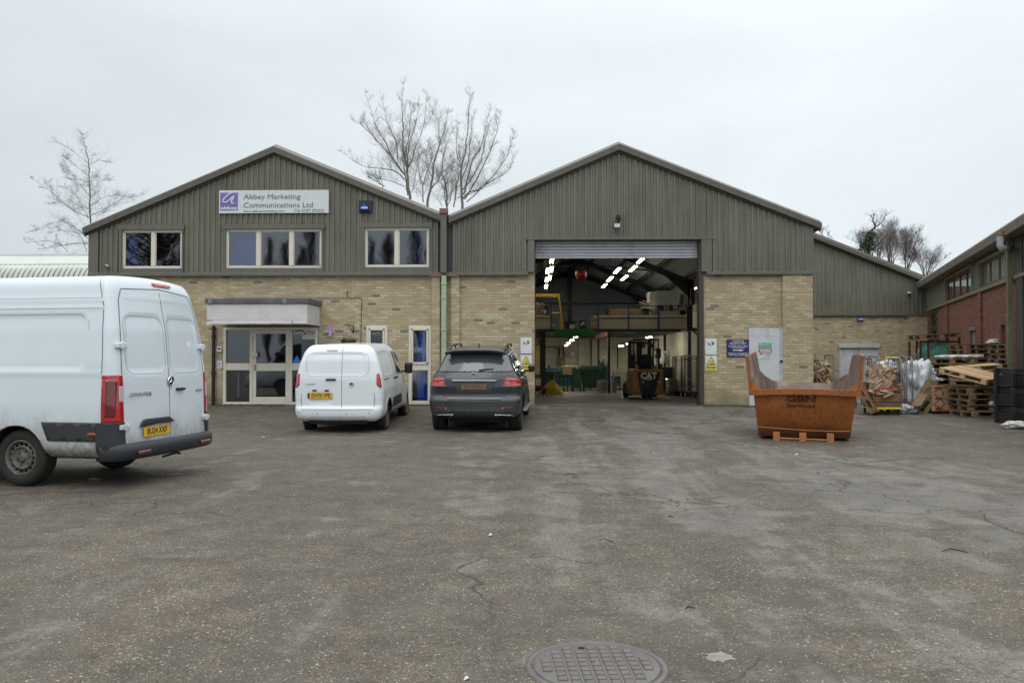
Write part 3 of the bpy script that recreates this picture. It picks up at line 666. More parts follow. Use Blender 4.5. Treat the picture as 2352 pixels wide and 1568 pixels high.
mb=MB();mb.box(rx0,rx1+.05,RY-.08,RY+.06,zrb-.1,zrb+.01);mb.box(PX(2117,RY),rx1,RY-.05,RY+.08,zrb+.01,rt(rx1)-.24);mb.build('drip_trim',OLIVE_TRIM,rr)
mb=MB();mb.box(rx0-.2,rx0,RY+.3,RY+11,-.5,rt(rx0)-.1);mb.box(rx1-.1,rx1,RY+.3,RY+11,-.5,rt(rx1)-.1);mb.box(rx0,rx1-.1,RY+10.9,RY+11,-.5,rt(rx1)-.1);mb.build('rear_wall',OLIVE,rr)
mb=MB();mb.box(dd_[0]+.08,(dd_[0]+dd_[1])/2-.01,RY+.06,RY+.1,.0,dd_[3]-.1);mb.box((dd_[0]+dd_[1])/2+.01,dd_[1]-.08,RY+.06,RY+.1,.0,dd_[3]-.1);mb.build('double_door',GREYD,rr,bevel=.005)
mb=MB();mb.box(dd_[0]-.03,dd_[1]+.03,RY-.05,RY+.1,dd_[3]-.1,dd_[3]+.1);mb.box(dd_[0],dd_[0]+.08,RY+.02,RY+.1,0,dd_[3]-.1);mb.box(dd_[1]-.08,dd_[1],RY+.02,RY+.1,0,dd_[3]-.1);mb.build('door_frame',mat('pale_grey_frame',(.46,.49,.49),.5),rr,bevel=.01)

# ================================================================ red brick building, its wall running towards the camera
RA=R(90)-math.atan2(1843-CX,F)+YAW     # world angle of the wall's far direction
dvec=Vector((math.cos(RA),math.sin(RA),0));J=P(2131,820,RY-.3);J.z=0
rb=thing('red_brick_building','red brick building along the yard edge with an olive upper band and a deep gutter','building',tuple(J),math.atan2(-dvec.y,-dvec.x))
Mi=(Matrix.Translation(J) @ Matrix.Rotation(math.atan2(-dvec.y,-dvec.x),4,'Z')).inverted()
def RW(px,py,n=0.0):                          # pixel -> (t, z) on the wall plane (local y = n; outward is -y)
    o=Mi @ EYE;d=Mi.to_3x3() @ ray(px,py);k=(n-o.y)/d.y;q=o+d*k;return (q.x,q.z)
zc6=lambda zx,zy:((3640+zx/3.136)*.57422,(900+zy/3.136)*.57422)
def RZ(zx,zy,n=0.0):return RW(*zc6(zx,zy),n)
T1=26.0
zband=(RZ(220,1075)[1]+RZ(1325,655)[1])/2;zroof=(RZ(285,660)[1]+RZ(1300,40)[1])/2
ra,rb_=RZ(458,700),RZ(795,845);w1=(ra[0],rb_[0],(RZ(458,960)[1]+RZ(795,845)[1])/2,(RZ(458,690)[1]+RZ(795,520)[1])/2)
w2=(RZ(882,700)[0],RZ(1228,700)[0],(RZ(882,785)[1]+RZ(1228,665)[1])/2,(RZ(882,480)[1]+RZ(1228,325)[1])/2)
corr(MB(),.0,T1,zband,lambda x:zroof-.35,[w1,w2],-.03,.1,.02).build('cladding',OLIVE,rb,world=False)
s1=(RZ(757,1400)[0],RZ(815,1400)[0],1.2,RZ(780,1322)[1]);s2=(RZ(1135,1300)[0],RZ(1188,1300)[0],1.2,RZ(1160,1248)[1])
mb=wall(MB(),0,T1,-.5,zband,[s1,s2],.0,.3)
mb.build('brick_wall',RED,rb,world=False)
mb=MB()
for zx in (480,900):t=RZ(zx,1000)[0];mb.box(t-.25,t+.12,-.06,0,-.5,zband-.02)
mb.build('brick_pier',RED,rb,world=False)
mb=MB();mb.box(0,T1,-.08,.02,zband-.05,zband+.05)
for w in (w1,w2):
    for a,b,c,d in ((w[0]-.1,w[0],zband+.05,w[3]+.08),(w[1],w[1]+.1,zband+.05,w[3]+.08),(w[0],w[1],w[3],w[3]+.08)):mb.box(a,b,-.075,.04,c,d)
mb.build('olive_trim',mat('pale_olive_trim',(.20,.20,.12),.5),rb,world=False)
mb=MB();sec=[(-.42,zroof-.32),(-.46,zroof-.1),(-.36,zroof),(.0,zroof+.04),(8,zroof+1.6),(8,zroof+1.4),(0,zroof-.32)]
mb.prism([(-.2,a,b) for a,b in sec],(T1+.2,0,0));mb.build('roof_and_gutter',mat('stone_grey_gutter',(.19,.175,.14),.6,var=.15,dirt=(.12,.12,.09)),rb,world=False)
mb=MB();t0=RZ(1320,500)[0];t1=RZ(1352,500)[0];mb.box(t0,t0+.11,-.22,-.09,0,zroof-.33);mb.build('downpipe',mat('moss_green_pipe',(.16,.17,.10),.5),rb,world=False,bevel=.01)
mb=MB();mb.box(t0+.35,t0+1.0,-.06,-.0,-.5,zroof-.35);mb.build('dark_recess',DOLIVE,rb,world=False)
REDF=mat('dark_red_frame',(.16,.025,.025),.5);BRNF=mat('brown_frame',(.10,.085,.08),.5)
def rwin(w,fm,n,casement=None):
    mb=MB();mb.box(w[0],w[1],.03,.09,w[2],w[2]+.07);mb.box(w[0],w[1],.03,.09,w[3]-.07,w[3])
    for i in range(n+1):
        x=w[0]+(w[1]-w[0]-.06)*i/n;mb.box(x,x+.06,.03,.09,w[2]+.07,w[3]-.07)
    o=mb.build('window',fm,rb,world=False)
    MB().add([(w[0],.06,w[2]),(w[1],.06,w[2]),(w[1],.06,w[3]),(w[0],.06,w[3])],[(0,1,2,3)]).build('glass',GLASS,o,world=False);return o
rwin(w1,REDF,4);rwin(w2,BRNF,3)
mb=MB();mb.box(s1[0],s1[1],.05,.1,1.0,s1[3]);mb.box(s1[0]-.15,s1[1]+.2,-.03,.1,s1[3],s1[3]+.12);mb.build('blocked_slit_window',mat('grey_infill',(.16,.16,.17),.7),rb,world=False)
mb=MB();mb.box(s2[0],s2[1],.1,.16,1.0,s2[3]);mb.build('dark_slit_window',mat('dark_pane',(.015,.017,.018),.2),rb,world=False)
mb=MB();mb.box(-.2,T1,.35,8,-.5,.0);mb.box(-.1,T1,7.8,8,0,zroof+1.3);mb.box(0,.25,.3,7.8,0,zroof-.3);mb.box(.3,T1,3,3.1,0,zroof-.3);mb.build('inner_wall',INW,rb,world=False)
flt=thing('flue_pipe','pale grey cranked flue pipe rising past the gutter of the red brick building','flue pipe',(0,0,0))
pt=lambda zx,zy,n:(lambda q:(Mi.inverted() @ Vector((q[0],n,q[1]))))(RZ(zx,zy,n))
a0,a1,a2=pt(1250,292,-.1),pt(1160,292,-.62),pt(1131,255,-.66);a3=pt(1131,100,-.66)
flt.location=a2;mb=MB();mb.tube([a0,a1,a2,a3],.085,12);mb.build('pipe',mat('grey_pipe',(.40,.42,.43),.5),flt)
mb=MB();mb.tube([a3-Vector((0,0,.06)),a3+Vector((0,0,.04))],.11,12);mb.build('cowl',mat('rust_red_cowl',(.25,.12,.1),.6),flt)
# ivy strip on the red wall
ivm=mat('ivy_leaf',(.035,.06,.022),.6,var=.5,sc=6,world=True)
random.seed(5);mb=MB();Mw=Mi.inverted();tc=RZ(315,1250)[0]
for i in range(1500):
    t=tc+random.gauss(0,.34)*(1-.2*math.sin(i));z=random.uniform(.2,zband-.1);n=-random.uniform(.02,.14);s=random.uniform(.03,.06);c_=Mw @ Vector((t,n,z))
    a=Vector([random.gauss(0,1) for _ in range(3)]).normalized();b=a.orthogonal().normalized();c2=a.cross(b)
    mb.add([c_-b*s,c_+c2*s*.7,c_+b*s,c_-c2*s*.7],[(0,1,2,3)])
mb.build('ivy',ivm,label='ivy climbing the far end of the red brick wall in a narrow strip',cat='ivy')

# ================================================================ pale shed with curved eaves, left
CSM=mat('pale_fibre_cement',(.52,.56,.52),.8,var=.08,sc=1.5,dirt=(.38,.41,.35),dsc=2.2,dlo=.5,dhi=.85,world=True)
CSV=mat('dark_sheet_valley',(.17,.17,.14),.9,var=.3,sc=6,dirt=(.3,.32,.28),dsc=5,world=True)
cs=thing('curved_eaves_shed','pale green grey corrugated shed with rounded eaves behind the large white van','shed',(-20,30,0))
prof=[(28.0,2.4),(28.0,4.05)]+[(28.0+.75*(1-math.cos(R(a))),4.05+.75*math.sin(R(a))) for a in range(10,81,10)]+[(28.75+3.2,4.81+.60),(28.75+5.8,4.81+1.09)]
mb=MB();nxs=frange(-32,OXL-.2,.03);vs=[]
for i,x in enumerate(nxs):
    c=.5-.5*math.cos((x/.18)*2*math.pi)
    for k,(yy,zz) in enumerate(prof):
        f_=sst(0,3,k);amp=.07 if k<9 else .03
        nrm=Vector((0,-1,0)) if k<2 else Vector((0,-math.cos(R(min(80,(k-1)*10))),math.sin(R(min(80,(k-1)*10)))));v=Vector((x,yy,zz))+nrm*amp*c;vs.append(v)
m=len(prof);mb.add(vs,[(i*m+k,i*m+k+1,(i+1)*m+k+1,(i+1)*m+k) for i in range(len(nxs)-1) for k in range(m-1)],sm=True)
n_=m-1
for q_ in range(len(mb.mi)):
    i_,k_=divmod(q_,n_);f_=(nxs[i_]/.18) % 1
    if k_<7 and (f_<.17 or f_>.83):mb.mi[q_]=1  # valleys of the upright and curved sheet get the darker colour
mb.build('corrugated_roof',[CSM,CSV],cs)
mb=MB();mb.box(-32,OXL-.2,29.38,29.42,4.93,4.975);mb.build('lap_joint',DOLIVE,cs)
mb=MB();mb.box(-32,OXL-.2,28.2,28.4,-.3,2.5);mb.box(-32,OXL-.2,28.9,36,-.3,3.2);mb.build('shed_wall',mat('shed_wall',(.3,.31,.28),.8),cs)
mb=MB();mb.box(-32,OXL-.2,34.4,34.8,5.86,5.99);mb.build('ridge_cap',CSM,cs)
# ================================================================ vehicles: local +x forward from the rear bumper, +y left, z up
VPAINT=mat('van_white_paint',(.62,.66,.69),.22,var=.03,sc=1,coat=.6,world=False)
def white_paint(name,c,dirtc,z0,z1,amt):
    g=NG(name);p=g.pos(False);sp=g.n('ShaderNodeSeparateXYZ');g.l(p,sp.inputs[0])
    n=g.noise(g.scale(p,(2.5,2.5,.9)),2.2,5,.6);n2=g.noise(p,14,3)
    zz=g.math('ADD',sp.outputs[2],g.math('MULTIPLY',g.math('SUBTRACT',n,.5),.7))
    d=g.math('MULTIPLY',g.rng(zz,z0,z1,amt,0,True),g.rng(n2,.3,.7,.6,1.1))
    film=g.rng(n,.45,.75,0,.10,True)
    col=g.mix(film,(*c,1),(c[0]*.82,c[1]*.80,c[2]*.76,1));col=g.mix(d,col,(*dirtc,1));g.l(col,g.b.inputs['Base Color'])
    g.l(g.math('ADD',g.math('MULTIPLY',d,.5),.24,clamp=True),g.b.inputs['Roughness']);g.b.inputs['Coat Weight'].default_value=.4;g.b.inputs['Coat Roughness'].default_value=.08
    return g.m
WPA=white_paint('large_van_paint',(.65,.73,.785),(.20,.16,.115),.30,.98,.92);WPB=white_paint('small_van_paint',(.72,.78,.82),(.35,.32,.28),.1,.5,.5)
SUVP=NG('dark_metallic_paint');p=SUVP.pos(False);sp=SUVP.n('ShaderNodeSeparateXYZ');SUVP.l(p,sp.inputs[0])
nz=SUVP.noise(SUVP.scale(p,(1,1.6,.8)),3.5,5,.6);d=SUVP.math('MULTIPLY',SUVP.rng(SUVP.math('ADD',sp.outputs[2],SUVP.math('MULTIPLY',nz,.5)),.5,1.35,.75,.0,True),SUVP.rng(nz,.35,.65,.55,1))
SUVP.l(SUVP.mix(d,(.030,.038,.050,1),(.072,.068,.062,1)),SUVP.b.inputs['Base Color']);SUVP.b.inputs['Metallic'].default_value=.25
SUVP.l(SUVP.math('ADD',SUVP.math('MULTIPLY',d,.4),.22),SUVP.b.inputs['Roughness']);SUVP.b.inputs['Coat Weight'].default_value=.5;SUVP.b.inputs['Coat Roughness'].default_value=.12
SUVP=SUVP.m
TRIMG=mat('dark_grey_plastic',(.028,.032,.038),.55,var=.12,dirt=(.07,.06,.05),dsc=5,dlo=.6,dhi=.9)
LRED=mat('lamp_red',(.42,.012,.015),.12,var=.15,sc=9,coat=1);LDRED=mat('lamp_dark_red',(.14,.008,.012),.12,var=.2,sc=9,coat=1);LCLR=mat('lamp_clear',(.50,.44,.43),.12,var=.2,sc=20,coat=1)
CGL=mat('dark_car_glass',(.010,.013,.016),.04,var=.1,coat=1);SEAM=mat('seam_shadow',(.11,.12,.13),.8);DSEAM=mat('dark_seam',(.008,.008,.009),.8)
HUB=mat('wheel_silver',(.33,.34,.35),.35,.7,var=.12,dirt=(.1,.09,.075),dsc=9,dlo=.5,dhi=.8);DHUB=mat('dirty_steel_wheel',(.15,.145,.135),.55,.5,var=.2,dirt=(.08,.068,.052),dsc=8,dlo=.45,dhi=.75)
def pw(pts,x):                                  # piecewise smooth lookup
    if x <= pts[0][0]:return pts[0][1]
    for (a,u),(b,v) in zip(pts,pts[1:]):
        if x <= b:return u+(v-u)*((x-a)/(b-a))
    return pts[-1][1]
def carbody(L,Wd,z0,z1,r,step,warp,rz=None):
    """rounded box grid, warped into a body shell"""
    H=Vector((L/2,Wd/2,(z1-z0)/2));n=[max(4,round(2*h/step)) for h in H]
    bm=bmesh.new();cache={}
    def ax(i,k):                                # denser grid near the edges
        t=i/n[k];return -H[k]+2*H[k]*t
    def vert(i,j,k):
        key=(i,j,k)
        if key in cache:return cache[key]
        p=Vector((ax(i,0),ax(j,1),ax(k,2)));rr=Vector((min(r,H.x),min(r,H.y),min(rz or r,H.z)))
        q=Vector([max(-(H[a]-rr[a]),min(H[a]-rr[a],p[a])) for a in range(3)]);d=Vector([(p[a]-q[a])/rr[a] for a in range(3)])
        if d.length>1e-6:
            m=max(abs(c) for c in d);d=d.normalized()*m
        p=q+Vector([d[a]*rr[a] for a in range(3)])
        v=Vector((p.x+L/2,p.y,p.z+(z0+z1)/2));cache[key]=bm.verts.new(warp(v));return cache[key]
    for a,b,c in ((0,1,2),(1,2,0),(2,0,1)):
        for side in (0,n[c]):
            for i in range(n[a]):
                for j in range(n[b]):
                    def g(ii,jj):
                        k=[0,0,0];k[a]=ii;k[b]=jj;k[c]=side;return vert(*k)
                    bm.faces.new([g(i,j),g(i+1,j),g(i+1,j+1),g(i,j+1)])
    bmesh.ops.recalc_face_normals(bm,faces=bm.faces)
    me=bpy.data.meshes.new('body');bm.to_mesh(me);bm.free()
    for p in me.polygons:p.use_smooth=True
    return me
def cut_arches(me,wheels,rad,Wd,inner=.34):
    """cut wheel wells: boolean difference with one cylinder per wheel, wells lined dark (material slot 1)"""
    o=bpy.data.objects.new('tmp',me);COL.objects.link(o);tmp=[]
    for x,y,z in wheels:
        mb=MB();s=1 if y>0 else -1;mb.tube([(x,s*(Wd/2+.3),z),(x,s*(Wd/2-inner),z)],rad,40,True,False)
        c=bpy.data.objects.new('tmpc',mb.mesh('c'));COL.objects.link(c);tmp.append(c)
        m=o.modifiers.new('b','BOOLEAN');m.object=c;m.operation='DIFFERENCE';m.solver='EXACT'
    dg=bpy.context.evaluated_depsgraph_get();me2=bpy.data.meshes.new_from_object(o.evaluated_get(dg))
    for c in tmp+[o]:bpy.data.objects.remove(c)
    for p in me2.polygons:
        c=p.center
        for x,y,z in wheels:
            dd=math.hypot(c.x-x,c.z-z)
            if c.y*y>0 and dd<rad+.012:
                nr=Vector((x-c.x,0,z-c.z));
                if (abs(dd-rad)<.012 and p.normal.dot(nr)>.5*nr.length) or (abs(abs(c.y)-(Wd/2-inner))<.01 and dd<rad):p.material_index=1;p.use_smooth=False
    return me2
class Car:
    def __init__(s,root,body,me):s.root=root;s.o=body;s.bvh=BVHTree.FromPolygons([v.co for v in me.vertices],[p.vertices for p in me.polygons])
    def hit(s,a,b,view,off):
        if view=='rear':o,d=Vector((-2,a,b)),Vector((1,0,0))
        elif view=='left':o,d=Vector((a,3,b)),Vector((0,-1,0))
        elif view=='right':o,d=Vector((a,-3,b)),Vector((0,1,0))
        elif view=='front':o,d=Vector((12,a,b)),Vector((-1,0,0))
        elif view=='top':o,d=Vector((a,b,5)),Vector((0,0,-1))
        h=s.bvh.ray_cast(o,d)
        if h[0] is None:return None,d
        return h[0]-d*off,d
    def patch(s,name,poly,view,off,m,parent=None,seg=.05,th=.02,smooth=True):
        bm=bmesh.new();vs=[bm.verts.new((a,b,0)) for a,b in poly];f=bm.faces.new(vs);bmesh.ops.triangulate(bm,faces=[f])
        for _ in range(7):
            es=[e for e in bm.edges if e.calc_length()>seg]
            if not es:break
            bmesh.ops.subdivide_edges(bm,edges=es,cuts=1);bmesh.ops.triangulate(bm,faces=[f for f in bm.faces if len(f.verts)>3])
        last=None;miss=[]
        for v in bm.verts:
            p,d=s.hit(v.co.x,v.co.y,view,off)
            if p is None:miss.append(v)
            else:v.co=p;last=(p,d)
        bmesh.ops.delete(bm,geom=miss,context='VERTS')
        be=[e for e in bm.edges if len(e.link_faces)==1]
        ex=bmesh.ops.extrude_edge_only(bm,edges=be);d=last[1]
        for v in [g for g in ex['geom'] if isinstance(g,bmesh.types.BMVert)]:v.co+=d*th
        rim=set(g for g in ex['geom'] if isinstance(g,bmesh.types.BMFace))
        for f in bm.faces:f.smooth=smooth and f not in rim
        bmesh.ops.recalc_face_normals(bm,faces=bm.faces)
        me=bpy.data.meshes.new(name);bm.to_mesh(me);bm.free()
        # face outward
        return linkmesh(name,me,m,parent or s.root)
    def wrap(s,name,planes,off,m,parent=None):
        bm=bmesh.new();bm.from_mesh(s.o.data)
        for co,no in planes:
            bmesh.ops.bisect_plane(bm,geom=bm.verts[:]+bm.edges[:]+bm.faces[:],dist=1e-5,plane_co=co,plane_no=no,clear_outer=True)
        bm.normal_update();bmesh.ops.delete(bm,geom=[v for v in bm.verts if not v.link_faces],context='VERTS')
        nn={v:v.normal.copy() for v in bm.verts}
        be=[e for e in bm.edges if len(e.link_faces)==1];orig=set(bm.verts)
        ex=bmesh.ops.extrude_edge_only(bm,edges=be);rim=set(g for g in ex['geom'] if isinstance(g,bmesh.types.BMFace))
        for v in orig:v.co+=nn[v]*off
        for f in bm.faces:f.smooth=f not in rim;f.material_index=0
        me=bpy.data.meshes.new(name);bm.to_mesh(me);bm.free();return linkmesh(name,me,m,parent or s.root)
    def box_wrap(s,name,sg,x1,y0,za,zb,off,m,parent=None,extra=(),x0=None):
        pl=[((0,0,za),(0,0,-1)),((0,0,zb),(0,0,1)),((x1,0,0),(1,0,0)),((0,sg*y0,0),(0,-sg,0))]+list(extra)
        if x0 is not None:pl.append(((x0,0,0),(-1,0,0)))
        return s.wrap(name,pl,off,m,parent)
    def strip(s,mb,pts,w,view,off=.003,closed=False,seg=.05):
        if closed:pts=list(pts)+[pts[0]]
        q=[]
        for (a,b),(c,d) in zip(pts,pts[1:]):
            n=max(1,int(math.hypot(c-a,d-b)/seg))
            q+=[(a+(c-a)*i/n,b+(d-b)*i/n) for i in range(n)]
        q.append(pts[-1]);L=[];Rr=[]
        for i,(a,b) in enumerate(q):
            p0=q[max(0,i-1)];p1=q[min(len(q)-1,i+1)];t=Vector((p1[0]-p0[0],p1[1]-p0[1]));t.normalize();nx,ny=-t.y*w/2,t.x*w/2
            u,_=s.hit(a+nx,b+ny,view,off);v,_=s.hit(a-nx,b-ny,view,off);L.append(u);Rr.append(v)
        for i in range(len(q)-1):
            if None in (L[i],L[i+1],Rr[i],Rr[i+1]):continue
            mb.add([L[i],L[i+1],Rr[i+1],Rr[i]],[(0,1,2,3)],sm=True)
    def seams(s,name,lines,view,m=None,w=.012,off=.002,parent=None):
        mb=MB()
        for l in lines:s.strip(mb,l[0],w,view,off,closed=l[1])
        return mb.build(name,m or SEAM,parent or s.root,world=False)
def rr(x0,x1,z0,z1,r,n=4):                  # rounded rectangle
    out=[]
    for cx_,cz,a0 in ((x1-r,z1-r,0),(x0+r,z1-r,90),(x0+r,z0+r,180),(x1-r,z0+r,270)):
        for i in range(n+1):a=R(a0+90*i/n);out.append((cx_+r*math.cos(a),cz+r*math.sin(a)))
    return out
def recess(a,b,x0,x1,z0,z1,soft=.035):     # 0..1 mask with a soft rounded border
    r=.12;dx=max(x0+r-a,0,a-(x1-r));dz=max(z0+r-b,0,b-(z1-r));d=r-math.hypot(dx,dz)
    return sst(0,soft,d)
def wheel(parent,x,y,r,w,rim_r,hub,style,side,drop=0.0):
    """tyre with a rim as its sub-part; side +1 left, -1 right"""
    M=Matrix.Translation((x,y,r-drop)) @ Matrix.Rotation(R(-90*side),4,'X')
    mb=MB();h=w/2
    prof=[(rim_r,-h*.9),(rim_r+.02,-h),(r-.045,-h),(r-.012,-h*.86),(r,-h*.6)]
    for k in range(5):zz=-h*.6+h*1.2*(k+.5)/5;prof+=[(r,zz-.012),(r-.008,zz-.008),(r-.008,zz+.008),(r,zz+.012)]
    prof+=[(r,h*.6),(r-.012,h*.86),(r-.045,h),(r-.06,h+.004),(rim_r+.03,h+.004),(rim_r+.02,h),(rim_r,h*.9)]
    mb.lathe(prof,48,M);t=mb.build('wheel',RUBBER,parent,world=False)
    mb=MB()
    mb.lathe([(rim_r+.005,-h*.8),(rim_r+.005,h*.92),(rim_r-.012,h*.96),(rim_r-.022,h*.8)],40,M)
    if style=='steel':                          # pressed disc with a ring of round holes
        z=h*.62;ro,ri=rim_r-.024,rim_r*.62;nh=15
        mb.lathe([(ri,h*.80),(ri+.012,z+.02),(rim_r*.70,z)],40,M);mb.lathe([(ro-.012,z),(ro,h*.8)],40,M)
        for k in range(nh):                       # bridges between the holes
            a0=2*math.pi*k/nh;da=2*math.pi/nh
            def q(rad,a,zz=z):return M @ Vector((rad*math.cos(a),rad*math.sin(a),zz))
            r0,r1=rim_r*.70,ro-.012;mb.add([q(r0,a0-da*.22),q(r1,a0-da*.22),q(r1,a0+da*.22),q(r0,a0+da*.22)],[(0,1,2,3)])
        mb.lathe([(ri,h*.80),(ri*.86,h*.62),(ri*.40,h*.60),(ri*.36,h*.74),(ri*.25,h*.78),(.001,h*.78)],32,M)
        for k in range(6):a=2*math.pi*k/6+.2;c=M @ Vector((ri*.64*math.cos(a),ri*.64*math.sin(a),h*.6));c2=M @ Vector((ri*.64*math.cos(a),ri*.64*math.sin(a),h*.72));mb.tube([c,c2],.018,6)
    else:                                         # many-spoked trim
        ns=9;mb.lathe([(.075,h*.86),(.001,h*.9)],20,M)
        for k in range(ns):
            a=2*math.pi*k/ns;wd=.24
            def q(rad,aa,zz):return M @ Vector((rad*math.cos(aa),rad*math.sin(aa),zz))
            ro=rim_r-.01;mb.add([q(.05,a-.5,h*.86),q(ro,a-wd*.62,h*.82),q(ro,a+wd*.62,h*.82),q(.05,a+.5,h*.86),q(.05,a-.5,h*.7),q(ro,a-wd*.62,h*.66),q(ro,a+wd*.62,h*.66),q(.05,a+.5,h*.7)],[(0,1,2,3),(0,4,5,1),(3,2,6,7)])
    mb.build('rim',hub,t,world=False)
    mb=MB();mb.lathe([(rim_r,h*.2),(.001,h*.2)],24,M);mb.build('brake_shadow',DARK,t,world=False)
    return t
def plate(car,parent,y,z,w,h,s,m=AMBER,ink=INK,x=None,tilt=0,band=True,size=.079):
    xx=min(q[0].x for q in [car.hit(y+dy,z+dz,'rear',.008) for dy in (-w/2,0,w/2) for dz in (-h/2,0,h/2)] if q[0] is not None)
    M=Matrix.Translation((xx,y,z)) @ Matrix.Rotation(R(-90),4,'Z') @ Matrix.Rotation(R(90-tilt),4,'X')
    mb=MB();T=M
    for (a,b) in (((-w/2,w/2),(-h/2,h/2)),):mb.box(a[0],a[1],b[0],b[1],-.006,.003,0,T)
    o=mb.build('number_plate',m,parent,world=False)
    text('lettering',s,size*1.36,ink,T @ Matrix.Translation((.02 if band else 0,0,.004)),o,.0008,bold=.002,xs=.86,world=False)
    if band:MB().box(-w/2+.002,-w/2+.042,-h/2+.004,h/2-.004,.003,.0045,0,T).build('blue_band',DBLUE,o,world=False)
    return o
def rearM(x,y,z):return Matrix.Translation((x,y,z)) @ Matrix.Rotation(R(-90),4,'Z') @ Matrix.Rotation(R(90),4,'X')
def star(car,y,z,r,m,parent,name='round_badge',disc=None):
    p,_=car.hit(y,z,'rear',.012);T=rearM(p.x,y,z);mb=MB()
    mb.lathe([(r,0),(r,.012),(r*.84,.016),(r*.84,0)],28,T)
    for k in range(3):
        a=R(90+120*k);mb.add([T @ Vector((r*.9*math.cos(a),r*.9*math.sin(a),.008)),T @ Vector((.17*r*math.cos(a+R(60)),.17*r*math.sin(a+R(60)),.008)),T @ Vector((0,0,.018)),T @ Vector((.17*r*math.cos(a-R(60)),.17*r*math.sin(a-R(60)),.008))],[(0,1,2),(0,2,3)])
    o=mb.build(name,m,parent,world=False)
    if disc is not None:MB().lathe([(r*.86,.001),(.001,.001)],24,T).build('badge_disc',disc,o,world=False)
    return o

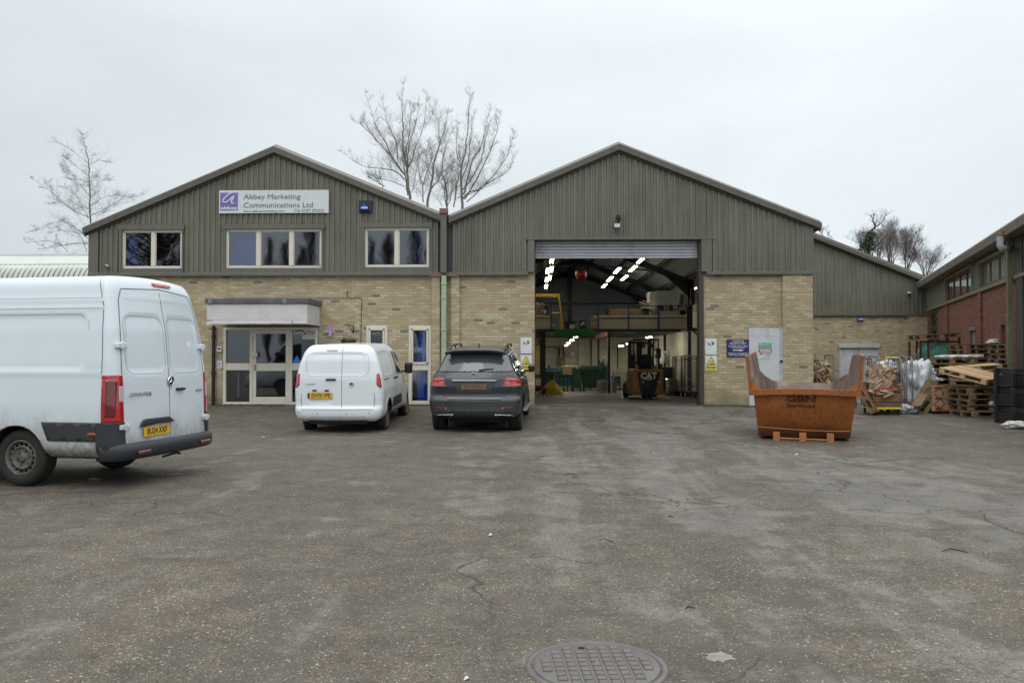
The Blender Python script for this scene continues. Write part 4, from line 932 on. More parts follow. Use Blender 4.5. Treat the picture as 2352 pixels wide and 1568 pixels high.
# ---------------------------------------------------------------- large white van
def make_large_van():
    L,Wd,z0,z1=6.9,2.04,.36,2.57
    wl=PG(42,1117);hd=R(170.3);fwd=Vector((math.cos(hd),math.sin(hd),0));lf=Vector((-fwd.y,fwd.x,0))
    AX=1.42;base=Vector((wl.x,wl.y,0))-lf*.94-fwd*(AX+.02)
    root=thing('large_panel_van','large white high roof panel van with dirty sills and dark grey lower band','van',tuple(base),hd)
    hw=[(.36,.93),(.5,.99),(1.0,1.0),(1.5,.985),(1.9,.945),(2.2,.895),(2.45,.84),(2.62,.80)]
    zt=[(0,1.0),(4.9,1.0),(5.25,.93),(6.05,.44),(6.6,.34),(6.9,.22)]
    def warp(v):
        t=(v.z-z0)/(z1-z0);k=pw(zt,v.x);z=z0+(v.z-z0)*k
        y=v.y*pw(hw,v.z)*(1-.10*sst(6.0,6.9,v.x))
        z+=.035*(1-(v.y/1.02) ** 2)*t*t
        x=v.x
        if v.x<.6:x+=(1-v.x/.6)*(pw([(.36,.05),(.5,.0),(1.3,.03),(1.9,.09),(2.4,.19),(2.62,.27)],v.z)+.07*(v.y/1.02) ** 2)
        # pressed panels: side fields
        if .0<v.x<6.9 and abs(v.y)>.85:
            m=max(recess(v.x,v.z,.46,2.35,1.42,2.10),recess(v.x,v.z,2.55,3.9,1.42,2.10));y-=math.copysign(.016*m,y)
            for zz,dd in ((1.39,.008),(2.28,.010),(2.17,.006)):y+=math.copysign(dd*math.exp(-((v.z-zz)/.022) ** 2),y) if .1<v.x<4.6 else 0
        if v.x<.12:
            for (ya,yb) in ((.04,.80),(-.80,-.04)):
                m=recess(v.y,v.z,ya,yb,1.37,2.10,.03);x+=.014*m
            x-=.007*math.exp(-((v.z-2.30)/.02) ** 2)*(abs(v.y)<.75)
        return Vector((x,y,z))
    me=carbody(L,Wd,z0,z1,.13,.033,warp)
    wh_=[(AX,.8,.345),(AX,-.8,.345),(AX+4.0,.8,.345),(AX+4.0,-.8,.345)]
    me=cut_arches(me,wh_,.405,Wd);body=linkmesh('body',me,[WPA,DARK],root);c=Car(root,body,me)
    # lower moulding, bumper
    for sd,nm in (('left',1),('right',-1)):
        c.patch('side_moulding',[(.10,.575),(.10,.80),(AX-.36,.80),(AX-.45,.575)],sd,.012,TRIMG,seg=.08)
        c.patch('side_moulding',[(AX+.45,.575),(AX+.40,.78),(AX+3.6,.78),(AX+3.55,.575)],sd,.012,TRIMG,seg=.1)
    mb=MB();o=c.patch('side_marker',rr(.30,.42,.64,.68,.015),'left',.02,mat('amber_marker',(.30,.05,.01),.3),seg=.05)
    # bumper wraps the rear corners: U shaped sweep
    def ring(off,z):
        pts=[]
        for k in range(-14,15):
            s_=k/14;a=abs(s_)
            if a <= .72:y=s_/.72*.86;x=-off+.05*(y/.95) ** 2
            else:t=(a-.72)/.28;y=math.copysign(.86+.16*math.sin(t*math.pi/2)+off*.2*t,s_);x=-off+.045+.30*(t ** 1.8)
            pts.append(Vector((x,y,z)))
        return pts
    zmid=.50
    levels=[(.02,.34),(.085,.37),(.10,.45),(.095,.515),(.03,.545)]
    mb=MB();rows=[ring(o_,z_) for o_,z_ in levels];n=len(rows[0])
    # the corners rise to meet the lamps
    for j,row in enumerate(rows):
        for i,v in enumerate(row):
            e_=0
            if j >= 3:v.z+=e_*(.25 if j==3 else .26)
            if j==4:v.x-=e_*-.0
    mb.add([v for r_ in rows for v in r_],[(j*n+i,j*n+i+1,(j+1)*n+i+1,(j+1)*n+i) for j in range(len(rows)-1) for i in range(n-1)],sm=True)
    bp=mb.build('rear_bumper',TRIMG,root,world=False)
    for s_ in (1,-1):c.box_wrap('bumper_corner',s_,.30,.862,.36,.80,.028,TRIMG,bp)
    for s_ in (1,-1):
        mb=MB();mb.box(-.098,-.075,s_*.66-.12,s_*.66+.12,.40,.445);mb.build('reflector',LDRED,bp,world=False,bevel=.008)
    # door seams, centre gap
    c.seams('door_seams',[([(.01,.50),(.01,2.42)],False)],'rear',w=.010);
    c.seams('door_outline',[([(.83,.52),(.86,.75),(.865,1.4),(.83,1.9),(.77,2.28),(.70,2.42),(0,2.46),(-.70,2.42),(-.77,2.28),(-.83,1.9),(-.865,1.4),(-.86,.75),(-.83,.52),(0,.50)],True)],'rear',w=.012)
    c.seams('rear_corner_seam',[([(.245,1.38),(.25,1.6),(.30,2.2),(.42,2.52)],False)],'left',w=.010);c.seams('rear_corner_seam',[([(.245,1.38),(.25,1.6),(.30,2.2),(.42,2.52)],False)],'right',w=.010)
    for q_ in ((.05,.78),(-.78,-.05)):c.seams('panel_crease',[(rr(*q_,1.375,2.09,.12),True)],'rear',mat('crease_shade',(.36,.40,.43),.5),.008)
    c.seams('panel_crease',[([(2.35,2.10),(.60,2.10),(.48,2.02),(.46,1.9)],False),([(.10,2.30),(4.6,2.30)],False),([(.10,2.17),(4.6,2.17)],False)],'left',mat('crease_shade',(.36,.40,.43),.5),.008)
    # lamps
    def lamp(s_):
        o=c.box_wrap('tail_lamp',s_,.235,.868,.80,1.365,.016,LRED)
        c.box_wrap('clear_lens',s_,.2,.875,1.04,1.23,.020,LCLR,o,[((0,s_*.925,0),(0,s_,0))])
        c.box_wrap('dark_lens',s_,.19,.9,.87,1.31,.020,LDRED,o,x0=.10)
    lamp(1);lamp(-1)
    mb=MB()
    for s_ in (1,-1):
        for z in (.74,1.72):
            yy=s_*(.86 if z<1 else .845);p,_=c.hit(yy,z,'rear',0);mb=MB();mb.box(p.x-.035,p.x+.03,yy-.085,yy+.085,z-.03,z+.03);mb.box(p.x-.05,p.x,yy-.02,yy+.02,z-.045,z+.045);mb.build('door_hinge',WPA,root,world=False,bevel=.008)
    c.patch('high_brake_lamp',rr(-.28,.10,2.505,2.545,.015),'rear',.02,LRED,seg=.04)
    c.patch('number_plate_hood',[(.62,.72),(.56,.80),(.50,.815),(.06,.815),(-.02,.76),(-.03,.745),(.30,.745)],'rear',.035,TRIMG,seg=.05)
    plate(c,root,.30,.655,.52,.112,'BU24 XXF',band=False)
    p,_=c.hit(-.22,1.17,'rear',.0);mb=MB();mb.cbox((p.x-.02,-.22,1.16),(.04,.18,.035));mb.build('door_handle',BLACK,root,world=False,bevel=.01)
    star(c,-.01,1.27,.066,CHROME,root,disc=BLACK)
    p,_=c.hit(.76,1.12,'rear',.006);q,_=c.hit(.42,1.12,'rear',.006);text('model_lettering','SPRINTER',.066,mat('grey_lettering',(.25,.27,.29),.3,.5),rearM(min(p.x,q.x)-.002,.58,1.12),root,.002,xs=1.5,world=False)
    p,_=c.hit(-.70,1.12,'rear',.006);text('model_number','316CDI',.055,MATS['grey_lettering'],rearM(p.x,-.68,1.12),root,.002,xs=1.2,world=False)
    mb=MB();c.strip(mb,[(2.15,1.385),(4.4,1.385)],.05,'left',.012);mb.build('door_rail',mat('rail_grey',(.25,.27,.26),.4,.4),root,world=False)
    c.patch('rail_end',rr(2.10,2.16,1.35,1.42,.01),'left',.016,BLACK)
    # cab glass
    for sd in ('left','right'):c.patch('side_window',[(4.75,1.45),(5.85,1.40),(5.45,2.05),(4.75,2.12)],sd,.008,CGL,seg=.1)
    c.patch('windscreen',[(-.82,1.42),(.82,1.42),(.74,2.2),(-.74,2.2)],'front',.01,CGL,seg=.1)
    for s_ in (1,-1):
        mb=MB();mb.box(5.55,5.68,s_*1.06,s_*1.30,1.40,1.78);mb.box(5.58,5.66,s_*.93,s_*1.07,1.45,1.53);mb.build('wing_mirror',TRIMG,root,world=False,bevel=.03)
    for x,y,z in wh_:wheel(root,x,y*1.03,.35,.235,.215,DHUB,'steel',1 if y>0 else -1)
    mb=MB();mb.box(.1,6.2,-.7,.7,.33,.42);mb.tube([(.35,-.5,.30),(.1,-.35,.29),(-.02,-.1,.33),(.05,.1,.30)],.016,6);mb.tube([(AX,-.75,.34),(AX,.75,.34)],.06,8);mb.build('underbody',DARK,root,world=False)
    return root
make_large_van()

# ---------------------------------------------------------------- small white van
def make_small_van():
    L,Wd,z0,z1=4.42,1.86,.235,1.815
    c0=P(774,960,16.8);hd=R(90.2);AX=.92
    root=thing('small_panel_van','compact white panel van parked nose in beside the dark estate car','van',(c0.x,c0.y,0),hd)
    root.rotation_euler=(0,R(-1.8),hd)
    hw=[(.235,.93),(.45,.985),(.9,1.0),(1.2,.962),(1.45,.895),(1.66,.815),(1.815,.74)]
    zt=[(0,1.0),(2.3,1.0),(2.75,.955),(3.55,.53),(4.15,.42),(4.42,.34)]
    def warp(v):
        t=(v.z-z0)/(z1-z0);z=z0+(v.z-z0)*pw(zt,v.x);y=v.y*pw(hw,v.z)*(1-.10*sst(3.5,4.42,v.x));z+=.03*(1-(v.y/.93) ** 2)*t*t
        x=v.x
        if v.x<.6:x+=(1-v.x/.6)*(pw([(.235,.04),(.3,.0),(.52,.0),(.56,.05),(1.1,.06),(1.5,.11),(1.815,.22)],v.z)+.06*(v.y/.93) ** 2)
        if v.x<.10:
            x+=.012*recess(v.y,v.z,-.66,.68,1.175,1.66,.03)*(1 if abs(v.y+.08)>.01 else 1);x+=.015*recess(v.y,v.z,.10,.62,.60,.86,.03)
        if abs(v.y)>.8:y-=math.copysign(.014*recess(v.x,v.z,.42,1.55,1.16,1.68,.03),y)
        # wheel-arch flare
        for ax_ in (AX,AX+2.79):
            d=math.hypot(v.x-ax_,v.z-.32);y+=math.copysign(.016*sst(.48,.36,d),y) if abs(v.y)>.8 else 0
        return Vector((x,y,z))
    me=carbody(L,Wd,z0,z1,.17,.033,warp);wl=[(AX,.76,.315),(AX,-.76,.315),(AX+2.79,.76,.315),(AX+2.79,-.76,.315)]
    me=cut_arches(me,wl,.365,Wd);body=linkmesh('body',me,[WPB,DARK],root);c=Car(root,body,me)
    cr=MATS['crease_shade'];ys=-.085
    c.seams('door_gap',[([(ys,.50),(ys,1.80)],False)],'rear',w=.009)
    c.seams('door_outline',[([(.73,.50),(.76,.62),(.76,.83)],False),([(-.73,.50),(-.76,.62),(-.76,.83)],False),([(.73,.50),(-.73,.50)],False)],'rear',w=.010)
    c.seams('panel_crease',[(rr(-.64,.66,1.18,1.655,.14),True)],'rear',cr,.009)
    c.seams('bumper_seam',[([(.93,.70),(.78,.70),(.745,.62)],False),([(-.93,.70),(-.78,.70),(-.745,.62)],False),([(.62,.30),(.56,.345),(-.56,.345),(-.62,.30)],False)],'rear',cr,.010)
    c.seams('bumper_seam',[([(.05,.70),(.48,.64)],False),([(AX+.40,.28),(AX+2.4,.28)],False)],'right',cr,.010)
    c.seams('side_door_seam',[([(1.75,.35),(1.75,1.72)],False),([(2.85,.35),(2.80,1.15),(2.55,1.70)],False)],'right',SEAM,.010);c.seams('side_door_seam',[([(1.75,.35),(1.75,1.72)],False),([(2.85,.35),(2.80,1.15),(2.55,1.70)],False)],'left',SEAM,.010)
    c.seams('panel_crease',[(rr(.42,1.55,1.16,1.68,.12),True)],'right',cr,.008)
    for s_ in (1,-1):
        X=lambda a:s_*a
        o=c.box_wrap('tail_lamp',s_,.17,.80,.945,1.235,.014,LRED,None,[((0,s_*.82,.99),(0,-s_*.75,-.66))])
        c.box_wrap('red_lens',s_,.12,.815,.962,1.025,.018,LRED,o,[((0,s_*.83,.99),(0,-s_*.75,-.66))]);c.box_wrap('red_lens',s_,.12,.815,1.11,1.22,.018,LRED,o)
        c.box_wrap('clear_lens',s_,.12,.815,1.03,1.105,.026,LCLR,o)
    c.patch('high_brake_lamp',rr(.0+.02,.24,1.705,1.722,.008),'rear',.008,LRED,seg=.04)
    p,_=c.hit(.14,1.13,'rear',0);mb=MB();mb.cbox((p.x-.018,.135,1.115),(.035,.22,.030));mb.build('door_handle',BLACK,root,world=False,bevel=.012)
    c.patch('handle_recess',rr(.03,.24,1.09,1.16,.03),'rear',.002,cr,seg=.05)
    p,_=c.hit(-.29,1.02,'rear',.008);T=rearM(p.x,-.29,1.02);mb=MB();mb.lathe([(.047,0),(.047,.01),(.04,.014),(.04,.004),(.001,.006)],24,T)
    mb.add([T @ Vector(q) for q in ((-.02,-.03,.014),(.0,-.03,.014),(.028,.015,.014),(.02,.03,.014),(-.005,.03,.014),(-.005,.018,.014),(.008,.012,.014),(-.022,-.005,.014))],[(0,1,2,3,4,5,6,7)]);mb.build('round_badge',CHROME,root,world=False)
    p,_=c.hit(.55,1.015,'rear',.006);text('model_lettering','COMBO',.04,MATS['grey_lettering'],rearM(p.x,.555,1.015),root,.001,xs=1.6,world=False)
    for yy in (.48,.22):p,_=c.hit(yy,.895,'rear',.01);mb=MB();mb.cbox((p.x,yy,.89),(.02,.09,.035));mb.build('plate_lamp',TRIMG,root,world=False,bevel=.008)
    plate(c,root,.36,.785,.52,.112,'DV70 VPE')
    for k,(yy,zz) in enumerate(((.80,.58),(.40,.57),(-.20,.57),(-.66,.58))):p,_=c.hit(yy,zz-.15,'rear',.002);mb=MB();mb.cyl((p.x,yy,zz-.15),(p.x-.004,yy,zz-.15),.012,8);mb.build('parking_sensor',TRIMG,root,world=False)
    for sd in ('right','left'):
        c.patch('side_window',[(2.02,1.16),(3.35,1.08),(2.75,1.60),(2.45,1.66),(2.02,1.66)],sd,.008,CGL,seg=.06)
        c.patch('sill_moulding',[(1.36,.44),(2.62,.44),(2.62,.60),(2.50,.66),(1.46,.64)],sd,.012,TRIMG,seg=.06)
        c.patch('slide_rail',rr(.40,.95,1.085,1.105,.006),sd,.006,BLACK,seg=.06)
        c.patch('door_handle',rr(1.60,1.72,1.05,1.09,.015),sd,.03,BLACK,seg=.06);c.patch('door_handle',rr(1.88,2.02,1.05,1.09,.015),sd,.03,BLACK,seg=.06)
        s_=1 if sd=='left' else -1;mb=MB();mb.box(2.92,3.06,s_*.95,s_*1.13,1.10,1.36);mb.box(2.95,3.03,s_*.84,s_*.96,1.12,1.18);mb.build('wing_mirror',mat('gloss_black',(.015,.016,.018),.15,var=.05),root,world=False,bevel=.03)
    c.patch('windscreen',[(-.74,1.16),(.74,1.16),(.62,1.66),(-.62,1.66)],'front',.01,CGL,seg=.08)
    for x,y,z in wl:wheel(root,x,y*1.04,.32,.20,.205,HUB,'trim',1 if y>0 else -1,.05)
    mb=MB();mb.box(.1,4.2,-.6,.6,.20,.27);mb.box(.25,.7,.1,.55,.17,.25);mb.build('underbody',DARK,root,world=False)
    return root
make_small_van()

# ---------------------------------------------------------------- dark estate car
def make_suv():
    L,Wd,z0,z1=4.80,1.95,.27,1.76
    c0=P(1088,960,16.94);hd=R(87.5);AX=.86
    root=thing('estate_car','dark grey tall estate car with muddy tailgate and roof rails, parked nose in','car',(c0.x,c0.y,0),hd);root.rotation_euler=(0,R(-1.7),hd)
    hw=[(.27,.90),(.42,.965),(.62,1.0),(.95,.995),(1.10,.965),(1.20,.925),(1.28,.865),(1.42,.80),(1.66,.70),(1.76,.655)]
    zt=[(0,1.0),(2.2,1.0),(2.9,.975),(3.7,.60),(4.5,.52),(4.8,.40)]
    xr_=[(.27,.10),(.34,.02),(.45,.0),(.70,.0),(.745,.07),(.80,.09),(.95,.07),(1.12,.10),(1.25,.16),(1.66,.46),(1.76,.40)]
    def warp(v):
        t=(v.z-z0)/(z1-z0);z=z0+(v.z-z0)*pw(zt,v.x);y=v.y*pw(hw,v.z)*(1-.13*sst(3.6,4.8,v.x))
        z+=(.045*(1-(v.y/.97) ** 2)-.05*sst(2.2,.3,v.x))*t ** 3
        x=v.x
        if v.x<1.0:x+=(1-v.x/1.0)*(pw(xr_,v.z)+.16*(v.y/.97) ** 2)
        for ax_ in (AX,AX+2.92):
            d=math.hypot(v.x-ax_,v.z-.40);y+=math.copysign(.020*sst(.56,.42,d),y) if abs(v.y)>.8 else 0
        if v.z<1.1 and abs(v.y)>.8:y-=math.copysign(.02*math.exp(-((v.z-.78)/.12) ** 2)*sst(1.2,1.6,v.x),y)
        return Vector((x,y,z))
    me=carbody(L,Wd,z0,z1,.20,.035,warp,rz=.14);wl=[(AX,.78,.37),(AX,-.78,.37),(AX+2.92,.78,.37),(AX+2.92,-.78,.37)]
    me=cut_arches(me,wl,.42,Wd,.36);body=linkmesh('body',me,[SUVP,DARK],root);c=Car(root,body,me)
    gl=[(-.76,1.265),(-.80,1.285),(-.655,1.60),(-.62,1.635),(.62,1.635),(.655,1.60),(.80,1.285),(.76,1.265)]
    c.patch('rear_window',gl,'rear',.008,mat('dusty_sky_glass',(.062,.072,.082),.10,var=.15,sc=2,coat=1),seg=.05)  # base colour lightened for reflected sky as well as dust
    # roof spoiler
    mb=MB();n=17;rows=[]
    for (dx,dz,wy) in ((.52,.02,.60),(.22,.03,.64),(.20,.0,.645),(.36,-.045,.65)):
        rows.append([Vector((dx+.10*(2*k/(n-1)-1) ** 2+.02,(2*k/(n-1)-1)*wy,1.705+dz-.055*(2*k/(n-1)-1) ** 4)) for k in range(n)])
    mb.add([v for r_ in rows for v in r_],[(j*n+i,j*n+i+1,(j+1)*n+i+1,(j+1)*n+i) for j in range(3) for i in range(n-1)],sm=True);sp_=mb.build('roof_spoiler',SUVP,root,world=False)
    mb=MB();mb.box(.215,.235,-.25,.25,1.712,1.722);mb.build('high_brake_lamp',LDRED,sp_,world=False)
    # tailgate outline and lower bumper
    c.seams('tailgate_seam',[([(-.80,1.27),(-.79,1.0),(-.73,.86),(-.64,.765),(.64,.765),(.73,.86),(.79,1.0),(.80,1.27)],True)],'rear',DSEAM,.011)
    mb=MB()
    for k in range(12):
        ya,yb=-.56+1.12*k/12,-.56+1.12*(k+1)/12;f_=lambda y:.16*(y/.97) ** 2-.012
        mb.prism([(f_(ya),ya,.725),(f_(yb),yb,.725),(f_(yb)+.09,yb,.75),(f_(ya)+.09,ya,.75)],(0,0,-.016))
    mb.build('step_plate',mat('brushed_steel',(.50,.50,.53),.3,.7),root,world=False)
    low=[(-.86,.27),(-.86,.40),(-.80,.535),(-.66,.555),(-.52,.53),(.52,.53),(.66,.555),(.80,.535),(.86,.40),(.86,.27)]
    bv=c.patch('bumper_insert',[(-.78,.30),(-.80,.42),(-.74,.50),(-.50,.49),(.50,.49),(.74,.50),(.80,.42),(.78,.30)],'rear',.006,mat('dark_diffuser',(.026,.028,.030),.5),seg=.05)
    c.seams('bumper_chrome_line',[(low,False)],'rear',mat('dull_chrome',(.16,.17,.18),.3,.8),.014,.006)
    for s_ in (1,-1):
        o=c.patch('exhaust_tip',[(s_*a,b) for a,b in ((.42,.395),(.80,.375),(.86,.31),(.52,.295))],'rear',.030,CHROME,seg=.05);c.patch('exhaust_mouth',[(s_*a,b) for a,b in ((.46,.383),(.79,.366),(.832,.322),(.545,.308))],'rear',.034,DARK,parent=o,seg=.05)
        c.patch('reflector',[(s_*.54,.50),(s_*.78,.515),(s_*.77,.535),(s_*.60,.53)],'rear',.012,LDRED,seg=.05)
        ex=[((0,s_*.60,1.0),(0,-s_*.93,.37)),((.22,0,1.15),(.34,0,.94))]
        o=c.box_wrap('tail_lamp',s_,.46,.56,.955,1.155,.010,LDRED,None,ex)
        for z_ in (1.10,1.045,1.0):c.box_wrap('red_bar',s_,.40,.64,z_-.019,z_+.017,.014,LRED,o,ex)
        c.box_wrap('clear_strip',s_,.36,.60,.962,.980,.014,mat('smoked_lens',(.16,.12,.12),.2,coat=1),o)
        # roof rail: bowed bar on two feet
        y=s_*.60;mb=MB();mb.tube([(.95,y+s_*.02,1.715),(1.0,y,1.78),(1.2,y-s_*.005,1.805),(2.0,y-s_*.01,1.83),(2.5,y-s_*.01,1.825),(2.62,y,1.77)],.021,8)
        mb.tube([(1.6,y,1.74),(1.6,y,1.82)],.02,6);mb.build('roof_rail',mat('dark_rail',(.04,.045,.05),.3,.4),root,world=False)
        mb=MB();mb.box(3.02,3.16,s_*.98,s_*1.13,1.13,1.30);mb.box(3.05,3.13,s_*.86,s_*.99,1.14,1.19);mb.build('wing_mirror',MATS['gloss_black'],root,world=False,bevel=.03)
        sd='left' if s_>0 else 'right'
        for w_ in ([(.75,1.30),(1.28,1.285),(1.28,1.60),(1.05,1.60)],[(1.33,1.285),(2.12,1.27),(2.12,1.625),(1.33,1.61)],[(2.2,1.27),(3.15,1.24),(2.75,1.52),(2.6,1.60),(2.2,1.62)]):c.patch('side_window',w_,sd,.006,CGL,seg=.06)
        c.seams('door_seam',[([(1.30,.45),(1.30,1.27)],False),([(2.16,.45),(2.16,1.27)],False),([(3.1,.5),(3.12,1.2)],False)],sd,DSEAM,.009)
        for xx in (1.42,2.28):c.patch('door_handle',rr(xx,xx+.2,1.03,1.06,.012),sd,.028,SUVP,seg=.05)
        mb=MB();mb.box(1.45,3.25,s_*.92,s_*1.03,.33,.37);mb.build('running_board',mat('alloy_step',(.35,.35,.36),.4,.6),root,world=False,bevel=.012)
    c.patch('chrome_bar',[(-.47,1.075),(.47,1.075),(.48,1.11),(-.48,1.11)],'rear',.03,mat('satin_bar',(.30,.30,.31),.25,.8),seg=.05)
    c.patch('plate_recess',[(-.33,.84),(.33,.84),(.42,.98),(.44,1.06),(-.44,1.06),(-.42,.98)],'rear',.003,mat('grimy_panel',(.050,.048,.046),.7),seg=.06)
    plate(c,root,0.0,.965,.52,.118,'GV18 FXL',m=mat('grimy_plate',(.16,.11,.06),.7,var=.25,sc=14),ink=mat('grimy_letters',(.085,.062,.042),.8),band=False)
    star(c,.02,1.21,.052,CHROME,root)
    for s__,y_,sz in (('GLE 250d',.60,.060),('4MATIC',-.56,.052)):p,_=c.hit(y_,1.205,'rear',.006);q,_=c.hit(y_,1.24,'rear',.006);text('model_lettering',s__,sz,CHROME,rearM(min(p.x,q.x)-.004,y_,1.205),root,.001,xs=1.3,world=False,bold=.001)
    p,_=c.hit(-.12,1.30,'rear',.02);q,_=c.hit(-.40,1.33,'rear',.025);mb=MB();mb.tube([p,p+(q-p)*.5+Vector((0,0,.008)),q],[.022,.012,.006],6);mb.tube([(p.x+.03,p.y+.0,1.29),(p.x-.01,p.y,1.295)],.03,8)
    mb.build('rear_wiper',BLACK,root,world=False)
    mb=MB();mb.prism([(1.0,-.012,1.765),(1.18,-.012,1.765),(1.03,-.012,1.86)],(0,.024,0));mb.build('roof_antenna',BLACK,root,world=False,bevel=.004)
    for x,y,z in wl:wheel(root,x,y*1.055,.375,.265,.25,mat('dark_alloy',(.10,.10,.105),.35,.6),'trim',1 if y>0 else -1,.05)
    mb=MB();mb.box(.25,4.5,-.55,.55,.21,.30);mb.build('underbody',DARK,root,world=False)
    return root
make_suv()
# ================================================================ things fixed to the fronts
def Zm(x0,y0,s):return lambda zx,zy:((x0+zx/s)*.57422,(y0+zy/s)*.57422)   # zoomed reading -> pixel
def quad(mb,r,y,t=.004):mb.box(r[0],r[1],y-t,y,r[2],r[3]);return mb
SY=FY-.055
sb=thing('company_signboard','long white company signboard with a purple square logo under the office gable','sign',(PX(630,SY),SY,xz(630,490)[1]))
r=rect(503.5,436.5,755.5,490.5,SY);mb=MB();mb.box(r[0],r[1],SY-.02,SY+.0,r[2],r[3]);mb.build('board',mat('signboard_white',(.62,.66,.68),.4,var=.04,dirt=(.50,.52,.50),dsc=3,dlo=.55,dhi=.8),sb,bevel=.004)
zs=Zm(840,730,4.704)
def zrect(a,b,c,d,z=zs,Y=SY):p=z(a,b);q=z(c,d);return rect(p[0],p[1],q[0],q[1],Y)
r=zrect(197,195,532,532);quad(MB(),r,SY-.021).build('logo_square',PURP,sb)
pts=[(412,205),(375,210),(330,245),(285,290),(248,330),(245,362),(270,382),(320,372),(370,330),(420,280),(452,255),(440,290),(412,345),(402,385),(418,402),(445,395),(470,378)]
mb=MB();mb.tube([P(*zs(*p),SY-.03) for p in pts],[.012,.018,.022,.024,.024,.024,.024,.022,.02,.02,.022,.024,.026,.026,.022,.018,.01],6);mb.build('logo_script',SIGNW,sb)
def sign_text(parent,s,r0,z,m=INK,bold=0,y=SY,nm='lettering',depth=.001,align='LEFT'):
    """fit a line of text in the reading rectangle"""
    a,b,c,d=zrect(*r0,z=z,Y=y);t=text(nm,s,1.0,m,Matrix.Identity(4),None,depth/max(.01,d-c),align='LEFT',bold=bold)
    me=t.data;xs_=[v.co.x for v in me.vertices];ys_=[v.co.y for v in me.vertices]
    sx=(b-a)/(max(xs_)-min(xs_));sy=(d-c)/(max(ys_)-min(ys_));off=origin(parent);x_,y_=min(xs_),min(ys_)
    for v in me.vertices:v.co=Vector((a+(v.co.x-x_)*sx,y-.003-v.co.z*.02-(.002 if v.co.z>0 else 0),c+(v.co.y-y_)*sy))-off
    t.parent=parent;return t
GI=mat('grey_letter',(.13,.14,.17),.5,var=.05);YY=SY-.0225
sign_text(sb,'Abbey Marketing',(635,215,1700,345),zs,GI,y=YY);sign_text(sb,'Communications Ltd',(633,370,1935,475),zs,GI,y=YY)
sign_text(sb,'www.abbeymarketing.com',(625,515,1400,570),zs,GI,y=YY);sign_text(sb,'Tel: 01371 873333',(1595,500,2140,555),zs,GI,y=YY);sign_text(sb,'abbey',(203,448,522,528),zs,SIGNW,bold=.03,y=SY-.0255,nm='logo_lettering')
def alarm(name,label,px0,px1,py0,py1,Y,back=None,word='Chubb'):
    t=thing(name,label,'alarm box',(PX((px0+px1)/2,Y),Y,P(px0,py1,Y).z));r=rect(px0,py0,px1,py1,Y)
    if back:
        b=rect(*back,Y);mb=MB();mb.box(b[0],b[1],Y-.05,Y+.05,b[2],b[3]);mb.build('backplate',mat('alarm_backplate',(.018,.022,.03),.5),t,bevel=.008)
    m=(r[0]+r[1])/2;yb=Y-.052 if back else Y+.0
    tri=[(r[0],yb,r[2]),(r[1],yb,r[2]),(m+.012,yb,r[3]),(m-.012,yb,r[3])];fr=[(r[0]+.05,yb-.07,r[2]+.05),(r[1]-.05,yb-.07,r[2]+.05),(m+.01,yb-.07,r[3]-.07),(m-.01,yb-.07,r[3]-.07)]
    mb=MB();mb.add(tri+fr,[(0,3,2,1),(0,1,5,4),(1,2,6,5),(2,3,7,6),(3,0,4,7)]);mb.build('triangular_cover',DBLUE,t)
    mb=MB();mb.add([f+Vector((0,-.002,0)) for f in map(Vector,fr)],[(0,1,2,3)]);mb.build('cover_face',LBLUE,t)
    text('lettering',word,(r[1]-r[0])*.24,SIGNW,front(m,yb-.074,r[2]+(r[3]-r[2])*.34),t,.0008,bold=.004)
    return t
alarm('alarm_box','blue triangular alarm box on a black square plate high on the office gable',827,851,463,487,SY,(824.5,461,855,488.5))
alarm('alarm_box','small blue triangular alarm box on the far brick wall above the double door',1967,1984,724,737.5,RY-.06)
# cameras
def dome_cam(label,px,py,Y,r=.06):
    c=P(px,py,Y);t=thing('security_camera',label,'security camera',(c.x,Y,c.z));mb=MB();mb.tube([(c.x,Y+.02,c.z+.02),(c.x,Y-.06,c.z+.02)],.05,12);mb.build('mount',SIGNW,t)
    mb=MB();M=Matrix.Translation((c.x,Y-.08,c.z)) @ Matrix.Rotation(R(200),4,'X');mb.lathe([(r*math.sin(R(a)),r*math.cos(R(a))) for a in range(0,100,12)],16,M);mb.build('housing',mat('camera_white',(.6,.62,.62),.3),t)
    mb=MB();mb.lathe([(r*.96*math.sin(R(a)),-r*.96*math.cos(R(a))) for a in range(0,90,15)],16,Matrix.Translation((c.x,Y-.09,c.z-.005)));mb.build('dome',mat('dark_pane',(.015,.017,.018),.2),t);return t
c=P(249,612,SY);t=thing('security_camera','small white bullet camera at the lower corner of the office cladding','security camera',(c.x,SY,c.z))
mb=MB();mb.tube([(c.x+.0,SY-.16,c.z-.02),(c.x-.03,SY-.0,c.z+.02)],.035,12);mb.build('housing',mat('camera_white',(.6,.62,.62),.3),t);mb=MB();mb.tube([(c.x+.003,SY-.17,c.z-.022),(c.x+.001,SY-.155,c.z-.02)],.028,12);mb.build('lens',BLACK,t);mb=MB();mb.tube([(c.x-.03,SY-.02,c.z+.02),(c.x-.03,SY+.02,c.z+.03)],.03,8);mb.build('bracket',SIGNW,t)
dome_cam('white dome camera on the olive cladding of the far building',2087,673,RY-.06,.10)
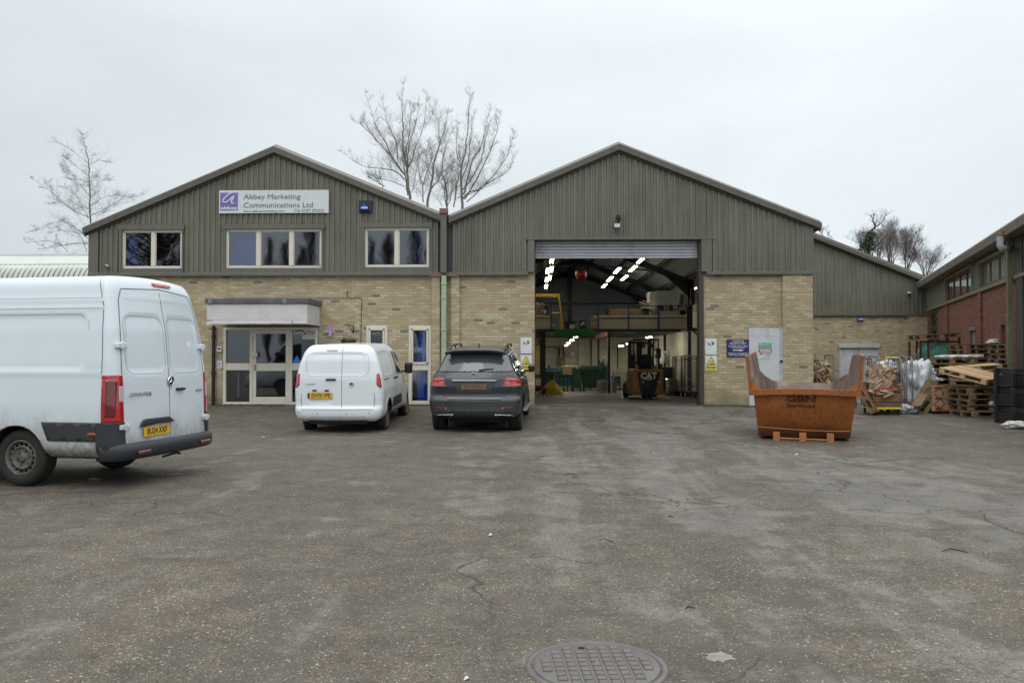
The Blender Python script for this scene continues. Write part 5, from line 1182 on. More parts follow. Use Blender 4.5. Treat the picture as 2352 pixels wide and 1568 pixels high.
# floodlight over the shutter
c=P(1418,517,FY-.16);t=thing('floodlight','square floodlight on a bracket in the middle above the roller shutter','floodlight',(c.x,FY-.1,c.z))
r=rect(1409,512,1426,523.5,FY-.2);mb=MB();mb.box(r[0],r[1],FY-.2,FY-.12,r[2],r[3]);mb.build('housing',BLACK,t,bevel=.01);mb=MB();mb.box(r[0]+.02,r[1]-.02,FY-.206,FY-.199,r[2]+.015,r[3]-.015);mb.build('lens',mat('floodlight_glass',(.5,.53,.53),.2),t)
mb=MB();mb.tube([(r[0]+.1,FY-.12,r[2]+.07),(r[0]+.1,FY,r[2]+.16)],.015,6);mb.build('bracket',BLACK,t)
r=rect(1416,494,1426,503,FY-.12);mb=MB();mb.box(r[0],r[1],FY-.14,FY-.04,r[2],r[3]);mb.tube([((r[0]+r[1])/2,FY-.06,r[2]+.05),((r[0]+r[1])/2,FY-.06,r[2]-.1)],.025,8);mb.build('sensor',BLACK,t,bevel=.01)
# hazard signs beside the shutter
def hand(mb,T,s=1.0):
    for k,(a,l) in enumerate(((24,.62),(8,.78),(-6,.80),(-20,.70))):
        a=R(a);x0=-.16+.11*k;d=Vector((-math.sin(a),math.cos(a),0));n=Vector((d.y,-d.x,0))*.045;o=Vector((x0,0,0));mb.add([T @ ((o-n)*s),T @ ((o+n)*s),T @ ((o+d*l*.62+n*.8)*s),T @ ((o+d*l*.62-n*.8)*s)],[(0,1,2,3)])
    mb.add([T @ (Vector(q)*s) for q in ((-.2,.05,0),(.22,.05,0),(.16,-.28,0),(-.1,-.3,0))],[(0,1,2,3)]);mb.add([T @ (Vector(q)*s) for q in ((.16,-.2,0),(.2,-.05,0),(.42,.12,0),(.36,.16,0))],[(0,1,2,3)])
def hand_sign(label,r):
    t=thing('warning_sign',label,'sign',((r[0]+r[1])/2,FY+.05,r[2]));y=FY+.05;mb=MB();mb.box(r[0],r[1],y-.008,y,r[2],r[3]);mb.build('board',SIGNW,t,bevel=.002)
    w=r[1]-r[0];cx=(r[0]+r[1])/2;cz=r[2]+(r[3]-r[2])*.66;T=Matrix.Translation((cx+w*.16,y-.010,cz+.01)) @ Matrix.Rotation(R(90),4,'X')
    mb=MB();hand(mb,T,w*.42)
    for a,b in (((-.26,.12),(-.16,.0)),((-.30,-.02),(-.12,.02)),((-.24,-.16),(-.14,-.02)),((-.14,.02),(.04,-.16))):mb.tube([Vector((cx+a[0]*w,y-.01,cz+a[1]*w)),Vector((cx+b[0]*w,y-.01,cz+b[1]*w))],w*.022,4)
    mb.add([(cx-.08*w,y-.0101,cz-.0*w),(cx+.10*w,y-.0101,cz-.17*w),(cx-.0*w,y-.0101,cz-.15*w)],[(0,1,2)]);mb.build('crushing_hand_symbol',INK,t)
    return t
def truck_sign(label,r,word=True):
    y=FY+.05;t=thing('warning_sign',label,'sign',((r[0]+r[1])/2,y,r[2]));mb=MB();mb.box(r[0],r[1],y-.008,y,r[2],r[3]);mb.build('board',SIGNW,t,bevel=.002)
    w=r[1]-r[0];cx=(r[0]+r[1])/2;h=r[3]-r[2];zb=r[2]+h*.36;zt_=r[3]-h*.05
    MB().add([(cx-w*.46,y-.0092,zb),(cx+w*.46,y-.0092,zb),(cx,y-.0092,zt_)],[(0,1,2)]).build('black_triangle',INK,t)
    MB().add([(cx-w*.38,y-.0104,zb+h*.035),(cx+w*.38,y-.0104,zb+h*.035),(cx,y-.0104,zt_-h*.07)],[(0,1,2)]).build('yellow_triangle',YEL,t)
    mb=MB();q=lambda a,b:(cx+a*w,y-.012,zb+b*w)
    for a,b in (((-.2,.08),(-.2,.12)),((-.22,.09),(-.08,.09)),((-.07,.1),(-.0,.40)),((-.0,.40),(.1,.36)),((.1,.36),(.12,.2)),((-.05,.2),(.2,.2)),((.2,.2),(.22,.1)),((-.06,.1),(.22,.1))):mb.tube([q(*a),q(*b)],w*.016,4)
    for a in (-.0,.17):mb.tube([(cx+a*w,y-.011,zb+.08*w),(cx+a*w,y-.013,zb+.08*w)],w*.04,10)
    mb.build('fork_truck_symbol',INK,t);mb=MB();mb.box(r[0]+.01,r[1]-.01,y-.0095,y-.008,r[2]+.01,zb-h*.045);mb.build('yellow_panel',YEL,t)
    text('lettering','Warning',w*.24,INK,front(cx,y-.011,zb-h*.13),t,.0005,bold=.003);text('small_lettering','Fork lift trucks',w*.12,INK,front(cx,y-.011,r[2]+h*.075),t,.0005)
    return t
hand_sign('white crushing hand sign on the brick pier between estate car and shutter',rect(1195.5,775,1221.5,811.5,FY+.05));truck_sign('yellow triangle fork truck sign on the pier, half hidden by the estate car mirror',rect(1195.5,815,1221.5,850,FY+.05))
hand_sign('white crushing hand sign on the brick beside the blue goods sign',rect(1619.5,777,1646,814,FY+.05));truck_sign('yellow triangle fork truck sign reading Warning, low on the brick near the blue goods sign',rect(1620,816.5,1646.5,851.5,FY+.05))
z2=Zm(2780,1080,2.614);y=FY+.05
r=zrect(330,725,573,909,z2,y);t=thing('goods_sign','navy blue goods in sign with white lettering and an arrow','sign',((r[0]+r[1])/2,y,r[2]));mb=MB();mb.box(r[0],r[1],y-.01,y,r[2],r[3]);mb.build('board',NAVY,t,bevel=.002)
for s_,q in (('GOODS IN',(390,733,512,752)),('PALLETS ONLY',(364,757,538,778)),('PLEASE RING BELL ONCE',(350,787,550,802)),('FOR ASSISTANCE',(384,805,519,819)),('PLEASE GO TO RECEPTION',(347,864,556,878)),('FOR PARCEL DELIVERIES',(355,881,550,895))):
    sign_text(t,s_,q,z2,SIGNW,bold=.012,y=y-.011)
a=zrect(395,832,470,842,z2,y);b=zrect(466,826,510,850,z2,y);MB().box(a[0],a[1],y-.0135,y-.011,a[2],a[3]).add([(b[0],y-.0132,b[2]),(b[0],y-.0132,b[3]),(b[1],y-.0132,(b[2]+b[3])/2)],[(0,1,2)]).build('arrow',SIGNW,t)
y=FY+.026
r=zrect(655,748,807,824,z2,y);t=thing('fire_exit_sign','green fire exit keep clear sign on the grey door','sign',((r[0]+r[1])/2,y,r[2]));MB().box(r[0],r[1],y-.005,y,r[2],r[3]).build('board',SIGNW,t)
MB().box(r[0]+.015,r[1]-.015,y-.0065,y-.005,r[2]+.015,r[3]-.015).build('green_panel',SGREEN,t);sign_text(t,'FIRE EXIT',(667,760,797,783),z2,SIGNW,bold=.02,y=y-.0068);sign_text(t,'Keep Clear',(678,789,785,806),z2,SIGNW,bold=.006,y=y-.0068)
def cctv(label,q,z,Y,detail=True):
    r=zrect(*q,z,Y);t=thing('camera_warning_sign',label,'sign',((r[0]+r[1])/2,Y,r[2]));MB().box(r[0],r[1],Y-.004,Y,r[2],r[3]).build('board',SIGNW,t);h=r[3]-r[2];w=r[1]-r[0]
    MB().box(r[0],r[1],Y-.0055,Y-.004,r[3]-h*.36,r[3]).build('red_panel',SRED,t);text('lettering','WARNING',w*.17,SIGNW,front((r[0]+r[1])/2,Y-.007,r[3]-h*.18),t,.0005,bold=.005)
    zb=r[2]+h*.42;mb=MB();mb.prism([(r[0]+w*.08,Y-.005,zb+h*.10),(r[0]+w*.34,Y-.005,zb+h*.02),(r[0]+w*.40,Y-.005,zb+h*.09),(r[0]+w*.16,Y-.005,zb+h*.17)],(0,-.002,0));mb.prism([(r[0]+w*.14,Y-.005,zb+h*.05),(r[0]+w*.05,Y-.005,zb-h*.12),(r[0]+w*.1,Y-.005,zb-h*.12),(r[0]+w*.2,Y-.005,zb+h*.05)],(0,-.002,0));mb.build('camera_symbol',INK,t)
    text('lettering','24 HOURS',w*.115,INK,front(r[0]+w*.70,Y-.006,zb+h*.07),t,.0005,bold=.002);text('lettering','MONITORED BY',w*.07,INK,front(r[0]+w*.66,Y-.006,zb-h*.12),t,.0005);text('lettering','SECURITY CAMERAS',w*.075,INK,front(r[0]+w*.55,Y-.006,zb-h*.28),t,.0005)
    return t
cctv('red and white camera warning sign on the grey fire door',(667,827,803,924),z2,FY+.026)
cctv('red and white camera warning sign in the entrance side window',(1282,518,1455,646),Zm(800,1150,3.136),FY+.055)
cctv('red and white camera warning sign on the far double door',(668,708,752,754),Zm(3200,1150,2.614),RY+.055)
# number four, entry reader, notice, bracket, basket, cable, drainpipe
z4=Zm(800,1150,3.136);y=FY+.04
pk=NG('pink_fade');sp=pk.n('ShaderNodeSeparateXYZ');pk.l(pk.pos(),sp.inputs[0]);zz=P(*z4(1600,540),y).z
pk.l(pk.ramp(pk.rng(sp.outputs[2],zz-.25,zz+.25),[(0,(.45,.46,.62)),(.45,(.48,.34,.55)),(1,(.62,.16,.45))]),pk.b.inputs['Base Color']);pk.b.inputs['Roughness'].default_value=.35
q=P(*z4(1610,540),y);tn=thing('house_number','pink to lilac figure four fixed to the brick beside the canopy','house number',(q.x,y,q.z-.25))
t=sign_text(tn,'4',(1548,462,1672,612),z4,pk.m,bold=.03,y=y-.02,nm='figure');
for v in t.data.vertices:v.co.y=-.045 if v.co.y<-.0232 else -.02
r=zrect(212,737,274,806,z4,y);t=thing('entry_reader','white entry reader box on the brick beside the entrance','entry reader',((r[0]+r[1])/2,y,r[2]));MB().box(r[0],r[1],FY-.0,FY+.059,r[2],r[3]).build('housing',SIGNW,t,bevel=.01);MB().box(r[0]+.03,r[0]+.11,FY-.006,FY,r[3]-.09,r[3]-.04).build('reader_eye',INK,t,bevel=.002)
r=zrect(205,915,276,1015,z4,y);t=thing('delivery_notice','white paper notice with a tick mark below the entry reader','notice',((r[0]+r[1])/2,y,r[2]));MB().box(r[0],r[1],FY+.045,FY+.059,r[2],r[3]).build('sheet',SIGNW,t,bevel=.003)
w=r[1]-r[0];mb=MB();mb.tube([(r[0]+w*.25,FY+.043,r[3]-w*.5),(r[0]+w*.45,FY+.043,r[3]-w*.68),(r[0]+w*.8,FY+.043,r[3]-w*.3)],.008,5);mb.build('tick',GI,t);mb=MB()
for k in range(4):mb.box(r[0]+w*.15,r[1]-w*.15,FY+.0435,FY+.045,r[3]-w*(.85+.12*k),r[3]-w*(.82+.12*k))
mb.build('red_lines',mat('pink_print',(.5,.28,.28),.6),t)
a=P(*z4(175,480),FY-.0);b=P(495,928,FY);mb=MB();mb.tube([(a.x,FY-.02,a.z),(a.x,FY-.02,.25)],.045,12);t=thing('drainpipe','black round drainpipe beside the entrance behind the large van','drainpipe',(a.x,FY,.25));mb.build('pipe',BLACK,t)
mb=MB()
for z in (2.1,1.1):mb.tube([(a.x,FY-.02,z),(a.x,FY-.02,z+.07)],.06,12)
mb.build('pipe_clip',BLACK,t)
a=P(*z4(1875,475),FY);t=thing('wall_bracket','black iron basket bracket on the brick above the small van','bracket',(a.x,FY,a.z));b=P(*z4(1920,570),FY)
mb=MB();mb.tube([(b.x,FY+.04,a.z),(b.x,FY+.04,b.z)],.014,6);mb.tube([(b.x,FY+.05,a.z),(b.x-.17,FY-.28,a.z)],.012,6);mb.tube([(b.x,FY+.04,b.z),(b.x-.1,FY-.16,a.z)],.010,6);mb.build('arm',BLACK,t)
a=P(*z4(1865,668),FY-.15);t=thing('wall_planter','shallow wall planter with straggly green growth behind the small van roof','planter',(a.x,FY-.15,a.z-.25));mb=MB();mb.lathe([(.05,-.16),(.16,-.1),(.21,0),(.20,0),(.15,-.08)],16,Matrix.Translation((a.x,FY-.16,a.z)));mb.build('bowl',BLACK,t)
random.seed(3);mb=MB()
for i in range(120):
    o=Vector((a.x+random.uniform(-.2,.2),FY-.16+random.uniform(-.1,.1),a.z));d=Vector((random.gauss(0,.08),random.gauss(0,.05),random.uniform(.01,.09)));n=Vector((.006,0,.002));mb.add([o-n,o+n,o+d+n*.5,o+d-n*.5],[(0,1,2,3)])
mb.build('foliage',ivm,t)
mb=MB();mb.tube([P(*z4(*p),FY+.052) for p in ((1860,40),(1840,90),(1860,125),(1900,138),(1960,125),(2010,128),(2032,150),(2022,400),(2018,700))],.009,5);mb.tube([P(*z4(*p),FY+.052) for p in ((300,132),(1850,132))],.006,4)
mb.build('wall_cable',BLACK,label='thin black cable looping across the brick above the small van',cat='cable')
r=rect(671,818,692,834,FY+.05);MB().add([(r[0],FY+.055,r[2]),(r[1],FY+.055,r[2]),((r[0]+r[1])/2,FY+.055,r[3]+.03)],[(0,1,2)]).prism([(r[0],FY+.057,r[2]),(r[1],FY+.057,r[2]),((r[0]+r[1])/2,FY+.057,r[3]+.03)],(0,.003,0)).build('window_sticker',mat('sticker_blue',(.03,.22,.6),.4),label='small blue triangular sticker inside the entrance side window',cat='sticker')
# curtains, pot, office furniture seen through glass
BLUEC=mat('blue_curtain',(.035,.11,.60),.8,var=.15,sc=4)
def curtain(px0,px1,w,label,Y=FY+.22,n=5):
    x0,x1=PX(px0,Y),PX(px1,Y);zz0,zz1=w[2]+.03,w[3]-.03;mb=MB();vs=[];N=max(8,int((x1-x0)/.02))
    for i in range(N+1):x=x0+(x1-x0)*i/N;yy=Y+.03*math.sin(i/N*n*2*math.pi);vs+=[(x,yy,zz0),(x,yy,zz1)]
    mb.add(vs,[(2*i,2*i+2,2*i+3,2*i+1) for i in range(N)],sm=True);return mb.build('curtain',BLUEC,label=label,cat='curtain',group=None)
curtain(285,312,up1,'blue curtain drawn to the side in the upper window nearest the van',n=2)
curtain(526,586,up2,'wide blue curtain gathered behind the first pane of the three pane window',n=7)
for k,(a,b) in enumerate(((845,849),(953,956),(966,968))):curtain(a,b,up3,('narrow blue blind strip in the first pane of the upper window beside the valley','narrow blue blind strip near the middle of the pane nearest the valley','thin blue blind strip at the far side of the pane nearest the valley')[k],n=1)
curtain(958,987,sB,'deep blue blind hanging in the slim full height window',n=3)
a=P(366,614,FY+.14);t=thing('plant_pot','white plant pot on the sill of the upper window nearest the van','plant pot',(a.x,FY+.16,up1[2]+.05));mb=MB();zz=up1[2]+.05;mb.lathe([(.07,0),(.10,.17),(.105,.19),(.09,.19),(.085,.15),(.001,.14)],20,Matrix.Translation((a.x,FY+.18,zz)));mb.build('pot',SIGNW,t)
mb=MB();mb.box(up1[0],up1[1],FY+.075,FY+.34,up1[2]-.01,up1[2]+.048);mb.build('window_board',CREAM,off)
mb=MB();mb.tube([(PX(533,FY),FY+.5,.45),(PX(533,FY),FY+.5,1.2)],.03,8);mb.build('heating_pipe',SIGNW,off)
DESK=thing('reception_desk','dim reception counter seen through the entrance glass','desk',(PX(640,FY+3),FY+3,.27));x=PX(640,FY+3);MB().box(x-1.1,x+1.1,FY+2.7,FY+3.2,.27,1.3).build('front_panel',INW,DESK,bevel=.02);MB().box(x-1.2,x+1.2,FY+2.6,FY+3.3,1.3,1.35).build('counter_top',CREAM,DESK)

# ---------------------------------------------------------------- manhole cover
a=PZ(1370,1532,.0);CAST=mat('cast_iron',(.15,.145,.14),.45,.35,var=.15,sc=5,dirt=(.15,.105,.07),dsc=7,dlo=.5,dhi=.85,bump=.15,bsc=90)
mhx,mhy=a.x,a.y;rz_=gh(mhx,mhy)+.012;RM=305/F*(a-EYE).length/2*.995
t=thing('manhole_cover','round cast iron manhole cover with raised squares in the tarmac','manhole cover',(mhx,mhy,rz_))
mb=MB();mb.lathe([(RM,-.04),(RM,.0),(RM-.03,.004),(RM-.036,-.012)],64,Matrix.Translation((mhx,mhy,rz_)));mb.build('rim',CAST,t)
mb=MB();mb.lathe([(RM-.042,-.03),(RM-.042,.0),(RM-.05,.003),(.001,.003)],64,Matrix.Translation((mhx,mhy,rz_)));cv=mb.build('cover',CAST,t)
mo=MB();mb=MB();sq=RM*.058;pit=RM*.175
for i in range(-6,7):
    for j in range(-6,7):
        x=(i+(.0 if j % 2 else .0))*pit;y_=j*pit*.92;an=R(4);xx=x*math.cos(an)-y_*math.sin(an);yy=x*math.sin(an)+y_*math.cos(an)
        if math.hypot(xx,yy)>RM-.085 or (i,j)==(-1,4):continue
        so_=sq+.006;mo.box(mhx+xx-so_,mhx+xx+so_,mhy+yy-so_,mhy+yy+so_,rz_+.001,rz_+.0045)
        mb.box(mhx+xx-sq,mhx+xx+sq,mhy+yy-sq,mhy+yy+sq,rz_+.001,rz_+.0095)
mo.build('square_shade_lines',mat('square_shade',(.115,.095,.08),.8,var=.3,sc=20),cv,kind='stuff');mb.build('raised_squares',CAST,cv,bevel=.002,kind='stuff')  # brown borders painted as the shadow lines around the raised squares
mb=MB();mb.tube([(mhx-pit,mhy+4*pit*.92,rz_+.002),(mhx-pit,mhy+4*pit*.92,rz_+.0055)],.018,10);mb.build('key_hole',DARK,cv)
# loose pebbles in the foreground, twigs and litter
random.seed(11);cm={};mb=MB();PEB=NG('pebbles');gi=PEB.n('ShaderNodeNewGeometry');PEB.l(PEB.ramp(gi.outputs['Random Per Island'],[(0,(.19,.135,.08)),(.25,(.27,.22,.16)),(.45,(.11,.085,.06)),(.62,(.38,.34,.28)),(.72,(.22,.14,.08)),(.9,(.20,.185,.17))],True),PEB.b.inputs['Base Color']);PEB.b.inputs['Roughness'].default_value=.6
for i in range(5200):
    y_=3.2+9*random.random() ** 1.6;x=random.uniform(-.68,.68)*y_*.95+.1
    if math.hypot(x-mhx,y_-mhy)<RM-.02 and random.random()<.985:continue
    if noise.noise(Vector((x*.7,y_*.7,3)))<-.12 and random.random()<.8:continue
    s=random.uniform(.003,.0075)*(1+.03*y_);z=gz(x,y_)+(.03 if math.hypot(x-mhx,y_-mhy)<RM else 0)
    a=random.uniform(0,6.28);ex=random.uniform(.6,1.0);ca,sa=math.cos(a),math.sin(a);vs=[]
    for (u,v_,h) in ((1,0,.2),(.3,.8,.25),(-.6,.6,.2),(-1,-.2,.2),(-.2,-.8,.25),(.7,-.6,.2)):uu,vv=u*s*1.3,v_*s*ex;vs.append((x+uu*ca-vv*sa,y_+uu*sa+vv*ca,z+h*s))
    vs+=[(x+s*.3*ca,y_+s*.3*sa,z+s*.85),(x-s*.4*ca,y_-s*.4*sa,z+s*.8)]
    mb.add(vs,[(0,1,6),(1,2,7,6),(2,3,7),(3,4,7),(4,5,6,7),(5,0,6)],sm=True)
mb.build('loose_gravel',PEB.m,kind='stuff')
BARK0=mat('twig_bark',(.05,.035,.025),.9,var=.3)
for k,(px,py,ln,an,cvt,lab) in enumerate(((1312,1092,.42,5,.03,'curled strip of dark bark lying below the worn tracks'),(1322,1098,.25,-30,.02,'short dark twig touching the curled bark strip'),(1394,1243,.28,-18,.01,'straight thin twig on the middle of the yard'),(1645,1087,.10,60,.03,'small dark upright chip of debris in front of the skip'),(1585,1398,.14,25,.015,'small curled twig above the pale paint splash'),(2200,1270,.5,-12,.03,'long dark twig beside the puddles near the frame edge'),(1540,1188,.12,0,.01,'tiny brown twig on the tarmac between bark strip and skip'))):
    a=PG(px,py);ln *= .5;d=Vector((math.cos(R(an)),math.sin(R(an)),0));e_=d.orthogonal().normalized()*ln*.12;mb=MB();mb.tube([a-d*ln/2+Vector((0,0,.006)),a-d*ln*.2+e_+Vector((0,0,.010)),a+d*ln*.15+Vector((0,0,.008+cvt*.4)),a+d*ln/2-e_*.6+Vector((0,0,.006))],[.002,.006 if k != 2 else .0035,.005,.0015],5);mb.build('twig',BARK0,label=lab,cat='twig')
a=PG(1650,1512);random.seed(4);mb=MB();n=17;vs=[(a.x+.070*(1+.45*math.sin(k*2.1)*random.uniform(.2,1))*math.cos(2*math.pi*k/n),a.y+.075*(1+.4*random.uniform(-1,1))*math.sin(2*math.pi*k/n),.0) for k in range(n)]
zz=gz(a.x,a.y)+.006;mb.prism([(v[0],v[1],zz) for v in vs],(0,0,-.02));mb.build('paint_splash',mat('pale_splash',(.235,.22,.205),.8,var=.2,sc=20),label='pale star shaped splash of paint on the tarmac near the manhole',cat='splash')
for px,py,lab in ((1072,1563,'tiny pale blue scrap of litter at the lower frame edge'),(1127,1231,'small pale scrap of litter in the middle of the yard'),(606,1005,'white paper scrap on the tarmac between the two vans'),(1830,975+70,'white scrap on the tarmac just below the skip')):
    a=PG(px,py);mb=MB();zz=a.z+.008;s=.010+.001*a.y;mb.add([(a.x-s,a.y-s,zz),(a.x+s,a.y-s*.6,zz+.012),(a.x+s*.7,a.y+s,zz),(a.x-s*.8,a.y+s*.7,zz+.01),(a.x,a.y,zz+.02)],[(0,1,4),(1,2,4),(2,3,4),(3,0,4)]);mb.build('litter',mat('litter_paper',(.55,.62,.64),.5),label=lab,cat='litter')
# moss and dirt at the wall foot
random.seed(9);mb=MB();MOSS=mat('moss',(.04,.05,.02),.9,var=.5,sc=8,world=True)
for i in range(900):
    px=random.choice([random.uniform(500,660),random.uniform(1612,1730),random.uniform(1612,1760),random.uniform(935,990)]);x=PX(px,FY);y_=FY-abs(random.gauss(0,.10))+.03;z=gh(x,y_);s=random.uniform(.01,.035)
    mb.add([(x-s,y_-s,z),(x+s,y_-s*.7,z),(x+s*.8,y_+s,z),(x-s,y_+s,z),(x,y_,z+s*.8)],[(0,1,4),(1,2,4),(2,3,4),(3,0,4)])
mb.build('wall_foot_moss',MOSS,kind='stuff')
# ================================================================ skip
ORG=NG('skip_orange_paint');p=ORG.pos(False);sp=ORG.n('ShaderNodeSeparateXYZ');ORG.l(p,sp.inputs[0])
n1=ORG.noise(p,2.0,6,.65,.4);n2=ORG.noise(ORG.scale(p,(3,3,1.2)),6,6,.75,.6);n3=ORG.noise(p,30,4,.7)
cc=ORG.mix(ORG.rng(n1,.3,.7),(.22,.066,.010,1),(.33,.102,.014,1));cc=ORG.mix(ORG.rng(n2,.52,.68,0,.85,True),cc,(.085,.032,.016,1));cc=ORG.mix(ORG.rng(n3,.62,.75,0,.5),cc,(.55,.26,.10,1))
scr=ORG.noise(ORG.scale(p,(1.2,1.2,7)),5,5,.75,1.5);cc=ORG.mix(ORG.rng(scr,.62,.69,0,.8),cc,(.05,.025,.015,1));cc=ORG.mix(ORG.rng(ORG.math('ADD',sp.outputs[2],ORG.math('MULTIPLY',ORG.math('SUBTRACT',n1,.5),.3)),.08,.42,.8,0,True),cc,(.045,.022,.013,1));cc=ORG.mix(ORG.rng(ORG.noise(ORG.scale(p,(7,7,.8)),1.6,5,.7),.5,.68,0,.45,True),cc,(.10,.045,.022,1));ORG.l(cc,ORG.b.inputs['Base Color']);ORG.l(ORG.rng(n2,.4,.7,.42,.8),ORG.b.inputs['Roughness']);ORG.bump(n2,.25,.01);ORG=ORG.m
SKIN=mat('skip_worn_steel',(.20,.145,.12),.75,.2,var=.3,sc=3,dirt=(.34,.31,.29),dsc=3,dlo=.5,dhi=.72,stretch=(1,1,1),bump=.2,bsc=14)
def W3(a,Y):return P(a[0],a[1],Y)
zk=Zm(2950,1400,4.02)
yf=15.45;c_=P(1848,1010,yf);zb=-.005;cx=c_.x
skp=thing('skip','battered orange steel skip with raised side wings and faded lettering on its end','skip',(cx,yf,zb),R(-18));skp.scale=(.95,1,1)
def K(zx,zy,Y):px,py=zk(zx,zy);return P(px,py,Y)
s0,s1=K(168,640,yf),K(1975,655,yf);b0,b1=K(315,1415,yf),K(1812,1475,yf)
TL,TR,TZ=s0.x-cx,s1.x-cx,s0.z-zb-.015;BL,BR=b0.x-cx,b1.x-cx;DEP=2.6
def SV(x,y,z):return (cx+x,yf+y,zb+z)
mb=MB();n=14
# front end plate with a slight bulge and bowed rim
def fz(t):return TZ+.035*math.sin(math.pi*t)
rows=[]
for j in range(7):
    v=j/6;row=[]
    for i in range(n+1):
        t=i/n;xl=BL+(TL+.09-BL)*v;xr_=BR+(TR-.09-BR)*v
        row.append(SV(xl+(xr_-xl)*t,.30*(1-v) ** 1.3*(1 if v<.25 else 1)-.03*math.sin(math.pi*t)*math.sin(math.pi*v)+.02,.06+(fz(t)-.10-.06)*v))
    rows.append(row)
mb.add([v for r_ in rows for v in r_],[(j*(n+1)+i,j*(n+1)+i+1,(j+1)*(n+1)+i+1,(j+1)*(n+1)+i) for j in range(6) for i in range(n)],sm=True)
mb.add([SV(BL,.32,.06),SV(BR,.32,.06),SV(BR,DEP-.3,.02),SV(BL,DEP-.3,.02)],[(0,1,2,3)])
mb.add([SV(BL,.32,.06),SV(BL,DEP-.3,.02),SV(TL+.09,DEP,TZ-.1),SV(TL+.09,.02,TZ-.1)],[(0,1,2,3)]);mb.add([SV(BR,.32,.06),SV(BR,DEP-.3,.02),SV(TR-.09,DEP,TZ-.1),SV(TR-.09,.02,TZ-.1)],[(0,1,2,3)])
mb.add([SV(BL,DEP-.3,.02),SV(BR,DEP-.3,.02),SV(TR-.09,DEP,TZ-.1),SV(TL+.09,DEP,TZ-.1)],[(0,1,2,3)])
mb.build('body',ORG,skp)
mb=MB()
for i in range(n):                                # rim channel across the front
    ta,tb=i/n,(i+1)/n;xa,xb=TL+(TR-TL)*ta,TL+(TR-TL)*tb;za,zc=fz(ta),fz(tb)
    for (y0,y1,o0,o1) in ((-.06,.06,-.10,0),):mb.add([SV(xa,y0,za+o0),SV(xb,y0,zc+o0),SV(xb,y0,zc+o1),SV(xa,y0,za+o1),SV(xb,y1,zc+o1),SV(xa,y1,za+o1),SV(xb,y1,zc+o0),SV(xa,y1,za+o0)],[(0,1,2,3),(3,2,4,5),(0,1,6,7)])
mb.build('front_rim',ORG,skp)
lk=[(a[0]/4.02,a[1]) for a in ()]
wt_=TZ+.95
for s_,xt,xin,top in ((-1,TL,0,K(105,100,yf).z-zb),(1,TR,0,K(2030,92,yf).z-zb)):
    lean=-.075 if s_<0 else .065
    x0_,x1_=xt,xt+lean;th=.05*-s_
    # wing plate: the tall side running back, with a tapered rear shoulder
    ybk=.62 if s_<0 else .72
    poly=[(-.04,TZ-.02),(-.04,top),(.5,top+.04),(1.0,top+(.09 if s_<0 else .0)),(1.2,1.27),(2.2,1.08),(DEP,1.06),(DEP,TZ-.1),(-.04,TZ-.1)]
    q=[SV(x0_+(x1_-x0_)*max(0,(z-TZ))/.65-s_*(.12*max(0,min(y,1.2))+.20*max(0,y-1.2)),y,z) for y,z in poly]
    inn=[(a[0]+th,a[1],a[2]) for a in q]
    mb=MB();nq=len(q);mb.add(q+inn,[tuple(range(nq))]+[(i,nq+i,nq+(i+1) % nq,(i+1) % nq) for i in range(nq)]);w_=mb.build('side_wing',ORG,skp)
    mb=MB();mb.add([(a[0]+th*.1,a[1],a[2]) for a in inn],[(0,1,2,3,4,5,6,7,8)]);mb.build('worn_inner_face',SKIN,w_)
    # front corner gusset
    gx=xt+(.26 if s_<0 else -.26);mb=MB();mb.add([SV(xt,-.02,TZ),SV(gx,-.02,TZ+.02),SV(xt+lean*.3,.02,TZ+.22)],[(0,1,2)]);mb.add([SV(xt,.04,TZ),SV(gx,.04,TZ+.02),SV(xt+lean*.3,.04,TZ+.22)],[(0,1,2)]);mb.build('corner_gusset',ORG,w_)
mb=MB();z_in=TZ+.06;mb.add([SV(TL+.06,DEP-.05,z_in+.05),SV(TR-.06,DEP-.05,z_in-.01),SV(BR-.1,DEP-.5,.2),SV(BL+.1,DEP-.5,.2)],[(0,1,2,3)])
mb.add([SV(TL+.06,DEP-.04,z_in+.05),SV(TR-.06,DEP-.04,z_in-.01),SV(TR-.06,DEP,z_in-.01),SV(TL+.06,DEP,z_in+.05)],[(0,1,2,3)])
mb.add([SV(TL+.06,.06,TZ),SV(TL+.06,DEP-.05,TZ),SV(BL+.1,DEP-.5,.2),SV(BL+.1,.4,.2)],[(0,1,2,3)]);mb.add([SV(TR-.06,.06,TZ),SV(TR-.06,DEP-.05,TZ),SV(BR-.1,DEP-.5,.2),SV(BR-.1,.4,.2)],[(0,1,2,3)])
mb.add([SV(BL,.4,.1),SV(BR,.4,.1),SV(BR,DEP-.5,.1),SV(BL,DEP-.5,.1)],[(0,1,2,3)]);mb.build('worn_lining',SKIN,skp)
LUG=mat('lug_orange',(.38,.13,.045),.6,var=.15,dirt=(.22,.12,.07),dsc=4)
for zx in (625,1055,1498):x=K(zx,1380,yf-.02).x-cx;mb=MB();mb.box(cx+x-.065,cx+x+.065,yf+.03,yf+.26,zb+.0-(.03 if zx>700 else .0),zb+.16);mb.build('lifting_lug',LUG,skp,bevel=.006)
mb=MB();xa,xb=K(670,1425,yf).x,K(1450,1455,yf).x;mb.tube([(xa,yf+.06,zb+.055),(xb,yf+.06,zb+.045)],.018,8);mb.build('lifting_bar',LUG,skp)
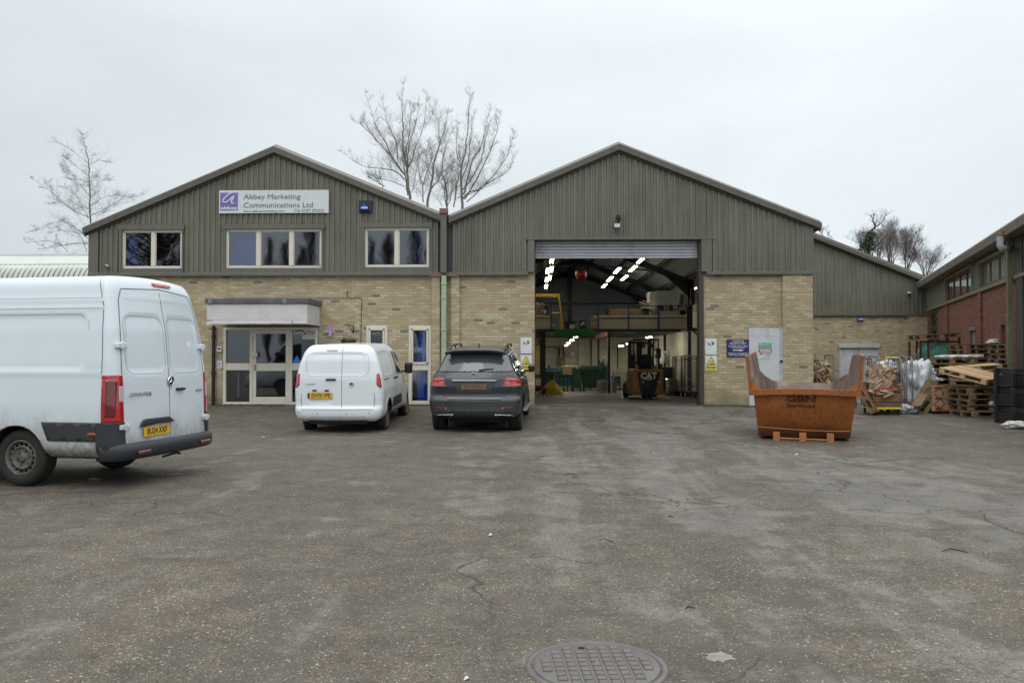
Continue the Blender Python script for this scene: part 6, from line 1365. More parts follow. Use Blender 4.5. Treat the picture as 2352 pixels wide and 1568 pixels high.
def slant_text(parent,s,zr,m,bold):
    t=sign_text(parent,s,zr,zk,m,bold=bold,y=yf,nm='faded_lettering');o=origin(parent)
    for v in t.data.vertices:
        z=v.co.z+o.z-zb;v.co.y=yf+.30*(1-min(1,z/(TZ-.1))) ** 1.3+.02-.035*math.sin(math.pi*min(1,max(0,(v.co.x+o.x-cx-TL)/(TR-TL))))*math.sin(math.pi*min(1,z/(TZ-.1)))-.012-o.y
FADE=mat('faded_black_paint',(.035,.025,.02),.8,var=.4,sc=30,dirt=(.35,.09,.02),dsc=16,dlo=.52,dhi=.6);slant_text(skp,'GBN',(790,735,1255,832),FADE,.03);slant_text(skp,'Services',(785,858,1250,922),FADE,.02)
mb=MB()
for i in range(n):
    t=i/n;x=BL+(BR-BL)*t;x2=BL+(BR-BL)*(i+1)/n;f_=lambda z:yf+.30*(1-z/(TZ-.1)) ** 1.3+.012
    za,zc=.245-.05*math.sin(t*2.2),.245-.05*math.sin((i+1)/n*2.2);mb.add([(cx+x,f_(za)-.006,zb+za),(cx+x2,f_(zc)-.006,zb+zc),(cx+x2,f_(zc)-.006,zb+zc+.012),(cx+x,f_(za)-.006,zb+za+.012)],[(0,1,2,3)])
mb.build('weld_seam',mat('bright_orange_edge',(.55,.22,.06),.5),skp)

# ================================================================ pallets
def woodmat(name,c,var=.3,dirt=None):
    g=NG(name);p=g.pos(False);gi=g.n('ShaderNodeNewGeometry');n=g.noise(g.scale(p,(2,14,14)),3,5,.65);n2=g.noise(p,3,4)
    k=g.math('MULTIPLY',g.rng(n,.3,.7,1-var,1+var),g.rng(gi.outputs['Random Per Island'],0,1,.7,1.25));v=g.n('ShaderNodeVectorMath',operation='SCALE');v.inputs[0].default_value=c;g.l(k,v.inputs['Scale'])
    col=v.outputs[0]
    if dirt:col=g.mix(g.rng(n2,.5,.7,0,.6,True),col,(*dirt,1))
    g.l(col,g.b.inputs['Base Color']);g.b.inputs['Roughness'].default_value=.85;g.bump(n,.3,.006);return g.m
WD=[woodmat('weathered_wood',(.15,.105,.065),dirt=(.06,.05,.035)),woodmat('brown_wood',(.24,.145,.075),dirt=(.12,.08,.05)),woodmat('greenish_wood',(.17,.14,.07),dirt=(.08,.075,.035)),woodmat('new_pine',(.52,.37,.21),.18),woodmat('grey_wood',(.17,.145,.12),dirt=(.07,.06,.055))]
def pallet(name='pallet',wd=1.2,dp=1.0,m=0,nb=7,block=.078,seed=0,sol=False):
    rnd=random.Random(seed);h=.022;mb=MB();z=0;blks=[]
    for y in (-dp/2+.05,0,dp/2-.05):mb.box(-wd/2,wd/2,y-.05,y+.05,z,z+h)
    z+=h+.0005
    for x in (-wd/2+.07,0,wd/2-.07):
        for y in (-dp/2+.05,0,dp/2-.05):blks.append(MB().box(x-.07,x+.07,y-.048,y+.048,z,z+block))
    z+=block+.0005
    for x in (-wd/2+.06,0,wd/2-.06):mb.box(x-.055,x+.055,-dp/2,dp/2,z,z+h)
    z+=h+.0005;top=MB()
    for k in range(nb):
        y=-dp/2+.05+(dp-.1)*k/(nb-1);w=.045;j=rnd.uniform(-.006,.006)
        top.box(-wd/2+j,wd/2+j,y-w,y+w,z,z+h)
    root=thing(name,'','pallet');top.build('deck_boards',WD[m],root,world=False);mb.build('base_boards',WD[m],root,world=False);[b_.build('spacer_block',WD[(m+1) % 3 if m<3 else m],root,world=False) for b_ in blks]
    return root
PH=.146
protos={}
def put_pallet(loc,rz,m,label,group=None,tilt=None,wd=1.2,dp=1.0,nb=7):
    key=(m,wd,dp,nb)
    if key not in protos:protos[key]=pallet(wd=wd,dp=dp,m=m,nb=nb,seed=len(protos));o=protos[key]
    else:o=dup(protos[key])
    o.location=loc;o.rotation_euler=(tilt[0],tilt[1],rz) if tilt else (0,0,rz);o['label']=label
    if group:o['group']=group
    return o
ORD=['lowest','second up','third up','fourth up','fifth up','sixth up','seventh up','eighth up','ninth up','tenth up','eleventh up','twelfth up','thirteenth up']
def stack(px,Y,n,mats_,where,rz=0,jit=.04,seed=1,z0=None,wd=1.2,dp=1.0,grp='stacked wooden pallets',nb=7,start=0):
    rnd=random.Random(seed);x=PX(px,Y);z=gh(x,Y)+.004 if z0 is None else z0
    words=['weathered grey brown','warm brown','mossy green brown','fresh pale','grey']
    for k in range(n):
        m=mats_[k % len(mats_)];a=rz+rnd.uniform(-.05,.05);j=rnd.uniform(-jit,jit)
        put_pallet((x+j,Y+rnd.uniform(-jit,jit),z),a,m,'%s pallet, %s %s' % (words[m],ORD[k+start] if not (k==n-1) else 'topmost',where),grp,wd=wd,dp=dp,nb=nb);z+=PH
    return x,z
ra_=RA-R(90)
# heights read off the photograph decide how many lie in each pile
xA,zA=stack(2252,21.6,5,[1,0,2,2,1],'in the near pile under the slanting pale pallets',rz=.06,seed=2)
xB,zB=stack(2170,23.6,10,[0,4,2,0,1,2,0,4,2],'in the dark pile behind the moulded pallet',rz=-.05,seed=3)
xC,zC=stack(2250,26.2,10,[0,1,0,2,1,0,1,1,0,1][:10],'in the tall brown pile against the red wall',rz=.02,seed=4,wd=1.5) if False else stack(2252,26.4,13,[0,1,0,2,1,0,1,0,1,1],'in the wide brown pile beyond the pale pallets',rz=.02,seed=4,wd=1.5)
xD,zD=stack(2338,24.6,13,[0,2,0,4,1,2,0,2,0,4,2],'in the mossy foam topped pile at the frame edge',rz=-.03,seed=5)
xE,zE=stack(2308,22.6,4,[1,1,0,1],'in the brown pile behind the black crates',rz=.35,seed=6)
xF,zF=stack(2112,22.8,2,[4,0],'in the low pile under the leaning board',rz=.1,seed=7)
xG,zG=stack(2128,24.4,7,[2,0,4,0,2],'in the pile between the bale and moulded pallet',rz=-.12,seed=8)
# the two bright pallets laid slanting on the near pile
a=P(2240,870,21.5)
put_pallet((a.x+.05,21.55,zA+.12),R(-24),0,'dull pallet lying slanted between the near pile and the bright pale pallet','slanting pallets',tilt=(R(10),R(3)),wd=1.25,dp=1.1)
PB_=put_pallet((a.x+.03,21.6,zA+.26),R(-22),3,'bright pale new pallet tipped towards the camera, its slatted deck showing','slanting pallets',tilt=(R(14),R(2)),wd=1.25,dp=1.15,nb=9);PB_.rotation_euler=(Matrix.Rotation(R(13),4,'X') @ Matrix.Rotation(R(5),4,'Y') @ Matrix.Rotation(R(-58),4,'Z')).to_euler()
put_pallet((PX(2238,22.9),22.9,zA+.42),R(-8),3,'pale pallet showing its edge just behind the slatted bright one','slanting pallets',tilt=(R(4),R(-4)),wd=1.2,dp=.6)
xH,zH=stack(2262,23.7,9,[0,1,0,2,1,0],'in the pile directly behind the slanting pallets',rz=.02,seed=12)
# behind the skip
xI,zI=stack(1903,25.6,3,[1,0,1],'in the low pile behind the skip',rz=.08,seed=13,wd=1.3)
o=put_pallet((PX(1915,24.9),24.9,zI+.09),R(4),1,'loose brown pallet tilted on the low pile behind the skip',None,tilt=(R(6),R(-7)),wd=1.3)
o=put_pallet((PX(1992,21.6)-.05,21.7,.42),R(62),1,'brown slatted pallet standing on edge, leaning against the side of the skip',None,tilt=(R(78),R(0)),wd=.85,dp=.62,nb=5)
o.rotation_euler=(Matrix.Rotation(R(-38),4,'Z') @ Matrix.Rotation(R(60),4,'Y')).to_euler();o.location=(PX(1988,21.9),21.9,gh(8.8,21.9)+.40)
# moulded pallet
zc8=Zm(3600,1280,3.565)
Y=22.05;t=thing('moulded_pallet','square pressed wood chip pallet standing on edge with dark wavy grooves and dimples','moulded pallet',(P(*zc8(650,1300),Y).x,Y,P(*zc8(650,1295),Y).z))
PRESS=mat('pressed_wood',(.42,.25,.14),.85,var=.18,sc=6,bump=.25,bsc=120);GRV=mat('groove_shadow_brown',(.13,.06,.032),.9)
r=zrect(468,937,820,1298,zc8,Y);T=Matrix.Translation((0,0,0))
mb=MB();mb.box(r[0],r[1],Y,Y+.03,r[2],r[3]);mb.box(r[0],r[0]+.04,Y+.03,Y+.09,r[2],r[3]);mb.box(r[1]-.04,r[1],Y+.03,Y+.09,r[2],r[3]);bd=mb.build('board',PRESS,t,bevel=.008)
def zp(x,y,Y=Y-.003):return P(*zc8(x,y),Y)
mb=MB()
for x in (545,745):
    for y_ in (970,1118,1265):
        c=zp(x+(10 if y_>1000 else 0),y_);pts=[(c.x+.10*math.cos(2*math.pi*k/16),Y-.004,c.z+.048*math.sin(2*math.pi*k/16)) for k in range(16)];mb.prism(pts,(0,.003,0))
mb.build('dimple',GRV,t)
mb=MB()
for pts in ([(590,960),(650,948),(705,962)],[(575,985),(625,1040),(590,1095)],[(730,985),(678,1035),(735,1095)],[(595,1120),(635,1112),(660,1124),(700,1115),(720,1120)],[(590,1140),(638,1190),(590,1245)],[(735,1140),(690,1190),(745,1245)],[(600,1275),(660,1285),(720,1272)],[(480,955),(515,965)],[(475,1025),(500,1010),(530,1000)],[(478,1060),(520,1070),(535,1095)],[(480,1200),(510,1180),(540,1160)],[(485,1215),(540,1225),(555,1245)],[(775,985),(800,1010),(812,1025)],[(780,1095),(812,1070)],[(790,1140),(815,1165)],[(780,1245),(818,1210)],[(775,955),(812,945)],[(785,1280),(822,1290)]):mb.tube([zp(*q,Y-.001) for q in pts],.012,5)
mb.build('wavy_groove',GRV,t)
# leaning plywood board and planks
PLY=mat('plywood',(.22,.135,.085),.8,var=.15,stretch=(1,6,1),sc=3);t=thing('plywood_board','brown plywood sheet leaning at a slant beside the white film bale','board',tuple(zp(220,1230,22.0)))
q=[zp(155,1220,21.9),zp(262,1240,21.9),zp(502,910,22.6),zp(348,900,22.6)];nrm=(q[1]-q[0]).cross(q[3]-q[0]).normalized()*.02;mb=MB();mb.prism([q[0],zp(240,1240,21.9),zp(295,1225,21.92),q[2],q[3]],nrm);mb.build('sheet',PLY,t)
o=put_pallet(tuple(zp(365,1110,22.35)),0,2,'narrow greenish pallet leaning under the plywood sheet',None,wd=1.0,dp=.45,nb=3);o.rotation_euler=(Matrix.Rotation(R(-56),4,'Y') @ Matrix.Rotation(R(75),4,'X')).to_euler()
# foam sheet, film, plastic
FOAM=mat('white_foam',(.66,.64,.64),.7,var=.08);FILM=mat('stretch_film',(.58,.61,.65),.28,var=.12,sc=5,coat=.5,bump=.3,bsc=16)
t=MB();a=zp(840,478,23.6);pts=[]
for k in range(24):an=2*math.pi*k/24;pts.append((a.x+.66*math.cos(an),23.6+.4*math.sin(an),zB+.03+.0*math.cos(an)))
t.add(pts+[(x+0,y,z+.05+.04*math.cos(3*i)) for i,(x,y,z) in enumerate(pts)],[tuple(range(24)),tuple(range(47,23,-1))]+[(i,24+i,24+(i+1) % 24,(i+1) % 24) for i in range(24)],sm=True)
t.build('foam_sheet',FOAM,label='thin white foam sheet lying on the dark pallet pile',cat='foam sheet')
def blob(name,label,cat,c,rx,ry,rz_,m,amp=.25,fr=2.2,seed=0,seg=36,flat=True,parent=None,pw_=1.0,th=.0,fine=.08):
    mb=MB();rings=22;vs=[];c=Vector(c)
    for j in range(rings+1):
        ph=math.pi*j/rings
        for i in range(seg):
            an=2*math.pi*i/seg;d=Vector((math.sin(ph)*math.cos(an),math.sin(ph)*math.sin(an),math.cos(ph)))
            sq_=max(abs(d.x),abs(d.y),abs(d.z)) **-pw_ if pw_<1 else 1
            k=(1+amp*noise.noise(d*fr+Vector((seed*7.1,seed,0)))+fine*noise.noise(d*fr*3.7+Vector((seed,3,1)))+fine*.7*noise.noise(d*fr*8+Vector((seed,5,2))))*sq_;v=Vector((d.x*rx*k,d.y*ry*k,d.z*rz_*k))
            if flat:v.z=max(v.z,-rz_*.86)
            vs.append(c+v)
    mb.add(vs,[(j*seg+i,j*seg+(i+1) % seg,(j+1)*seg+(i+1) % seg,(j+1)*seg+i) for j in range(rings) for i in range(seg)],sm=True)
    return mb.build(name,m,parent,label=label,cat=cat)
a=P(2105,876,22.9);g0=gh(a.x,22.9)
blob('film_bale','big crumpled white bale of stretch film beside the loaded roll cage','film bale',(a.x-.02,22.95,g0+.74),.40,.36,.62,FILM,.30,2.6,3,60,pw_=.55,fine=.22)
blob('film_scrap','loose white film spilling on the ground below the big film bale','film scrap',(P(2078,925,22.3).x,22.3,gh(a.x,22.3)+.10),.30,.25,.12,FILM,.5,3,5,40,fine=.2)
blob('film_scrap','small white film heap on the pallets beside the big bale','film scrap',(zp(490,850,22.9).x,22.9,zp(490,850,22.9).z),.22,.2,.07,FILM,.5,3,6,36,fine=.2)
blob('film_scrap','grey white film bundle just right of the bale top by the dark pile','film scrap',(zp(415,800,23.2).x,23.2,zp(415,800,23.2).z),.14,.2,.26,FILM,.5,3,8,36,fine=.2)
a=P(2330,983,18.4);blob('film_scrap','low white heap of film on the tarmac at the foot of the black crates','film scrap',(a.x+.08,18.35,gh(a.x,18.3)+.075),.34,.18,.085,FOAM,.55,3.2,9,40,fine=.15)
blob('film_sheet','draped white film on top of the mossy pallet pile near the frame edge','film sheet',(xD+.05,25.1,zD+.07),.55,.45,.12,FOAM,.5,2.5,10,40,fine=.12)
for px,py,Y in ((1650,580,21.9),(1735,590,21.9),(1740,520,21.9),(1725,640,21.9)):
    pass
for k,(zx,zy,Y) in enumerate(((1650,580,24.4),(1735,578,24.4),(505,722,23.3),(508,790,23.3),(735,570,23.3),(1310,1188,21.1),(920,550,23.3))):
    a=zp(zx,zy,Y);blob('film_scrap','%s scrap of white film %s' % (('bright','second bright','small','lower small','crumpled','folded pale','clear')[k],('under the foam topped pile','at the frame edge, under the foam topped pile','beside the film bale','beside the film bale, the lower one','under the long foam sheet','low in the near pile','at the end of the long foam sheet')[k]),'film scrap',a,.09,.05,.06,FILM,.4,3,20+k,16,flat=False)
# green net cage
zr8=lambda a,b,c,d,Y:zrect(a,b,c,d,zc8,Y)
Y=27.0;a0,a1=zp(295,520,Y),zp(845,300,Y);x0_,x1_=a0.x,a1.x;zz0,zz1=gh(x0_,Y),zp(300,300,Y).z;t=thing('net_cage','dark red steel cage full of green netting with a dark pallet laid on top','cage',((x0_+x1_)/2,Y+.4,zz0));CR=mat('cage_red',(.12,.022,.03),.5,var=.2)
mb=MB()
for x in (x0_,x0_+(x1_-x0_)*.2,x1_):
    for yy in (Y,Y+.8):mb.box(x-.03,x+.03,yy-.03,yy+.03,zz0,zz1+(x-x0_)*.10)
for z in (zz0+.1,zz1-.02):mb.box(x0_,x1_,Y-.03,Y+.03,z-.03,z+.03)
mb.build('frame',CR,t);NET=NG('green_netting');pp=NET.pos();q1=NET.noise(pp,5,5,.7,.6);NET.l(NET.mix(NET.rng(q1,.35,.65),(.03,.14,.10,1),(.13,.40,.30,1)),NET.b.inputs['Base Color']);NET.b.inputs['Roughness'].default_value=.7;NET.bump(NET.vor(pp,24),.8,.02)
blob('net_bundle','bundle of sea green netting inside the dark red cage','netting',((x0_+x1_)/2+.05,Y+.35,(zz0+zz1)/2+.04),(x1_-x0_)*.47,.34,(zz1-zz0)*.46,NET.m,.18,3,31,48,pw_=.6,fine=.12)
put_pallet(((x0_+x1_)/2,Y+.35,zz1+.10),0,0,'dark pallet sloping on top of the green net cage',None,tilt=(0,R(-3)),wd=1.3)
# roll cages
CGW=mat('cage_wire',(.22,.23,.24),.4,.8,var=.1)
def rollcage(label,x,Y,z,w=.72,d=.80,h=1.55,rz=0,base=YEL,yellow_top=False):
    t=thing('roll_cage',label,'roll cage',(x,Y,z),rz);mb=MB()
    for s_ in (-1,1):
        X=s_*w/2;mb.tube([(X,-d/2,.2),(X,-d/2,h-.08),(X,-d/2+.06,h),(X,d/2-.06,h),(X,d/2,h-.08),(X,d/2,.2)],.016,8)
        for k in range(1,6):yy=-d/2+d*k/6;mb.tube([(X,yy,.2),(X,yy,h)],.006,5)
        for zz in (.35,.7,1.05,1.35):mb.tube([(X,-d/2,zz),(X,d/2,zz)],.006,5)
    mb.tube([(-w/2,d/2,.4),(w/2,d/2,.4)],.008,6);mb.tube([(-w/2,d/2,h-.15),(w/2,d/2,h-.15)],.008,6)
    mb.build('side_frame',CGW,t,world=False)
    mb=MB();mb.box(-w/2+.0,w/2,-d/2,d/2,.15,.20);mb.build('base',base,t,world=False,bevel=.008)
    for sx in (-1,1):
        for sy in (-1,1):
            M=Matrix.Translation((sx*(w/2-.06),sy*(d/2-.08),.055)) @ Matrix.Rotation(R(90),4,'Y');mb=MB();mb.lathe([(.001,-.016),(.055,-.016),(.055,.016),(.001,.016)],18,M,sm=False);mb.box(sx*(w/2-.06)-.025,sx*(w/2-.06)+.025,sy*(d/2-.08)-.03,sy*(d/2-.08)+.03,.10,.15);mb.build('castor',BLACK,t,world=False)
    return t
Y=21.7;a,b=P(2013,948,Y),P(2074,948,Y);rcx=(a.x+b.x)/2;rz0=gh(rcx,Y)
rc=rollcage('roll cage on a yellow base packed with folded cardboard and red straps',rcx-.05,Y+.4,rz0,w=(b.x-a.x)+.04,h=1.48)
CARD=mat('cardboard',(.36,.25,.155),.85,var=.18,sc=5,dirt=(.20,.14,.09),dsc=4,dlo=.5,dhi=.8);CARDL=mat('cardboard_pale',(.46,.34,.23),.85,var=.12);CARDD=mat('cardboard_dark',(.20,.14,.09),.9,var=.2)
STRAP=mat('red_strap',(.48,.012,.04),.5,var=.08);random.seed(21)
def cardpack(x,Y,z,w,d,h,label,loose,cat='cardboard'):
    t=thing('cardboard_bundle',label,cat,(x,Y,z));mb=[MB(),MB(),MB()];zz=z
    while zz<z+h*.55:
        th=random.uniform(.008,.018);mb[random.choice((0,0,2,2,1))].cbox((x+random.uniform(-.02,.02),Y+random.uniform(-.02,.02),zz+th/2),(w*random.uniform(.86,.97),d*random.uniform(.86,.97),th*.92),Matrix.Rotation(random.uniform(-.03,.03),3,'Z'));zz+=th
    while zz<z+h:
        th=random.uniform(.012,.04);M3=Matrix.Rotation(random.gauss(0,.13),3,'Y') @ Matrix.Rotation(random.gauss(0,.15),3,'X') @ Matrix.Rotation(random.gauss(0,.25),3,'Z')
        mb[random.choice((0,0,1,2))].cbox((x+random.uniform(-.05,.05),Y+random.uniform(-.05,.05),zz),(w*random.uniform(.55,.95),d*random.uniform(.5,.9),.008),M3);zz+=th
    for k in range(loose):                        # crumpled flaps at the front
        c=Vector((x+random.uniform(-.5,.15)*w,Y-d/2+random.uniform(-.03,.06),z+h*random.uniform(.35,.95)));M3=Matrix.Rotation(random.gauss(0,.7),3,'Y') @ Matrix.Rotation(random.gauss(1.2,.5),3,'X');a_=random.uniform(.08,.2);b_=random.uniform(.06,.14)
        q=[M3 @ Vector(v)+c for v in ((-a_,-b_,0),(0,-b_,.02),(a_,-b_*.8,-.01),(a_*.9,b_,.015),(0,b_,-.025),(-a_,b_,.01))];mb[random.choice((0,1,1))].add(q,[(0,1,4,5),(1,2,3,4)])
    for i,(b_,m_) in enumerate(zip(mb,(CARD,CARDL,CARDD))):
        if b_.v:b_.build(('sheets','pale_sheets','dark_sheets')[i],m_,t)
    return t
cardpack(rcx-.05,Y+.38,rz0+.205,.80,.74,1.05,'tight stack of flattened cardboard inside the strapped roll cage',46)
mb=MB();w_=(b.x-a.x)/2+.03;X0=rcx-.05
def strap(pts):
    for p,q in zip(pts,pts[1:]):mb.add([(p[0],p[1],p[2]-.018),(q[0],q[1],q[2]-.018),(q[0],q[1],q[2]+.018),(p[0],p[1],p[2]+.018),(p[0],p[1]+.004,p[2]-.018),(q[0],q[1]+.004,q[2]-.018)],[(0,1,2,3),(0,4,5,1)])
zs_=rz0;strap([(X0-w_,Y-.03,zs_+.62),(X0-w_*.3,Y-.07,zs_+.70),(X0+w_*.45,Y-.06,zs_+.71),(X0+w_,Y-.03,zs_+.66)]);strap([(X0-w_,Y-.03,zs_+.27),(X0-w_*.5,Y-.05,zs_+.40),(X0-w_*.35,Y-.04,zs_+.46),(X0-w_*.4,Y-.04,zs_+.30)]);strap([(X0+w_,Y-.025,zs_+.66),(X0+w_+.03,Y+.1,zs_+.85),(X0+w_,Y-.02,zs_+.96)]);strap([(X0+w_-.02,Y-.03,zs_+.46),(X0+w_,Y-.03,zs_+.30)])
mb.build('strap',STRAP,label='bright red ratchet straps tied round the cardboard roll cage',cat='strap')
rc2=rollcage('empty topped roll cage with a yellow hoop just behind the strapped one',PX(2040,22.9),23.0,gh(9,22.9),h=1.52);mb=MB();h=1.5;mb.tube([(-.22,-.41,1.2),(-.22,-.41,h-.06),(-.18,-.41,h-.01),(.16,-.41,h-.01),(.20,-.41,h-.06),(.20,-.41,1.2)],.015,8);mb.build('yellow_hoop',YEL,rc2,world=False)
blob('film_bundle','bundle of white plastic film in the cage with the yellow hoop','film bundle',(PX(2040,22.9),23.0,gh(9,22.9)+1.18),.30,.3,.24,FILM,.4,3,41,36,fine=.15)
rc3=rollcage('grey roll cage standing right against the big film bale',PX(2080,22.5),22.9,gh(9,22.5),w=.35,h=1.5)
rc4=rollcage('roll cage of torn cardboard seen over the skip rim',PX(1888,24.2),24.3,gh(8,24.2),w=.50,h=1.55);cardpack(PX(1890,24.2),24.3,gh(8,24.2)+.205,.44,.7,1.22,'torn cardboard packed in the cage behind the skip',22)
mb=MB();z=zI+.02;mb.box(PX(1869,24.9),PX(1908,24.9),24.75,25.3,P(1890,861,24.9).z-.02,P(1890,861,24.9).z+.012);mb.build('pale_plank',WD[3],label='pale board lying level on the low pile behind the skip',cat='plank')
# black crates
BP=mat('black_crate_plastic',(.018,.022,.024),.42,var=.25,sc=4,dirt=(.05,.055,.06),dsc=4)
def crate(x,Y,z,label,h=.43):
    t=thing('plastic_crate',label,'crate',(x,Y,z),R(-4));w,d=1.0,.8;
    for sx in (-1,1):
        for sy in (-1,1):MB().box(sx*w/2-.045,sx*w/2+.045,sy*d/2-.045,sy*d/2+.045,.002,h-.002).build('corner_post',BP,t,world=False,bevel=.008)
    mb=MB();mb.box(-w/2+.045,w/2-.045,-d/2,d/2,h-.15,h-.003);mb.box(-w/2-.01,w/2+.01,-d/2-.02,d/2+.02,.004,.03);mb.build('solid_band',BP,t,world=False,bevel=.006)
    mb=MB()
    for k in range(7):
        zz=.06+(h-.24)*k/6;mb.box(-w/2+.045,w/2-.045,-d/2+.01,-d/2+.025,zz,zz+.010);mb.box(-w/2+.0,-w/2+.02,-d/2+.045,d/2-.045,zz,zz+.010)
    for k in range(3):xx=-w/2+.25*(k+1);mb.box(xx-.03,xx+.03,-d/2+.001,-d/2+.03,.03,h-.15)
    mb.build('ribs',mat('crate_rib',(.06,.068,.07),.45),t,world=False);mb=MB();mb.box(-w/2+.03,w/2-.03,-d/2+.04,d/2-.04,.03,h-.16);mb.build('inner_shadow_wall',BLACK,t,world=False);return t
a=P(2332,975,18.9);zz=gh(a.x,19.0)+.003
for k in range(3):crate(a.x+.55,19.35,zz+.44*k,('bottom','middle','topmost')[k]+' black plastic crate of the stack at the frame edge')
# ================================================================ inside the hall
z1=Zm(2100,950,2.24);z3=Zm(2100,1300,3.36);z5=Zm(2100,1020,3.267)
MY=38.3;zdk=P(*z5(1000,968),MY).z;zun=P(*z5(1000,985),MY).z
mz=thing('mezzanine','steel mezzanine deck across the back of the hall with cream guard panels and blue posts','mezzanine',(3,MY,fl(MY)))
CORG=mat('grey_deck_sheet',(.12,.12,.125),.5,.3,var=.15,world=True);mb=MB();x=WXL+.1
while x<WXR-.5:pass;break
yy=MY+.05
while yy<HALL_END-.3:mb.add([(WXL+.1,yy,zun-.02),(WXR-.3,yy,zun-.02),(WXR-.3,yy+.10,zun-.02),(WXL+.1,yy+.10,zun-.02),(WXR-.3,yy+.15,zun+.04),(WXL+.1,yy+.15,zun+.04),(WXR-.3,yy+.25,zun+.04),(WXL+.1,yy+.25,zun+.04),(WXR-.3,yy+.3,zun-.02),(WXL+.1,yy+.3,zun-.02)],[(0,1,2,3),(3,2,4,5),(5,4,6,7),(7,6,8,9)]);yy+=.3
mb.box(WXL+.1,WXR-.3,MY,HALL_END-.2,zdk-.04,zdk);mb.build('deck',CORG,mz)
mb=MB();mb.box(WXL+.1,WXR-.3,MY-.06,MY-.002,zun-.06,zdk+.01);mb.build('front_beam',DSTEEL,mz)
OB=mat('orange_beam',(.20,.055,.02),.6,var=.15)
XP=[P(*z3(245,400),MY).x,P(*z3(1132,400),MY).x,PX(1596,MY)]
mb=MB()
for x in XP[1:]:mb.box(x-.06,x+.06,MY+.1,HALL_END-.4,zun-.24,zun-.02)
mb.build('orange_beam',OB,mz);mb=MB();mb.box(XP[0]-.1,XP[0]+.1,MY+.1,HALL_END-.4,zun-.24,zun-.02);mb.build('dark_beam',DSTEEL,mz)
for x in XP:
    for Y in (MY+.15,44.7,50.4):
        if x==XP[2] and Y<40:continue
        s_=.055 if x != XP[0] else .11;mb=MB();mb.box(x-s_,x+s_,Y-s_,Y+s_,fl(Y)+.012,zun-.24);mb.box(x-s_*1.8,x+s_*1.8,Y-s_*1.8,Y+s_*1.8,fl(Y),fl(Y)+.012);mb.build('post',DSTEEL,mz)
GP=mat('guard_panel',(.42,.38,.30),.7,var=.06);GPT=mat('guard_strip',(.50,.46,.38),.6);BLP=mat('blue_post_paint',(.02,.04,.17),.5)
def m5(a,b,c,d,Y=MY):return zrect(a,b,c,d,z5,Y)
for a,b in ((-120,328),(970,1340),(1366,1730),(1757,2108)):
    r=m5(a,822,b,965);MB().box(r[0],r[1],MY-.03,MY-.0,r[2],r[3]).build('guard_panel',GP,mz);r=m5(a,787,b,812);MB().box(r[0],r[1],MY-.04,MY-.0,r[2],r[3]).build('guard_strip',GPT,mz)
for a in (340,955,1350,1741):r=m5(a-8,650,a+8,968);MB().box(r[0],r[1],MY-.09,MY-.041,r[2],r[3]).build('blue_post',BLP,mz)
for a,b in ((120,345),(950,2110)):p,q=P(*z5(a,663),MY),P(*z5(b,663),MY);MB().tube([(p.x,MY-.1,p.z),(q.x,MY-.1,p.z)],.022,8).build('hand_rail',DSTEEL,mz);MB().tube([(p.x,MY-.05,P(*z5(a,818),MY).z),(q.x,MY-.05,P(*z5(a,818),MY).z)],.02,6).build('hand_rail',DSTEEL,mz)
r=m5(380,966,914,1070,MY-.1);mb=MB();mb.box(r[0],r[1],MY-.16,MY-.07,r[2],r[3]);mb.box(r[0]+.03,r[1]-.03,MY-.17,MY-.16,r[2]+.03,r[3]-.03);mb.build('green_board',mat('board_green',(.015,.14,.025),.6,var=.1),label='bright green board fixed to the front of the mezzanine',cat='board',bevel=.004)
# lamps: twin tubes in a white trough hung on two rods
TUBE=emis('lit_tube',(1.0,.97,.88),22.0);TUBEW=emis('warm_lit_tube',(1.0,.88,.60),17.0);TUBED=emis('deck_tube',(1.0,.96,.80),60.0);TROUGH=mat('lamp_trough',(.4,.4,.38),.5)
def lamp(px,py,Y,label,L=2.3,warm=False,rods=True):
    c=P(px,py,Y);t=thing('tube_lamp',label,'lamp',tuple(c));x,z=c.x,c.z
    mb=MB();mb.prism([(x-.10,Y-L/2,z+.02),(x-.05,Y-L/2,z+.07),(x+.05,Y-L/2,z+.07),(x+.10,Y-L/2,z+.02)],(0,L,0));mb.build('trough',TROUGH,t)
    for s_ in (-1,1):MB().tube([(x+s_*.05,Y-L/2+.03,z),(x+s_*.05,Y+L/2-.03,z)],.016,8).build('tube',(TUBEW if warm else TUBE) if rods else TUBED,t)
    if rods:
        mb=MB()
        for yy in (Y-L/3,Y+L/3):mb.tube([(x,yy,z+.07),(x,yy,max(z+.1,wt(x)-.35))],.008,4)
        mb.build('hanging_rod',DSTEEL,t)
    t['group']='tube lamps hung from the hall roof' if rods else 'tube lamps under the mezzanine';return t
def lz(zx,zy):px,py=z5(zx,zy);s_=(820-py)/4.02;return px,py,F/s_
for zx,zy,lab,wm in ((352,68,'topmost hanging lamp of the column nearest the estate car side of the shutter',1),(345,190,'second lamp down in the column of lamps at the pier side of the hall',1),(322,300,'lowest lamp of the brighter front column at the pier side of the hall',1),(297,210,'upper lamp of the rear column at the pier side of the hall',0),(285,325,'middle lamp of the rear column at the pier side of the hall',0),(276,412,'lowest small lamp at the pier side above the black duct',0),
                       (1205,205,'hanging lamp just right of the red heater, the largest of three in its row',0),(1110,315,'middle hanging lamp of the row right of the red heater',0),(1035,405,'smallest and lowest hanging lamp in the row right of the red heater',0),(1410,180,'large hanging lamp in the row nearest the middle of the opening',0),(1300,300,'lower hanging lamp in the row nearest the middle of the opening',0),(1520,65,'hanging lamp touching the shutter edge above the dark rafter',1)):
    px,py,Y=lz(zx,zy);lamp(px,py,Y,lab,warm=bool(wm))
px,py=z5(2278,425);lamp(px,py,27.5,'bright lamp half hidden behind the shutter guide by the goods sign',1.0)
